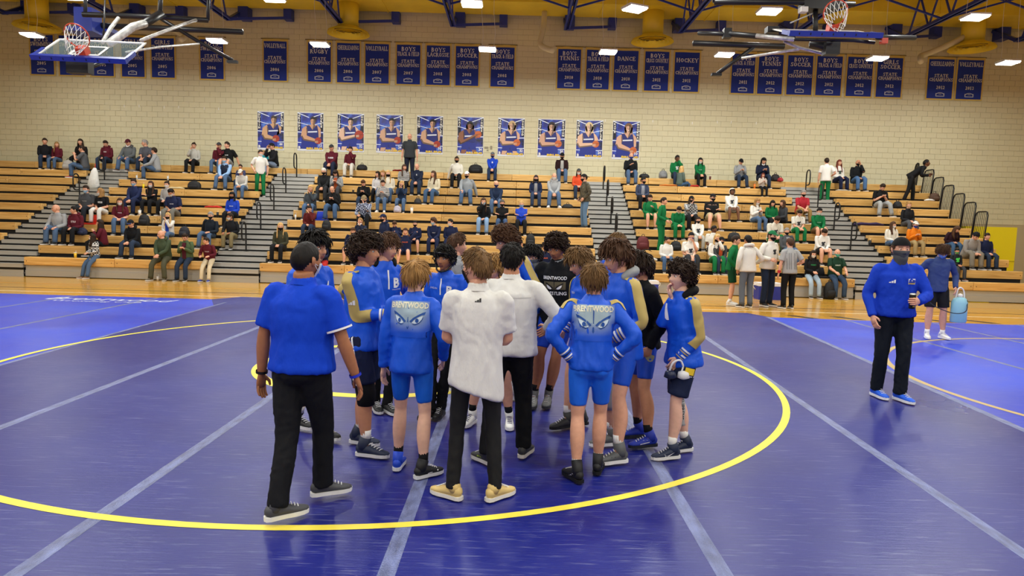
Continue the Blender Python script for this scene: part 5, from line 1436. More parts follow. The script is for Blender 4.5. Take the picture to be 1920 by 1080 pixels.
def wavy(x0, x1, z0, z1, m, name, parent, y, ph, amp=.012):
    nu, nv = 9, 7; v = []
    for j in range(nv):
        for i in range(nu):
            t = 1 - j / (nv - 1)
            v.append((x0 + (x1 - x0) * i / (nu - 1), y - amp * (t ** 1.5) * (1 + math.sin(ph + i * .9)), z1 - (z1 - z0) * j / (nv - 1)))
    f = [(j * nu + i, (j + 1) * nu + i, (j + 1) * nu + i + 1, j * nu + i + 1) for j in range(nv - 1) for i in range(nu - 1)]
    n_ = len(v); v += [(a, b + .004, c) for a, b, c in v]
    return MB().add(v, f + [tuple(n_ + q for q in reversed(t)) for t in f]).build(name, m, parent, True)
for k, (xa, xb, ttl, yr, lab) in enumerate(BL):
    xm = (xa + xb) / 2; p = at(xm, 90, WALL_Y - .06); wd = (xb - xa) / 1266 * 26.7 / 2
    wd = min(max(wd, .49), .54)
    zt, zb = 8.84, 7.20
    rt = thing('banner', 'blue and gold championship banner ' + lab, 'banner', (p.x, WALL_Y, (zt + zb) / 2), 'state championship banners')
    H_ = (zt - zb) / 2; ph = k * 1.7
    wavy(-wd, wd, -H_, H_ - .02, M_gold, 'border', rt, -.022, ph)
    wavy(-wd + .055, wd - .055, -H_ + .05, H_ - .115, M_ban, 'field', rt, -.030, ph)
    MB().tube([(-wd - .05, -.03, H_ - .015), (wd + .05, -.03, H_ - .015)], .016, 6).build('rod', plain('#7d6a3a'), rt, True)
    y = -.075; W2 = (wd - .085) * 2
    tl = ttl.split('/')
    rows = [(tl[0], .53, .16)] if len(tl) == 1 else [(tl[0], .54, .155), (tl[1], .36, .15)]
    if ttl in ('DANCE', 'HOCKEY'): rows = [(ttl, .40, .15)]
    rows += [('STATE', .08, .125), ('CHAMPIONS', -.07, .125), (yr, -.36, .125)]
    for t_, z_, h_ in rows:
        v, f = roman(t_, W2, h_); flat(v, f, 0, z_, y, 'lettering', M_let, rt)
    e = MB()   # little arched building emblem
    for a0 in range(8):
        q = [R(150 - 15 * (a0 + d)) for d in (0, 1)]
        e.add([(r_ * math.cos(t) * 1.15, y, -.67 + r_ * math.sin(t) * .75) for t, r_ in ((q[0], .13), (q[1], .13), (q[1], .165), (q[0], .165))], [(0, 1, 2, 3)])
    for x_ in (-.16, .15): e.add([(x_ - .015, y, -.69), (x_ + .02, y, -.69), (x_ + .02, y, -.58), (x_ - .015, y, -.58)], [(0, 1, 2, 3)])
    e.add([(-.06, y, -.62), (.06, y, -.62), (.05, y, -.60), (-.05, y, -.60)], [(0, 1, 2, 3)]).add([(-.17, y, -.705), (.17, y, -.705), (.17, y, -.675), (-.17, y, -.675)], [(0, 1, 2, 3)])
    e.build('emblem', plain('#b9bfd4'), rt)

# posters of players with a ball ----------------------------------------------
def poster_bg():
    m = bpy.data.materials.new('poster_print'); m.use_nodes = True
    nt = m.node_tree; b = nt.nodes['Principled BSDF']; b.inputs['Roughness'].default_value = .35
    tc = nt.nodes.new('ShaderNodeTexCoord'); n = nt.nodes.new('ShaderNodeTexNoise'); n.inputs['Scale'].default_value = 2.6; n.inputs['Detail'].default_value = 3
    nt.links.new(tc.outputs['Object'], n.inputs[0])
    r = nt.nodes.new('ShaderNodeValToRGB'); e = r.color_ramp.elements
    e[0].position = .36; e[0].color = (*lin('#080932'), 1); e[1].position = .76; e[1].color = (*lin('#5f98ec'), 1)
    x = r.color_ramp.elements.new(.54); x.color = (*lin('#182aa0'), 1)
    nt.links.new(n.outputs[0], r.inputs[0]); nt.links.new(r.outputs[0], b.inputs['Base Color'])
    return m
M_pbg = poster_bg()
def ell(cx, cy, rx, ry, n=14, a0=0, a1=360): return [(cx + rx * math.cos(R(a0 + (a1 - a0) * i / n)), cy + ry * math.sin(R(a0 + (a1 - a0) * i / n))) for i in range(n if a1 - a0 == 360 else n + 1)]
PO = [(483, 532, 'DUSTIN', 'BLUEN', '44', .62, .80, .70, .30, '#caa079', '#3a2c20', 0, 0, 'at the far left of the poster row'), (558, 606, 'GRIFFI', 'BURKE', '12', .60, .80, .80, .27, '#c79a78', '#241b18', 0, 0, 'second from the left'),
      (633, 682, 'JOSEPH', 'HORN', '32', .50, .80, .82, .45, '#dcb79c', '#141013', 0, 1, 'with a big ball held to the right side'), (706, 755, 'MACEN', 'REEDER', '24', .58, .82, .80, .34, '#c9a083', '#141013', 0, 1, 'left of the standing person in the grey polo'),
      (782, 830, 'JOHN', 'HINCLEY', '10', .60, .82, .78, .26, '#c9a083', '#17120f', 0, 0, 'right of the standing person in the grey polo'), (858, 906, 'KAI', 'JONES', '34', .48, .78, .80, .55, '#8a5a40', '#0f0c0c', 1, 1, 'showing the darkest long hair'),
      (934, 983, 'AMELIA', 'OSGOOD', '32', .52, .82, .72, .36, '#cfa486', '#c4a778', 1, 1, 'above the seated person in the blue jacket'), (1009, 1059, 'SOPHIE', 'ROYTON', '30', .50, .82, .76, .36, '#c99f86', '#2b2024', 1, 0, 'above the red and black jacket'),
      (1081, 1130, 'CHLOE', 'HAMPLER', '24', .48, .84, .74, .38, '#dcb597', '#d9c08f', 1, 0, 'second from the right'), (1149, 1199, 'KATE', 'MOORMAN', '10', .58, .84, .78, .24, '#d4a88c', '#7a5638', 1, 0, 'at the far right of the poster row')]
for k, (xa, xb, n1, n2, num, hx, hy_, bx, by, sk_, hr_, lng, legs_, lab) in enumerate(PO):
    p = at((xa + xb) / 2, 255, WALL_Y - .02); W_ = (xb - xa) / 1266 * 26.7; zt, zb = 6.07, 4.60; H_ = zt - zb
    rt = thing('poster', 'blue basketball player poster ' + lab, 'poster', (p.x - W_ / 2, WALL_Y, zb), 'basketball player posters')
    MB().box(0, W_, -.012, -.002, 0, H_).build('sheet', plain('#d9dce6', .4), rt)
    def fp(poly, lay, col, name): 
        m_ = col if not isinstance(col, str) else plain(col, .4)
        MB().add([(a * W_, -.014 - .0012 * lay, b * H_) for a, b in poly], [tuple(range(len(poly)))]).build(name, m_, rt)
    fp([(.01, .05), (.99, .05), (.99, .985), (.01, .985)], 0, M_pbg, 'backdrop')
    for sgn in (0, 1):
        c = (lambda a: a) if sgn == 0 else (lambda a: 1 - a)
        fp([(c(.01), .985), (c(.13), .94), (c(.13), .55), (c(.01), .5)], 1, '#0a0a20', 'dark_edge')
        for (u0, v0, u1, v1, t_) in ((.0, 1.0, .45, .87, .022), (.0, .755, .5, .66, .016), (.0, .50, .45, .475, .02), (.0, .225, .42, .205, .016)):
            fp([(c(u0), v0 - t_), (c(u1), v1 - t_ * .4), (c(u1), v1 + t_ * .4), (c(u0), v0)], 2, '#e9f2ff', 'light_streak')
    o_ = hx - .12
    if lng: fp(ell(hx, hy_ - .03, .155, .145) , 3, hr_, 'hair'); fp([(hx - .15, hy_), (hx + .15, hy_), (hx + .16, hy_ - .28), (hx - .15, hy_ - .28)], 3, hr_, 'hair')
    # shorts and legs
    fp([(.20, .33), (.70, .33), (.74, .12), (.52, .10), (.46, .24), (.40, .10), (.14, .12)] if legs_ else [(.16, .34), (.74, .34), (.76, .06), (.14, .06)], 3, '#1a2a86', 'player_shorts')
    if legs_:
        fp([(.17, .14), (.36, .14), (.30, .04), (.14, .04)], 4, sk_, 'player_leg'); fp([(.56, .14), (.72, .14), (.78, .04), (.62, .04)], 4, sk_, 'player_leg')
    # torso, arms
    fp([(hx - .38, .60), (hx - .20, .68), (hx + .16, .68), (hx + .28, .60), (hx + .26, .44), (hx - .36, .40)], 4, sk_, 'player_shoulders')
    fp([(hx - .26, .66), (hx - .20, .52), (hx - .30, .34), (hx + .22, .34), (hx + .20, .54), (hx + .16, .67), (hx + .10, .66), (hx - .02, .55), (hx - .14, .67)], 5, '#1c2470', 'jersey')
    fp([(hx - .20, .475), (hx + .16, .49), (hx + .16, .525), (hx - .20, .51)], 6, '#d7dbe8', 'jersey_lettering')
    fp([(hx - .42, .58), (hx - .26, .60), (hx - .24, .40), (bx - .05, by + .03), (bx - .05, by - .05), (hx - .36, .27), (hx - .46, .38)], 7, sk_, 'player_arm')
    fp([(hx + .18, .60), (hx + .30, .58), (bx + .10, by + .10), (bx + .02, by + .08)], 5, sk_, 'player_arm')
    fp([(hx - .06, .74), (hx + .06, .74), (hx + .08, .62), (hx - .02, .56), (hx - .10, .64)], 6, sk_, 'player_neck')
    fp(ell(hx, hy_ - .03, .095, .095), 8, sk_, 'player_face')
    fp([(hx - .105, hy_ - .02)] + ell(hx, hy_ + .01, .115, .085, 10, 180, 0)[1:-1] + [(hx + .105, hy_ - .02), (hx + .08, hy_ + .025), (hx - .02, hy_ + .035), (hx - .085, hy_ + .015)], 9, hr_, 'player_hair')
    dk_ = '#%02x%02x%02x' % tuple(int(int(sk_[i:i+2], 16) * .55) for i in (1, 3, 5))
    fp([(hx + .02, hy_ + .05)] + ell(hx, hy_ - .03, .095, .095, 8, 90, -90)[1:] + [(hx + .015, hy_ - .06)], 9, dk_, 'player_shade')
    fp([(hx - .46, .38), (hx - .36, .27), (bx - .05, by - .05), (bx - .05, by - .02), (hx - .34, .31), (hx - .41, .40)], 8, dk_, 'player_shade')
    fp([(hx + .04, .72), (hx + .06, .74), (hx + .08, .62), (hx - .02, .56), (hx + .0, .62)], 7, dk_, 'player_shade'); fp([(hx - .26, .60), (hx - .23, .60), (hx - .20, .52), (hx - .24, .40)], 8, dk_, 'player_shade')
    for q in (-.04, .035): fp(ell(hx + q, hy_ - .02, .018, .008, 8), 10, '#2a1c18', 'player_eye')
    fp(ell(hx, hy_ - .085, .03, .008, 8), 10, '#f0e6e0' if lng else '#8a4a40', 'player_mouth'); fp([(hx - .01, hy_ - .025), (hx + .012, hy_ - .055), (hx - .012, hy_ - .055)], 10, '#8a5a48', 'player_nose')
    r_ = .13 if k != 2 else .17
    fp(ell(bx, by, r_, r_ * W_ / H_), 8, '#a3351f' if k < 5 else '#c2622c', 'ball')
    fp([(bx - r_ * .9, by - .01), (bx + r_ * .9, by + .012), (bx + r_ * .9, by + .02), (bx - r_ * .9, by - .002)], 9, '#3a1410', 'ball_seam')
    for q in range(4): fp([(bx - .12, by - .02 - .014 * q), (bx + .0, by - .005 - .017 * q), (bx + .0, by + .004 - .017 * q), (bx - .12, by - .008 - .014 * q)], 10, sk_, 'player_finger')
    for name_, u in ((n1, .075), (n2, .925)):
        for i, ch in enumerate(name_):
            v, f = text2d(ch, height=.055 * H_, bold=.05)
            v = v * (min(1.15, .075 * W_ / max(.01, v[:, 0].max() * 2)), 1)
            flat(v, f, u * W_, (.915 - .068 * i) * H_, -.030, 'name_letter', M_white, rt)
    v, f = text2d(num, height=.075 * H_, width=.12 * W_, bold=.03); flat(v, f, .89 * W_, .155 * H_, -.030, 'number', M_white, rt)
    v, f = text2d('BRUINS', height=.06 * H_, width=.62 * W_, bold=.04); flat(v, f, .66 * W_, .062 * H_, -.030, 'team_lettering', plain('#e8c33a', .4), rt)
    v, f = text2d('B', height=.07 * H_, bold=.05); flat(v, f, .08 * W_, .085 * H_, -.030, 'team_lettering', M_white, rt)

# baskets folded up under the roof ----------------------------------------------
M_glass = mat('backboard_glass', '#9fb3b0', .04, alpha=.13, spec=.5)
M_orange = plain('#c8452a', .4); M_net = plain('#e8e6e0', .8); M_pipe_k = plain('#1c1c1e', .4); M_pipe_w = mat('scuffed_white_pipe', '#c9c9c6', .4, .3, var=(12, .3))
def basket(label, nl, nr, fl, rimpx, rimD, bracket, tubes, extra):
    nl, nr, fl = Vector(nl), Vector(nr), Vector(fl)
    ex = (nr - nl).normalized(); ez = (fl - nl); ez = (ez - ex * ez.dot(ex)); Hb = ez.length; ez.normalize(); n = ex.cross(ez).normalized()
    if n.z < 0: n = -n
    Wb = (nr - nl).length
    rt = thing('basketball_backboard', label, 'backboard', tuple(nl), 'folded basketball goals')
    Q = lambda a, b, c: ex * a + ez * b + n * c
    def bx(a0, a1, b0, b1, c0, c1, m, name):
        v = [tuple(Q(a, b, c)) for c in (c0, c1) for b in (b0, b1) for a in (a0, a1)]
        return MB().add(v, [(0, 2, 3, 1), (4, 5, 7, 6), (0, 1, 5, 4), (2, 6, 7, 3), (0, 4, 6, 2), (1, 3, 7, 5)]).build(name, m, rt)
    bx(0, Wb, 0, Hb, -.006, .006, M_glass, 'glass')
    t = .045
    for a0, a1, b0, b1 in ((0, Wb, Hb - t, Hb), (0, t, 0, Hb), (Wb - t, Wb, 0, Hb), (0, Wb, 0, t)): bx(a0, a1, b0, b1, -.012, .012, M_white, 'board_frame')
    cx = Wb / 2
    for a0, a1, b0, b1 in ((cx - .305, cx + .305, .55, .6), (cx - .305, cx + .305, .14, .19), (cx - .305, cx - .255, .14, .6), (cx + .255, cx + .305, .14, .6)): bx(a0, a1, b0, b1, .007, .010, M_white, 'target_line')
    bx(-.03, Wb + .03, -.07, .02, -.05, .05, M_blue_steel, 'edge_padding')
    bx(-.03, .03, .0, .36, -.04, .04, M_blue_steel, 'edge_padding'); bx(Wb - .03, Wb + .03, .0, .36, -.04, .04, M_blue_steel, 'edge_padding')
    for i in range(7): bx(.15 + i * Wb / 8, .17 + i * Wb / 8, -.075, -.066, -.02, .02, M_dark, 'padding_bolt')
    # rim stands straight out of the board's face
    rc = Q(cx, .17, .15 + .2286); P = []
    RR = .2286
    for i in range(29):
        a = 2 * math.pi * i / 28; P.append(tuple(rc + ex * RR * math.cos(a) + n * RR * math.sin(a)))
    MB().tube(P, .014, 7, None, cap=None).build('rim', M_orange, rt, True)
    bx(cx - .09, cx + .09, .08, .26, .01, .16, M_orange, 'rim_bracket')
    dn = Vector((0, 0, -1)); nd = (dn * .75 - ez * .65).normalized()
    for i in range(14):
        a = 2 * math.pi * i / 14; b = a + math.pi / 14; c = b + math.pi / 14; pts = []
        for u, r_, ang in ((0, 1, a), (.12, .86, b), (.22, .7, c), (.33, .55, c + .22)):
            q = rc + ex * RR * r_ * math.cos(ang) + n * RR * r_ * math.sin(ang) + nd * u
            pts.append(tuple(q))
        MB().tube(pts, .006, 4).build('net_cord', M_net, rt, True)
        pts = [tuple(rc + ex * RR * r_ * math.cos(g_) + n * RR * r_ * math.sin(g_) + nd * u) for u, r_, g_ in ((0, 1, a), (.12, .86, a - math.pi / 14), (.22, .7, a - math.pi / 7), (.33, .55, a - math.pi / 7 - .22))]
        MB().tube(pts, .006, 4).build('net_cord', M_net, rt, True)
    for pts, r_, m in tubes:
        MB().tube([tuple(at(*q) - nl) for q in pts], r_, 9).build('support_pipe', m, rt, True)
    for (px, py, D, a, b, c), m, nm in extra:
        p_ = at(px, py, D) - nl; MB().box(p_.x - a, p_.x + a, p_.y - b, p_.y + b, p_.z - c, p_.z + c).build(nm, m, rt)
    return rt
basket('folded glass backboard with orange rim and white net at the upper left', at(63, 105, 13.5), at(236, 113, 13.5), at(106, 73, 14.25), 0, 0, 0,
       [([(205, 82, 14.6), (250, 50, 15.2), (272, 44, 15.5)], .085, M_pipe_w), ([(272, 44, 15.5), (302, 26, 16.0)], .09, M_pipe_k), ([(192, 80, 14.5), (208, 52, 15), (222, 34, 15.4)], .04, M_pipe_w),
        ([(264, 76, 14.3), (310, 58, 15), (372, 36, 16.5)], .035, M_pipe_w), ([(236, 98, 13.9), (300, 88, 15.0), (373, 82, 16.5)], .022, M_pipe_w),
        ([(155, 27, 16.0), (300, 32, 16.2), (390, 38, 16.5)], .06, M_pipe_k), ([(150, 46, 17.2), (300, 53, 17.2), (455, 60, 17.2)], .07, M_pipe_k), ([(300, 34, 16.4), (372, 78, 16.8), (436, 113, 17.0)], .045, M_pipe_k),
        ([(300, 26, 16.0), (302, -20, 16.0)], .05, M_pipe_k), ([(197, 0, 15.2), (194, 70, 15.0)], .018, M_pipe_k), ([(165, 128, 13.9), (205, 112, 14.6)], .04, M_pipe_k), ([(390, 38, 16.5), (391, -20, 16.5)], .04, M_pipe_k), ([(160, 27, 16.0), (160, -25, 16.0)], .04, M_pipe_k)],
       [((436, 116, 17.0, .12, .06, .03), M_pipe_k, 'foot_pad'), ((150, 125, 13.9, .22, .1, .14), M_pipe_k, 'height_adjuster'), ((165, 40, 17.0, .22, .2, .28), M_blue_steel, 'winch_frame'), ((178, 60, 17.5, .55, .3, .05), M_blue_steel, 'winch_frame')])
basket('folded glass backboard seen edge on with rim and black motor at the upper right', at(1481, 62, 13.5), at(1650, 66, 13.5), at(1458, 55, 14.45), 0, 0, 0,
       [([(1340, 4, 14.5), (1500, 4, 14.3), (1602, 8, 14.3)], .06, M_pipe_k), ([(1529, 18, 14.4), (1529, 58, 14.3)], .05, M_pipe_k), ([(1361, 63, 15.0), (1420, 68, 14.7), (1490, 73, 14.2)], .06, M_pipe_k), ([(1418, 67, 14.6), (1488, 74, 14.1)], .045, M_pipe_w),
        ([(1310, 62, 15.5), (1361, 64, 15.0)], .05, M_pipe_k), ([(1300, 81, 17), (1470, 87, 17)], .07, M_pipe_k), ([(1415, 87, 17), (1345, 138, 17)], .05, M_pipe_k), ([(1391, 109, 15.5), (1440, 101, 15), (1498, 92, 14.4)], .03, M_pipe_w), ([(1470, 78, 14.4), (1500, 90, 14.4), (1552, 103, 14.2)], .03, M_pipe_w),
        ([(1520, 82, 14.2), (1545, 87, 14.1), (1565, 90, 14.0)], .09, M_pipe_k), ([(1490, 74, 14.0), (1600, 76, 13.9), (1640, 80, 13.8)], .035, M_pipe_k), ([(1645, 70, 13.6), (1715, 71, 14.2)], .05, M_pipe_k), ([(1482, 43, 14.4), (1526, 24, 14.4)], .015, M_pipe_w), ([(1560, 0, 14.4), (1560, -30, 14.4)], .05, M_pipe_k), ([(1340, 4, 14.5), (1340, -30, 14.5)], .05, M_pipe_k)],
       [((1535, 10, 14.4, .36, .16, .11), M_pipe_k, 'motor'), ((1506, 19, 14.3, .07, .08, .05), M_white, 'motor_label'), ((1363, 63, 15.0, .08, .08, .1), M_pipe_k, 'clamp'), ((1558, 92, 14.0, .14, .1, .12), M_pipe_k, 'height_adjuster'), ((1343, 140, 17, .12, .06, .03), M_pipe_k, 'foot_pad'), ((1447, 57, 14.6, .12, .1, .06), M_pipe_k, 'clamp'), ((1657, 77, 13.6, .06, .05, .05), M_orange, 'tail_light')])
# ================================================================ SPECTATORS
JE, DJ, BK, KH, GY = '#4a6180', '#263348', '#131418', '#9a855c', '#8e8e8e'
MAR, NAV, WH, GRN, LG = '#561624', '#18203f', '#e4e1da', '#0f6a3a', '#a3a39f'
def sp(px, py, label, h=1.76, lean=6, row=None, yaw=0, dx=0, print_=None, **kw):
    s = h / 1.78; best = None
    lift = .115 + (.525 * math.cos(R(lean)) + .030 + .092 * math.cos(R(kw.get('hp', 0) * .5)) + .118)
    for i in ([row] if row else range(1, NR + 1)):
        y = rowY(i) + .13
        z = at(px, py, y).z - rowZ(i)
        e = z - lift * s
        if best is None or abs(e) < abs(best[0]): best = (e, i)
    e, i = best
    h2 = h * max(.93, min(1.07, 1 + e / (lift * s)))
    y = rowY(i) + .13; p = at(px, py, y)
    f = Vector((math.sin(R(yaw)), -math.cos(R(yaw)), 0))
    off = f * (.525 + .15) * math.sin(R(lean)) * h2 / 1.78
    drop = RS if i > 1 else Z1
    if 'feet' not in kw and i == 1: kw['feet'] = ((.13, .40, 0, 8), (-.13, .40, 0, -8))
    if 'feet' not in kw and abs(yaw) > 50: kw['feet'] = ((.1, .42, .02, 5), (-.1, .42, .02, -5))
    kw.setdefault('hands', ('lap', 'lap'))
    kw.setdefault('bottom', DJ); kw['g'] = kw.get('g', 1.0) * 1.06; kw['w'] = kw.get('w', 1.0) * 1.04
    fig = person(label, (p.x - off.x + dx, y, rowZ(i) + .005), yaw=yaw, h=h2, lean=lean, sit=drop - .005, group='spectators in the bleachers', **kw)
    if print_: chest(fig, *print_)
    return fig
def chest(fig, t_, col, z=.3, w_=.17, h_=.035):
    if t_ == '#':    # leafy team emblem
        v = np.array([(0, .04), (.03, .06), (.05, .03), (.02, .0), (.05, -.03), (.01, -.05), (-.04, -.04), (-.02, -.01), (-.05, .02), (-.03, .05)]) * 1.3; f = [tuple(range(10))]
    else: v, f = text2d(t_, width=w_, height=h_, bold=.03)
    c = fig.T(0, .1, z)
    print_on(fig, fig.top, v, f, c, fig.cs, fig.cu, fig.cf, plain(col), 'chest_print', .006)
def stand(label, x, y, z, yaw, h=1.78, **kw): return person(label, (x, y, z), yaw=yaw, h=h, group=kw.pop('group', 'spectators in the bleachers'), **kw)
B = ('m', '#101114'); LB = ('m', '#9cc0dc'); WM = ('m', '#e2e4e4'); NM = ('m', '#1b2a5c')
cl, ch2, ph, kn, cr = ('clasp', 'clasp'), ('chin', 'lap'), ('phone', 'phone'), ('knees', 'knees'), ('cross', 'cross')
FJ = ((.17, .50, 0, 14), (-.17, .50, 0, -14))
# --- left section
sp(86, 260, 'person in black jacket cut off at the left end of the top row', top='#17181d', bottom=DJ, hair='short', hc='d', yaw=30)
sp(108, 268, 'person with blond hair, maroon sweater and brown boots on the far left', h=1.64, top=MAR, bottom=JE, hair='long', hc='o', shoe='#7a5a38', hy=35, w=.92)
sp(153, 257, 'person with long dark hair in black beside the left backpack', h=1.68, top='#121216', bottom=BK, hair='long', hc='d', hy=10, w=.92, row=11)
sp(155, 273, 'person in grey tee turned left holding up a phone', h=1.72, top='#56585c', sleeve='short', bottom=JE, hair='short', hc='d', yaw=-75, hands=((.1, .3, .42), (.1, .32, .40)), shoe='#b03a3a', row=10)
sp(201, 260, 'person in maroon hoodie with white chest letters, hands on a black bag', h=1.64, top=MAR, bottom=DJ, hair='short', hc='d', hp=20, w=.94, hood=MAR, print_=('IRON', '#d8d2d4', .33, .1, .05))
sp(243, 260, 'person in grey hoodie and maroon cap with white chin mask', g=1.12, top='#5f6365', bottom=JE, hair='short', hc='d', cap=('cap', '#4b1a26'), mask=('c', '#e6e6e6'), hands=kn, feet=FJ, hood='#5f6365', hp=12, shoe='#5a4030')
sp(277, 261, 'person in grey polo with grey hair looking left on the top row', g=1.06, top='#54565e', sleeve='short', bottom=DJ, hair='short', hc='g', hy=-55, hands=cl, lean=14)
sp(290, 277, 'person in light grey sweater turned left, facing the grey polo', top='#9da1a4', bottom=JE, hair='short', hc='d', yaw=-70, hands=('knees', 'lap'), hy=-30)
sp(365, 268, 'person with dark bun and glasses, pale grey sweater, chin on hand', h=1.66, top='#b3b2aa', bottom=BK, hair='bun', hc='d', hands=('lap', 'chin'), glasses=True, hy=15, w=.92)
sp(412, 268, 'person in maroon top and dark cap with hand at the face', top=MAR, bottom=JE, hair='short', hc='d', cap=('cap', '#3a3b40'), hands=('face', 'lap'), hy=15)
sp(428, 266, 'person in black tee and grey shorts looking left on the top row', top='#111215', sleeve='short', bottom=GY, leg='shorts', hair='short', hc='d', hy=-25, hands=('prop', 'lap'), print_=('LIONS', '#d8d8d8', .3, .12, .04))
sp(424, 292, 'person in navy vest over light blue shirt with pale blue mask', top='#8fb0d8', vest='#1c2336', bottom=JE, hair='short', hc='d', mask=LB, hands=cl, lean=12, feet=FJ)
sp(452, 309, 'small child with dark hair peeking out by the white tee walker', h=1.25, top='#3b4060', bottom=DJ, hair='short', hc='d', skin='m')
sp(456, 326, 'person in pale cap and light sweater with clasped hands beside the green trousers', h=1.72, top='#c2bfb8', bottom=JE, hair='short', hc='d', cap=('cap', '#cfccc2'), hands=cl, lean=20, hp=18, skin='m', row=8)
sp(437, 358, 'person in royal blue long sleeves with black mask and dark hair', h=1.6, top='#1f43b8', bottom=BK, hair='bob', hc='k', mask=B, w=.92, skin='t', print_=('BRUINS', '#c8cfe8', .3, .12, .03))
sp(394, 397, 'person with grey hair, dark jacket and black mask leaning to the left', top='#1c2530', bottom=JE, hair='short', hc='g', mask=B, side=-10, hands=('knees', 'prop'), lean=16, feet=FJ)
sp(436, 406, 'person in black jacket and khaki trousers looking left by the aisle rail', top='#1a1c20', bottom='#7b6f4f', hair='short', hc='d', mask=WM, hy=-45, hands=('lap', 'knees'), skin='t', lean=14)
sp(164, 345, 'person in charcoal tee with pale blue mask, arms resting on the lap', g=1.12, top='#45474b', sleeve='short', bottom='#20242c', hair='short', hc='d', mask=LB, print_=('WOLF PACK', '#9a9a9a', .3, .15, .03))
sp(192, 354, 'person with blond hair, black lettered tee and white trousers looking left', h=1.66, top='#111215', sleeve='short', bottom='#d8d6d0', hair='bob', hc='o', mask=WM, hy=-50, w=.92, print_=('WRESTLING', '#e0e0e0', .31, .15, .06))
sp(255, 336, 'person with glasses, navy sweater and pale blue mask', top='#222c50', bottom='#1b2340', hair='short', hc='d', mask=LB, glasses=True, hands=cl, lean=12)
sp(285, 340, 'person with long brown hair, black jacket, white mask, arms crossed', h=1.64, top='#17181b', bottom=BK, hair='long', hc='n', mask=WM, hands=cr, w=.92, shoe='#a08a58')
sp(315, 340, 'person in pale grey sweater and white mask next to the navy tee', h=1.64, top='#a09d9b', bottom=BK, hair='bun', hc='d', mask=WM, w=.92)
sp(327, 351, 'person in navy tee and grey trousers looking down', top='#1c2444', sleeve='short', bottom='#6c6a62', hair='short', hc='k', mask=WM, hp=25, hy=-15, lean=12, skin='m', print_=('LIONS', '#c9c9d0', .3, .12, .03))
sp(227, 372, 'person with very long brown hair, maroon tee and white mask', h=1.66, top=MAR, sleeve='short', bottom=JE, hair='long', hc='n', mask=WM, yaw=20, w=.92, print_=('TIGERS', '#c8b8bc', .3, .12, .03))
sp(112, 381, 'bald person in grey sweatshirt looking left at the far left', g=1.15, top='#9a9c9e', bottom=JE, hair='bald', hy=-50, hands=kn, lean=12)
sp(143, 386, 'person in maroon hoodie and black trousers on the red stadium seat', h=1.66, top=MAR, bottom=BK, hair='short', hc='k', hy=-50, w=.95, hood=MAR, print_=('ETSU', '#d8ccd0', .3, .14, .06), g=1.05)
sp(189, 412, 'person with long dark hair in maroon turned left with a phone', h=1.64, top=MAR, bottom=BK, hair='long', hc='d', yaw=-70, hands=((.06, .25, .36), (.06, .24, .33)), w=.92)
sp(176, 440, 'person in black and white checked shirt, jeans and brown boots on the first row', h=1.58, tmat=lambda c: patterned('check_black', '#17171a', '#cfcfcf', 'check'), top='#3a3a3c', bottom=JE, hair='long', hc='d', yaw=-25, hy=-45, mask=WM, shoe='#74522f', shoe_top=.3, w=.9, row=1)
sp(252, 412, 'bearded person in black hoodie and black cap, hands clasped', g=1.1, top='#131417', bottom=DJ, hair='short', hc='d', cap=('cap', '#15161a', '#27345c'), hands=cl, lean=16, hood='#131417', feet=FJ, hp=10)
sp(317, 399, 'person with long blond hair, white cardigan over blue and a black mask', h=1.64, top='#d9d4cc', under='#1d3ea8', bottom=JE, hair='long', hc='l', mask=B, hands=ch2, w=.92)
sp(308, 432, 'balding person in olive hoodie and olive trousers on the first row', g=1.12, top='#3e4a35', bottom='#4c4c3a', hair='bald', hy=-35, hands=cl, lean=12, feet=((.2, .42, 0, 14), (-.2, .42, 0, -14)), hood='#3e4a35', shoe='#5c5546', row=1)
sp(350, 437, 'person in green cardigan over maroon looking down at a phone, first row', h=1.66, g=1.12, top='#4a5c3e', under='#4a1a26', bottom=DJ, hair='short', hc='d', glasses=True, hands=ph, hp=22, w=.95, row=1)
sp(393, 453, 'person in maroon sweatshirt and cream trousers on the first row by the aisle', h=1.6, top=MAR, bottom='#d4c6a8', hair='short', hc='d', hy=-40, hands=kn, lean=20, sock='#16203f', shoe='#2a3f9a', row=1, print_=('TIGERS', '#c8b8bc', .3, .13, .03))
# --- middle section
sp(496, 283, 'child in teal shirt on the top row beside the aisle', h=1.3, top='#2a9aa8', bottom=JE, hair='short', hc='o', row=11)
sp(512, 268, 'person in black jacket and black cap with one knee up on the top row', top='#17181c', bottom='#7d8ea8', hair='short', hc='d', cap=('cap', '#17181c'), yaw=-40, hands=('knees', 'face'), hp=10, row=11)
sp(623, 268, 'bearded person in maroon sweatshirt with bold white letters and dark cap', g=1.08, top=MAR, bottom='#1b2238', hair='short', hc='g', cap=('cap', '#33353a'), hands=cl, lean=8, print_=('KAISER', '#e6e0e2', .31, .2, .06))
sp(658, 276, 'person in maroon top and pale trousers covering the mouth, top row', h=1.64, top=MAR, bottom='#c9c6bd', hair='short', hc='d', hands=('face', 'lap'), w=.92)
sp(609, 316, 'person with white hair, black jacket and black mask', g=1.08, top='#1a1b1d', bottom='#2b2c30', hair='short', hc='w', mask=B, hands=cl, lean=10)
sp(632, 318, 'person with dark hair, pale grey jacket over orange, head bowed', h=1.66, top='#9a9c9c', under='#b5552c', bottom='#3a3a3e', hair='bob', hc='d', hp=38, hands=ph, lean=14, w=.94)
sp(584, 348, 'person with short blond hair and grey sweater, hand on chin', h=1.64, top='#41484e', bottom=JE, hair='bob', hc='l', hands=ch2, w=.94, g=1.05)
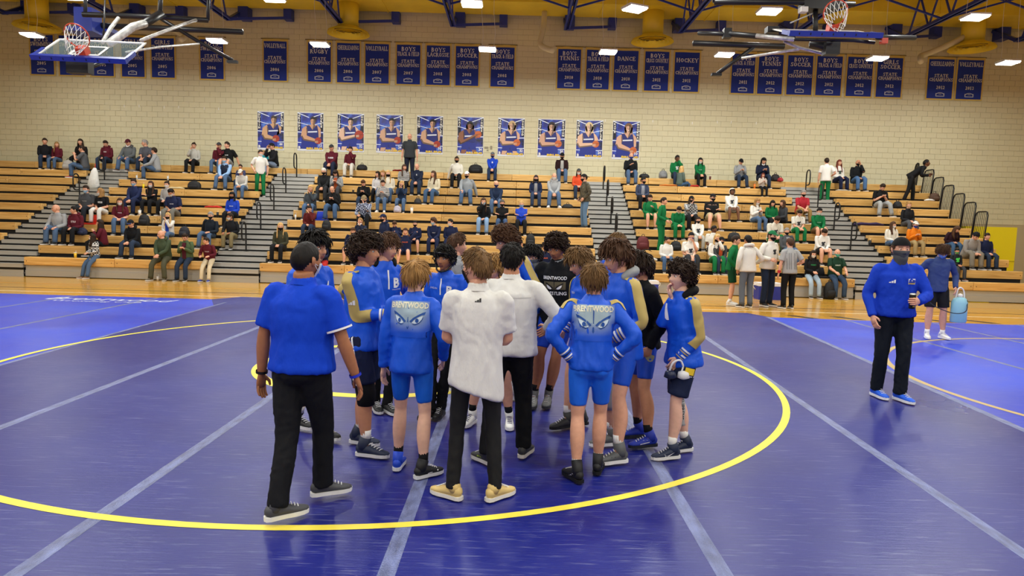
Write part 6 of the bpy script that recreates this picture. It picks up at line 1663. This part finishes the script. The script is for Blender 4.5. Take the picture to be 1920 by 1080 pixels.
sp(626, 348, 'balding person in black sweater looking at a phone', g=1.16, top='#17181a', bottom='#3f5878', hair='balding', hc='d', hands=ph, hp=30, lean=14, feet=FJ)
sp(582, 385, 'person in dark red fleece with dark hair looking down', h=1.64, top='#5c1c1c', bottom=DJ, hair='bun', hc='d', hp=15, hands=('chin', 'lap'), w=.94)
sp(683, 337, 'person in black sweater with short brown hair looking down', g=1.04, top='#141518', bottom=DJ, hair='short', hc='n', hp=30, hands=ph, lean=10)
sp(686, 364, 'person in blue and white plaid flannel with tan cap and hand on the face', h=1.7, tmat=lambda c: patterned('plaid_blue', '#1f2b50', '#b9c2d6', 'check'), top='#2b3c66', bottom=BK, hair='short', hc='n', cap=('cap', '#8c7a5c'), mask=B, hands=('face', 'knees'), lean=22, hp=12)
sp(710, 322, 'person with dark hair in a white patterned top looking left', h=1.64, top='#c9c4c4', bottom=BK, hair='bob', hc='d', hy=-35, w=.92)
sp(719, 319, 'person with fair hair half hidden between two friends in the middle rows', h=1.6, top='#a89c88', bottom=JE, hair='bob', hc='o', w=.92)
sp(729, 320, 'person with blond hair, cream vest and black mask', h=1.66, top='#cfc6b4', vest='#d8d0be', bottom=JE, hair='long', hc='l', mask=B, w=.92)
sp(719, 338, 'person in striped shirt holding up a phone, jeans and white shoes', h=1.62, tmat=lambda c: patterned('stripe_wide', '#d8d5d0', '#2b2b30', 'stripe'), top='#b9b6b4', bottom=JE, hair='short', hc='d', hands=ph, hp=10, shoe='#e4e4e0', w=.92)
sp(754, 340, 'person with blond hair and navy sweater, hands joined at the chin', h=1.64, top='#24344e', bottom=JE, hair='bob', hc='l', hands=('chin', 'chin'), mask=('m', '#3a2f38'), w=.94)
sp(758, 309, 'person in narrow striped shirt with brown hair looking right', h=1.66, tmat=lambda c: patterned('stripe_narrow', '#cfccc6', '#34343a', 'stripe'), top='#9a9894', bottom=BK, hair='long', hc='n', hy=35, w=.92)
sp(783, 307, 'bald bearded person in navy tee with a white logo', g=1.12, top='#1b2338', bottom=DJ, hair='balding', hc='g', hands=cl, lean=10, hy=-10, print_=('B', '#d8d8d8', .36, .04, .05))
sp(814, 320, 'person in cream sweater with long brown hair in front of the yellow scarf', h=1.66, g=1.06, top='#cfc5aa', bottom='#3f5878', hair='long', hc='n', hy=-20, w=.96, yaw=-20)
sp(527, 416, 'person with long blond hair, olive jacket, black mask and black trousers by the aisle', h=1.64, top='#3a3b2c', bottom=BK, hair='long', hc='l', mask=B, hy=20, w=.92)
EAG = ('EAGLES', '#d0603a', .32, .17, .035)
sp(604, 440, 'young wrestler in navy warm-up and red shorts looking right', h=1.62, top=NAV, bottom='#b02a28', leg='shorts', hair='short', hc='n', hy=45, print_=EAG, hands=('lap', 'lap'))
sp(659, 426, 'young wrestler in navy warm-up with black mask leaning sideways', h=1.6, top=NAV, bottom=NAV, leg='shorts', hair='short', hc='n', mask=B, side=-8, hp=15)
sp(677, 411, 'person with blond ponytail, white chin mask and navy top', h=1.66, top='#20263c', bottom=BK, hair='pony', hc='o', mask=('c', '#e4e4e4'), hands=ch2, hy=-20, w=.92)
sp(720, 402, 'person in navy hoodie and navy cap with black mask, turned left', h=1.86, g=1.1, top='#1c2440', bottom=NAV, hair='short', hc='d', cap=('cap', '#1a2444'), mask=B, yaw=-50, hood='#1c2440', row=3)
sp(741, 417, 'young wrestler in navy with brown hair, head bowed', h=1.56, top=NAV, bottom=NAV, leg='shorts', hair='short', hc='n', hp=35, print_=EAG)
sp(761, 428, 'young wrestler in navy lettered warm-up with hands behind the head', h=1.56, top=NAV, bottom=NAV, leg='shorts', hair='short', hc='n', hands=((.14, -.08, .55), (.14, -.08, .55)), elbow=((1, .4, .3), (1, .4, .3)), print_=EAG, feet=FJ)
sp(779, 416, 'young wrestler in navy lettered warm-up with black mask', h=1.56, top=NAV, bottom=NAV, leg='shorts', hair='short', hc='k', mask=B, print_=EAG, feet=FJ)
sp(815, 409, 'person in navy sweatshirt with curly hair and blue mask looking left', top=NAV, bottom=NAV, hair='curly', hc='n', mask=LB, hy=-40, hands=cl, lean=12, print_=('VARSITY', '#d8d8d8', .3, .1, .02))
sp(846, 411, 'young wrestler in navy with dark hair looking left past the curly one', h=1.66, top=NAV, bottom=NAV, hair='short', hc='k', mask=WM, hy=-45)
sp(974, 451, 'young wrestler in navy low behind the huddle looking right', h=1.66, top=NAV, bottom=NAV, hair='short', hc='k', hy=40, skin='m', print_=EAG, row=1)
sp(1022, 458, 'young wrestler in navy lettered shirt mostly hidden by the black tee', h=1.62, top=NAV, bottom=NAV, hair='short', hc='d', print_=EAG, row=1)
sp(857, 293, 'person in white jacket with black mask and dark hair, top row', h=1.66, top='#d4d0c4', bottom=BK, hair='bun', hc='d', mask=B, w=.92, skin='t', hands=('lap', 'prop'))
sp(876, 322, 'person in grey sweatshirt and white cap leaning back on one arm', g=1.14, top='#8b9094', bottom=JE, hair='short', hc='d', cap=('cap', '#dedcd8'), mask=B, hands=('prop', 'knees'), hy=-12, feet=FJ, lean=2)
sp(924, 286, 'person in bright blue jacket and grey cap on the top row', top='#1c40b0', bottom='#20304c', hair='short', hc='g', cap=('cap', '#5c6066'), hands=cl, lean=8, print_=('B', '#e0e0e0', .36, .05, .06), mask=NM)
sp(931, 339, 'balding person in navy quarter-zip with navy mask', g=1.08, top='#1e2c46', bottom=JE, hair='balding', hc='n', mask=NM, hands=cl, lean=10)
sp(907, 371, 'person in black cardigan with brown hair and pale blue mask, ripped jeans', h=1.66, top='#121316', bottom='#7d9cc0', hair='long', hc='n', mask=LB, hands=('lap', 'face'), w=.92)
sp(942, 375, 'person in black jacket with beanie and black mask, arms crossed', top='#17181a', bottom='#3a4f70', hair='short', hc='d', cap=('beanie', '#55504a'), mask=B, hands=cr)
sp(978, 377, 'person with short blond hair, bright blue sweater and blue mask, arms crossed', h=1.56, top='#2a4cc8', bottom=BK, hair='short', hc='l', mask=('m', '#6fa4d8'), hands=cr, w=.94)
sp(1005, 329, 'person in navy cardigan over grey with dark beanie and black mask', h=1.68, top='#202a48', under='#8c8c8c', bottom='#2c3a54', hair='bob', hc='d', cap=('beanie', '#3a2a2c'), mask=B, w=.94)
sp(1039, 325, 'balding person in grey hoodie with white mask and jeans', g=1.1, top='#9a9da0', bottom=JE, hair='balding', hc='n', mask=WM, hands=cl, lean=10, shoe='#e4e4e2', hood='#9a9da0', feet=FJ)
sp(1054, 287, 'person in open black and red jacket over grey tee on the top row', g=1.12, top='#2a1416', under='#a3a29e', bottom=JE, hair='short', hc='k', cap=('cap', '#141416'), mask=B, hp=10)
sp(1085, 317, 'person in orange sweater and dark cap behind the camouflage jacket', h=1.66, top='#d4502c', bottom=DJ, hair='bob', hc='d', cap=('cap', '#3a3c3e'), mask=WM, w=.94)
# camouflage jacket, standing
stand('person standing in camouflage jacket, jeans and black cap among the benches', at(1096, 400, 22.6).x, rowY(5) + .35, rowZ(4) + .29, -75, 1.84, g=1.14, w=1.1, tmat=lambda c: mat('camouflage', '#4a4434', .8, var=(14, .75)), top='#4a4434', bottom='#5c7894', hair='short', hc='d', cap=('back', '#15161a'), mask=B, hands=((.2, .12, .0), (.2, .12, .0)), hy=-10)
# --- right section
sp(1183, 287, 'balding person in black sweater with blue mask under the last poster', top='#15171a', bottom=JE, hair='balding', hc='n', mask=('m', '#2a3f8a'), hands=('lap', 'cup'), row=11)
sp(1205, 333, 'person in grey-blue shirt with dark hair and black mask looking right', top='#39425a', under='#8c8f98', bottom=BK, hair='short', hc='k', mask=B, hy=40, skin='m')
sp(1219, 365, 'young wrestler in green long sleeves and green shorts looking at his hands', h=1.62, top=GRN, bottom=GRN, leg='shorts', hair='short', hc='d', hp=15, hy=-20, hands=('cup', 'lap'))
sp(1270, 386, 'young wrestler in green sweats with head bowed and mask', h=1.64, top=GRN, bottom=GRN, hair='short', hc='d', mask=WM, hp=30, hands=('clasp', 'clasp'), lean=22)
sp(1269, 292, 'person in green sweatshirt drinking on the top row', top=GRN, bottom=DJ, hair='short', hc='k', skin='b', hands=('face', 'lap'), hy=20, row=11, print_=('#', '#d8d8d8', .3))
sp(1278, 319, 'person with very long blond hair in grey-green top turned to the right', h=1.66, top='#55645c', bottom='#3c5878', hair='long', hc='l', yaw=120, w=.92, row=10)
sp(1312, 297, 'person with dark bob, green sweatshirt and white mask on the top row', h=1.64, top=GRN, bottom=BK, hair='bob', hc='k', mask=WM, hands=cl, lean=10, w=.94, row=11, print_=('HORNETS', '#a8c8b0', .3, .13, .025))
sp(1295, 368, 'person in black cap and black and white plaid jacket', h=1.68, g=1.1, tmat=lambda c: patterned('plaid_black', '#141416', '#b9b9b9', 'check'), top='#26262a', bottom=BK, hair='bob', hc='d', cap=('cap', '#141518'), mask=B, hy=20, hands=('lap', 'chin'))
sp(1335, 364, 'big person in black jacket, cap and khaki shorts with arms crossed', g=1.28, top='#16171a', bottom='#a59672', leg='shorts', hair='short', hc='d', cap=('cap', '#17181c'), mask=B, hands=cr, hy=20, feet=FJ)
sp(1371, 354, 'person with white hood up and shorts', h=1.72, top=WH, bottom='#b9bdbb', leg='shorts', hair='short', hc='k', skin='b', cap=('hoodup', WH), hands=cl, lean=10, feet=FJ, print_=('#', '#30343a', .3))
sp(1388, 298, 'person in grey hoodie and black cap looking at a phone on the top row', g=1.06, top='#8f9396', bottom=DJ, hair='short', hc='d', cap=('cap', '#121317'), hands=ph, hp=20, row=11, feet=FJ)
sp(1430, 296, 'person with dark hair, navy jacket and chin mask looking at a phone, top row', h=1.68, g=1.08, top='#1b2238', bottom=DJ, hair='bob', hc='k', mask=('c', '#d8dcdc'), hands=ph, hp=22, row=11)
sp(1430, 324, 'little child with reddish hair in a floral jacket and black leggings', h=1.08, top='#c9bcb0', bottom=BK, hair='bob', hc='r', hands=ph, row=10, w=.95)
sp(1418, 372, 'person with fair bob, white hoodie and mask', h=1.66, top=WH, bottom=JE, hair='bob', hc='o', mask=WM, hands=ph, hp=12, yaw=20, w=.94, print_=('#', '#4a5058', .3))
sp(1447, 377, 'person with black hair and green top behind the bowed white tee', h=1.66, top=GRN, bottom=BK, hair='bob', hc='k', hp=15)
sp(1452, 388, 'young wrestler in white logo tee and green trousers, head down', top='#d6d2c4', sleeve='short', bottom=GRN, hair='short', hc='d', hp=38, lean=20, hands=cl, row=4, print_=('#', '#2c3038', .28))
sp(1468, 377, 'person with brown bob and charcoal sweater turned left', h=1.68, top='#3c3e42', bottom=BK, hair='bob', hc='n', yaw=-75, w=.92)
sp(1503, 357, 'person in red tee and tan trousers with black mask', g=1.06, top='#b02c38', sleeve='short', bottom='#8c6f3f', hair='short', hc='g', mask=B, hands=cl, lean=16, feet=FJ)
sp(1495, 393, 'young wrestler in white tee beside the red tee, head bowed over green trousers', top='#d9d6cc', sleeve='short', bottom=GRN, hair='short', hc='d', hp=30, hands=cl, lean=16, print_=('#', '#2c3038', .28))
sp(1533, 390, 'person in green sweatshirt with black hair and white mask near the aisle', h=1.7, top=GRN, bottom='#7a5a3c', leg='shorts', hair='short', hc='k', mask=WM, hp=8, hands=cl, lean=12, print_=('HORNETS', '#a8c8b0', .3, .13, .025))
sp(1308, 408, 'young wrestler in white hoodie with black mask above the beanie', h=1.66, top=WH, bottom='#a9a79e', hair='short', hc='d', mask=B, hands=cl, lean=10, print_=('#', '#2c3038', .28))
sp(1295, 436, 'person in white tee, black beanie and purple mask with hand to the chin', top='#dcd9d2', sleeve='short', bottom='#2a2c30', hair='short', hc='k', cap=('beanie', '#15161a'), mask=('m', '#4a2f7a'), hands=('chin', 'lap'))
sp(1337, 425, 'person in white tee with dark skin looking to the right', top='#d9d6cc', sleeve='short', bottom='#2a2c30', hair='short', hc='k', skin='b', hy=45, g=1.04)
sp(1343, 440, 'person with blond hair, white hoodie and black mask, hand at the face', h=1.64, top=WH, bottom=GRN, hair='bob', hc='l', mask=B, hands=('face', 'lap'), w=.94)
sp(1293, 458, 'bald person in white logo tee with white mask', g=1.14, top='#dcd9d2', sleeve='short', bottom='#3f5878', hair='bald', mask=WM, hands=cl, lean=8, row=2, print_=('#', '#2c3038', .3), skin='p')
sp(1249, 460, 'person with black hair up, white top and tan mask looking right', h=1.64, top='#d9d8d4', bottom='#3f5878', hair='bun', hc='k', mask=('m', '#b98a5c'), hy=45, w=.94, row=2)
sp(1348, 467, 'person in dark grey jacket over orange with black cap, looking right', top='#3b3d40', under='#c85a32', bottom=DJ, hair='short', hc='d', cap=('cap', '#141518'), mask=B, hy=35, hands=cl, lean=14, row=2)
sp(1478, 429, 'person with grey hair, grey jacket and black mask leaning on the left arm', g=1.12, top='#4c5054', under='#8c9096', bottom='#4a6080', hair='short', hc='g', mask=B, hands=('prop', 'lap'), side=8, feet=FJ)
sp(1523, 470, 'person in black hoodie with green lettering, white mask and light jeans, first row', h=1.66, g=1.06, top='#141518', bottom='#9db0c0', hair='bob', hc='d', mask=WM, hood='#141518', row=1, print_=('HORNETS', '#2f9a5c', .32, .15, .04))
sp(1568, 467, 'bald person in dark green tee with teal mask and jeans, first row', g=1.12, top='#173626', sleeve='short', bottom='#33465f', hair='bald', mask=('m', '#4fb0a8'), hands=kn, row=1, print_=('HORNETS', '#c8d8d0', .3, .15, .035), shoe='#5a5040')
sp(1540, 427, 'young wrestler in white hoodie and black shorts with head bowed near the aisle', h=1.7, top=WH, bottom='#1b1c20', leg='shorts', hair='short', hc='d', hp=35, hands=cl, lean=16, print_=('#', '#2c3038', .28))
# --- far right section
sp(1572, 300, 'person with long dark red hair and white hoodie on the top row', h=1.66, top=WH, bottom=NAV, hair='long', hc='r', row=11, w=.94, print_=('#', '#2c4038', .3), yaw=10)
sp(1607, 300, 'bald person in black and white jacket with black mask, hand at the mouth', g=1.1, top='#16181c', bottom='#4a6a94', hair='bald', mask=B, hands=('face', 'lap'), row=11, skin='m')
sp(1650, 344, 'person in black tee with orange lettering and pale grey sweatpants', g=1.14, top='#131416', sleeve='short', bottom='#9b9d9c', hair='short', hc='d', hp=30, hands=ph, lean=12, feet=((.22, .5, 0, 14), (-.22, .5, 0, -14)), print_=('BLACKMAN', '#c2602c', .3, .17, .03))
sp(1702, 379, 'person with pulled back fair hair, black top and tan mask', h=1.64, top='#1b1c20', bottom='#4c4e52', hair='bun', hc='o', mask=('m', '#c8a888'), w=.92)
sp(1672, 416, 'person with long brown hair and white sweater turned right behind the blue pullover', h=1.66, top='#dcd8cc', bottom=JE, hair='long', hc='n', hy=30, glasses=True, mask=WM, w=.92)
sp(1713, 416, 'person in bright orange hoodie with white cap and blue mask', g=1.04, top='#dd7a18', bottom=KH, hair='short', hc='d', cap=('cap', '#d9d6ce'), mask=('m', '#2a3f9a'), hands=ph, lean=10)
sp(1783, 424, 'person in dark maroon hoodie with brown hair bending down at the right', h=1.66, top='#2c1622', bottom='#3c5878', hair='long', hc='n', hp=35, hy=25, lean=24, w=.94)
sp(1817, 428, 'person in grey hoodie and black beanie at the right end, leaning forward', top='#8e8a86', bottom='#7a7468', hair='short', hc='d', cap=('beanie', '#141518'), hp=30, lean=26, hands=cl)
sp(1793, 466, 'child in black hoodie with green swoosh and green mask at the right', h=1.4, top='#1c2026', bottom='#3a3c40', hair='short', hc='k', mask=('m', '#4f9a5c'), hy=-20, skin='m', row=2, shoe='#7a4a30', print_=('#', '#4ad05c', .3))
sp(1848, 440, 'person in navy cut off at the right edge of the lower rows', top=NAV, bottom=DJ, hair='short', hc='d')
# --- standing on the stands
p = at(482, 330, rowY(8))
stand('person in white tee and green trousers stepping down the left aisle', p.x, rowY(8) + .3, rowZ(7) + .12, 25, 1.72, top=WH, sleeve='short', bottom=GRN, hair='short', hc='d', mask=WM, hy=20, hands=((.25, .05, -.08), (.22, .1, .0)), feet=((.1, .15, -.1, 5), (-.12, -.1, .1, -5)), lean=8)
p = at(768, 300, rowY(10) + .4)
stand('bald person in charcoal polo standing against the wall between two posters', p.x, rowY(10) + .42, rowZ(10) - .07, 0, 1.83, g=1.12, w=1.08, top='#33373b', sleeve='short', collar='#33373b', bottom='#1a2030', hair='bald', glasses=True, hands=((.28, .03, -.11), (.28, .03, -.11)))
p = at(1243, 420, rowY(3))
stand('young wrestler standing in green sweats with white side stripe', p.x, rowY(3) + .30, rowZ(2) + .24, 60, 1.78, top=GRN, bottom=GRN, hair='short', hc='d', hands=((.2, .2, .05), (.2, .22, .05)))
p = at(1557, 350, rowY(9))
stand('person in white tee and striped green trousers standing in the right aisle, back turned', p.x, rowY(9) + .4, rowZ(8) + .12, 165, 1.74, top=WH, sleeve='short', bottom=GRN, hair='short', hc='d', hands=((.25, .05, -.1), (.2, .15, .1)))
p = at(1715, 350, rowY(10))
stand('person in black stooping beside the guard rails on the upper rows', p.x - .30, rowY(9) + .35, rowZ(9) - .07, 65, 1.8, lean=50, top='#141518', bottom='#17181b', hair='short', hc='k', skin='b', hands=((.12, .55, .05), (.12, .5, .0)), feet=((.1, .1, 0, 0), (-.12, -.2, 0, 0)), hp=-25)
# --- standing on the floor in front of the first row
FG = 'people standing on the wooden floor'
p = gnd(1368, 572); stand('young wrestler in green shirt and shorts standing on the wooden floor', p.x, p.y, 0, 70, at(1370, 438, p.y).z, top=GRN, sleeve='long', bottom='#0d3d24', leg='shorts', hair='short', hc='d', shoe='#e2e2de', sock='#e2e2de', hands=((.22, .12, -.05), (.22, .1, .0)), group=FG, hi=False)
p = gnd(1398, 577); stand('person in white hoodie and grey jeans standing with the back turned', p.x, p.y, 0, 195, at(1403, 440, p.y).z + .03, g=1.1, w=1.08, top='#dcd8cc', bottom='#5c6470', hair='short', hc='k', hood='#dcd8cc', hands=((.25, .05, -.05), (.32, .15, .1)), group=FG, skin='m')
p = gnd(1428, 574); f_ = stand('person in white logo hoodie, green cap and black mask facing the referee', p.x + .1, p.y, 0, 30, at(1447, 429, p.y).z, g=1.14, w=1.1, top='#dedad0', bottom='#1f2a40', hair='short', hc='d', cap=('cap', '#1c6a40'), mask=B, hands=((.2, .2, .12), (.2, .22, .12)), group=FG); chest(f_, '#', '#2c3038', .3)
p = gnd(1476, 579); rf = stand('referee in grey striped shirt and black trousers with red wristband', p.x, p.y, 0, 190, at(1470, 443, p.y).z, g=1.04, top='#a3a3a0', sleeve='short', bottom='#121316', hair='short', hc='n', hands=((.27, .03, -.10), (.22, .15, .1)), group=FG)
for k in range(-3, 4):
    if k: print_on(rf, rf.top, np.array([(k * .045 - .006, -.2), (k * .045 + .006, -.2), (k * .045 + .006, .2), (k * .045 - .006, .2)]), [(0, 1, 2, 3)], rf.T(0, -.1, .2), -rf.cs, rf.cu, -rf.cf, plain('#6c6c6a'), 'shirt_stripe', .008)
rf.part(MB().add(*tube([rf.arms[0][2] + (rf.arms[0][1] - rf.arms[0][2]) * x for x in (.05, .3)], .04, 10, None, cap=None)), 'wristband', plain('#c0242c'))

# ================================================================ SMALL THINGS
def seat_pt(px, row, dy=.13): p = at(px, 400, rowY(row) + dy); return (p.x, rowY(row) + dy, rowZ(row))
def cup(px, row, label, col='#e4e2dc', h=.14, r=.042, lid='#f0f0ee', floor_=False):
    x, y, z = seat_pt(px, row, .1)
    if floor_: y, z = BY0 - .15, 0
    rt = thing('drink_cup', label, 'cup', (x, y, z), 'cups and bottles on the benches')
    MB().tube([(0, 0, 0), (0, 0, h)], [r * .75, r], 10, cap=0).build('cup_body', plain(col, .4), rt, True)
    MB().tube([(0, 0, h), (0, 0, h + .012)], [r * 1.08, r], 10, cap=0).build('lid', plain(lid, .4), rt, True)
    MB().tube([(.01, 0, h), (.02, 0, h + .07)], .005, 5).build('straw', plain('#d8d8d8'), rt, True)
cup(262, 5, 'white paper cup left of the navy sweater person\'s feet', r=.05, h=.17); cup(302, 5, 'white cup on the bench beside the white mask person', h=.15)
cup(139, 1, 'yellow drink cup on the lowest bench at the far left', '#e8c23a', .15); cup(772, 6, 'tall white foam cup near the white shoes', h=.18, r=.05); cup(408, 5, 'black travel mug beside the blue long sleeves', '#1a1a1c', .17, .04, '#2a2a2c')
cup(662, 8, 'dark cup between the black sweaters in the middle rows', '#2a2420', .13, .04, '#1a1a1a'); cup(1412, 10, 'orange cup next to the little child', '#e07a28', .16, .045, '#e07a28'); cup(1328, 11, 'dark red cup on the top bench beside the green sweatshirt', '#5a2420', .12, .04, '#5a2420')
cup(1490, 1, 'yellow cup on the first bench behind the referee', '#dcae4a', .16, .05); cup(1635, 4, 'black coffee cup on the bench by the far right aisle', '#17181a', .16, .05, '#17181a'); cup(302, 1, 'small pale cup on the floor between two seated people\'s feet', h=.12, floor_=True)
cup(1537, 11, 'patterned cup on the top bench at the far right aisle', '#b9a0b0', .16, .045); cup(554, 5, 'clear bottle on the bench beside the dark red fleece', '#cfd4d4', .16, .03, '#e0e0e0')
cup(258, 9, 'clear water bottle on the bench above the navy sweater', '#c9d2d6', .15, .03, '#dfe4e6'); cup(316, 9, 'clear water bottle right of the light grey sweater', '#c9d2d6', .15, .03, '#dfe4e6'); cup(270, 8, 'yellow bottle standing behind the pale blue mask', '#e8d020', .14, .04, '#e8d020')
def bag(px, row, label, col, w_=.34, h_=.34, d_=.22, name='backpack', floor_=False, dy=.14):
    x, y, z = seat_pt(px, row, dy)
    if floor_: y, z = BY0 - .22, 0
    rt = thing(name, label, 'bag', (x, y, z), 'bags on the stands')
    m = MB().tube([(0, 0, .02), (0, 0, h_ * .15), (0, .01, h_ * .6), (0, .02, h_ * .9), (0, .03, h_)], [(w_ * .44, d_ * .45), (w_ * .5, d_ * .5), (w_ * .48, d_ * .48), (w_ * .36, d_ * .36), (w_ * .16, d_ * .16)], 12)
    m.build('bag_body', mat('bag_' + col, col, .7, bump=(14, .6)), rt, True)
    MB().tube([(0, -d_ * .42, h_ * .12), (0, -d_ * .52, h_ * .2), (0, -d_ * .52, h_ * .45), (0, -d_ * .42, h_ * .52)], [(w_ * .3, .02), (w_ * .34, .03), (w_ * .34, .03), (w_ * .3, .02)], 10).build('pocket', mat('bag_' + col, col, .7), rt, True)
    MB().tube(spline([(-.05, .02, h_ * .93), (-.03, .02, h_ + .06), (.03, .02, h_ + .06), (.05, .02, h_ * .93)], 8), .01, 5).build('handle', M_black, rt, True)
    for q in (-1, 1): MB().tube(spline([(q * w_ * .2, d_ * .4, h_ * .85), (q * w_ * .3, d_ * .62, h_ * .5), (q * w_ * .25, d_ * .42, h_ * .1)], 8), .014, 5).build('strap', M_black, rt, True)
bag(130, 10, 'pale patterned backpack beside the brown boots at the far left', '#a8a49e', .42, .36); bag(270, 4, 'black backpack behind the black hoodie', '#18181b', .36, .36); bag(345, 3, 'dark backpack between the white cardigan and the leaning dark jacket', '#1d1f2a', .34, .34)
bag(365, 8, 'large black duffel bag on the bench below the pale grey sweater', '#17171a', .5, .3, .26, 'duffel_bag'); bag(678, 11, 'dark bag on the top bench next to the pale trousers', '#17181b', .42, .22, .22, 'duffel_bag'); bag(890, 11, 'black backpack on the top bench left of the bright blue jacket', '#141518', .55, .34)
bag(612, 4, 'black bag on the bench right of the dark red fleece', '#17181b', .3, .34); bag(996, 3, 'black handbag right of the bright blue sweater', '#141518', .3, .4); bag(1064, 7, 'black cloth bag beside the grey hoodie with white mask', '#1a1b1e', .4, .14, .22, 'tote_bag')
bag(1208, 3, 'red and black backpack left of the standing green sweats', '#5a1c20', .4, .42); bag(1270, 3, 'black bag under the bowed green sweats', '#15161a', .36, .3); bag(1379, 4, 'black bag beneath the white hood', '#17181b', .42, .3); bag(1240, 11, 'grey bag on the top bench left of the green drinker', '#7c7e80', .34, .3); bag(1205, 11, 'dark jacket heap beside the blue mask person', '#23252a', .4, .16, .2, 'jacket')
bag(1450, 11, 'dark handbag on the top bench right of the navy jacket', '#2a2426', .34, .28); bag(1459, 11, 'red bag beside the dark handbag on the top bench', '#a82a30', .24, .14, .18, 'tote_bag', dy=.02); bag(1750, 9, 'brown bag left below the guard rails', '#4c3424', .38, .3); bag(1682, 8, 'dark bag beside the pale grey sweatpants', '#1b1c20', .3, .26)
bag(1555, 1, 'black backpack on the floor between the two first row fans', '#141518', .34, .5, .26, floor_=True); bag(745, 6, 'pale tote beside the navy sweater with blond hair', '#b0a8b4', .26, .24); bag(783, 7, 'dark bag between jeans in the middle rows', '#2a2a2c', .26, .2)
bag(96, 3, 'grey bag at the feet of the bald grey sweatshirt person', '#4c4e52', .34, .4, dy=.0); bag(153, 3, 'dark blue cooler bag below the red stadium seat', '#1b2140', .3, .22, .2, 'cooler_bag', dy=.0)
# white plastic bag hung on the aisle rail
x, y, z = seat_pt(181, 9, .0)
rt = thing('plastic_bag', 'white plastic bag hanging from the far left aisle rail', 'bag', (x, y - .1, z - .35))
MB().tube([(0, 0, 0), (-.02, 0, .1), (.0, 0, .35), (.03, 0, .6), (.05, 0, .72)], [(.14, .08), (.22, .13), (.17, .11), (.12, .07), (.05, .03)], 12).build('bag_body', mat('thin_plastic', '#e6e6e2', .4, bump=(16, .8)), rt, True)
MB().tube([(.05, 0, .7), (.07, 0, .86)], .012, 6).build('bag_handle', plain('#d03a3a'), rt, True)
# stadium seats
def stadium_seat(px, row, label, col):
    x, y, z = seat_pt(px, row, .02)
    rt = thing('stadium_seat', label, 'seat', (x, y, z), 'clip-on stadium seats')
    MB().box(-.22, .22, -.02, .36, .0, .05).build('cushion', cloth(col), rt)
    m = MB().tube([(0, .32, .04), (0, .35, .15), (0, .38, .30)], [(.18, .025), (.19, .025), (.16, .025)], 10); m.build('back_pad', cloth(col), rt, True)
stadium_seat(165, 4, 'red stadium seat under the maroon hoodie', '#c8301f'); stadium_seat(598, 5, 'blue stadium seat behind the dark red fleece', '#2a3fae'); stadium_seat(1498, 1, 'black stadium seat under the black hoodie with green lettering', '#15161a'); stadium_seat(1552, 1, 'black stadium seat under the dark green tee', '#1a1b20')
# coolers
def cooler(px, label, w_, h_, y):
    p = at(px, 500, y)
    rt = thing('cooler', label, 'cooler', (p.x, y, 0), 'blue drink coolers')
    MB().box(-w_, w_, -.2, .2, 0, h_).build('cooler_body', plain('#26349a', .4), rt); MB().box(-w_ - .01, w_ + .01, -.21, .21, h_, h_ + .09).build('lid', plain('#dfe2ea', .4), rt)
    MB().tube(spline([(-w_ - .02, 0, h_ * .7), (-w_ - .06, 0, h_ + .03), (w_ + .06, 0, h_ + .03), (w_ + .02, 0, h_ * .7)], 12), .012, 6).build('handle', M_white, rt, True)
cooler(1216, 'blue cooler with white lid on the floor right of the huddle', .26, .36, 18.9); cooler(1442, 'blue cooler behind the referee and hoodie group', .32, .38, 19.0)
# suitcase handle behind the cooler
p = at(1212, 500, 19.4); rt = thing('rolling_bag', 'black rolling bag with raised handle behind the blue cooler', 'bag', (p.x, 19.35, 0))
MB().box(-.2, .2, -.12, .12, .03, .55).build('bag_body', cloth('#17181b'), rt); MB().tube(spline([(-.12, 0, .55), (-.12, 0, 1.0), (-.1, 0, 1.04), (.1, 0, 1.04), (.12, 0, 1.0), (.12, 0, .55)], 18), .012, 6).build('pull_handle', M_black, rt, True)
# loose cloths
def heap(px, row, label, col, w_, name='jacket', h_=.07):
    x, y, z = seat_pt(px, row, .13)
    o = MB().tube([(-w_, 0, h_ * .4), (-w_ * .5, .02, h_ * .6), (0, -.01, h_ * .5), (w_ * .5, .02, h_ * .65), (w_, 0, h_ * .4)], [(.05, h_ * .3), (.11, h_ * .55), (.12, h_ * .5), (.11, h_ * .6), (.05, h_ * .3)], 10, (0, 1, 0)).build(name, cloth(col), None, True)
    o.location = (x, y, z); tag(o, label, 'clothing')
heap(1630, 6, 'purple jacket lying on the bench by the far right aisle', '#33284a', .5, h_=.1); heap(1252, 10, 'orange and red folded clothes on the bench below the top row', '#c87a3a', .35); heap(1300, 10, 'red cap like cloth on the bench beside the blond hair', '#b02c2a', .16); heap(1211, 2, 'white towel on the bench above the blue cooler', '#dcd9d0', .4, 'towel', .12)
heap(400, 6, 'red folded stadium cushion on the bench below the duffel bag', '#c0302a', .28, 'cushion'); heap(330, 8, 'crumpled pale wrappers on the bench above the black jacket', '#d8c9a0', .3, 'wrapper'); heap(745, 11, 'red cloth on the top bench behind the grey-bearded navy tee', '#8c2a2a', .2); heap(1576, 10, 'white folded towel below the long dark red hair', '#d9d6cc', .22, 'towel', .05); heap(1745, 9, 'white cloth by the stooping person\'s feet', '#dddcd6', .25, 'towel', .08)
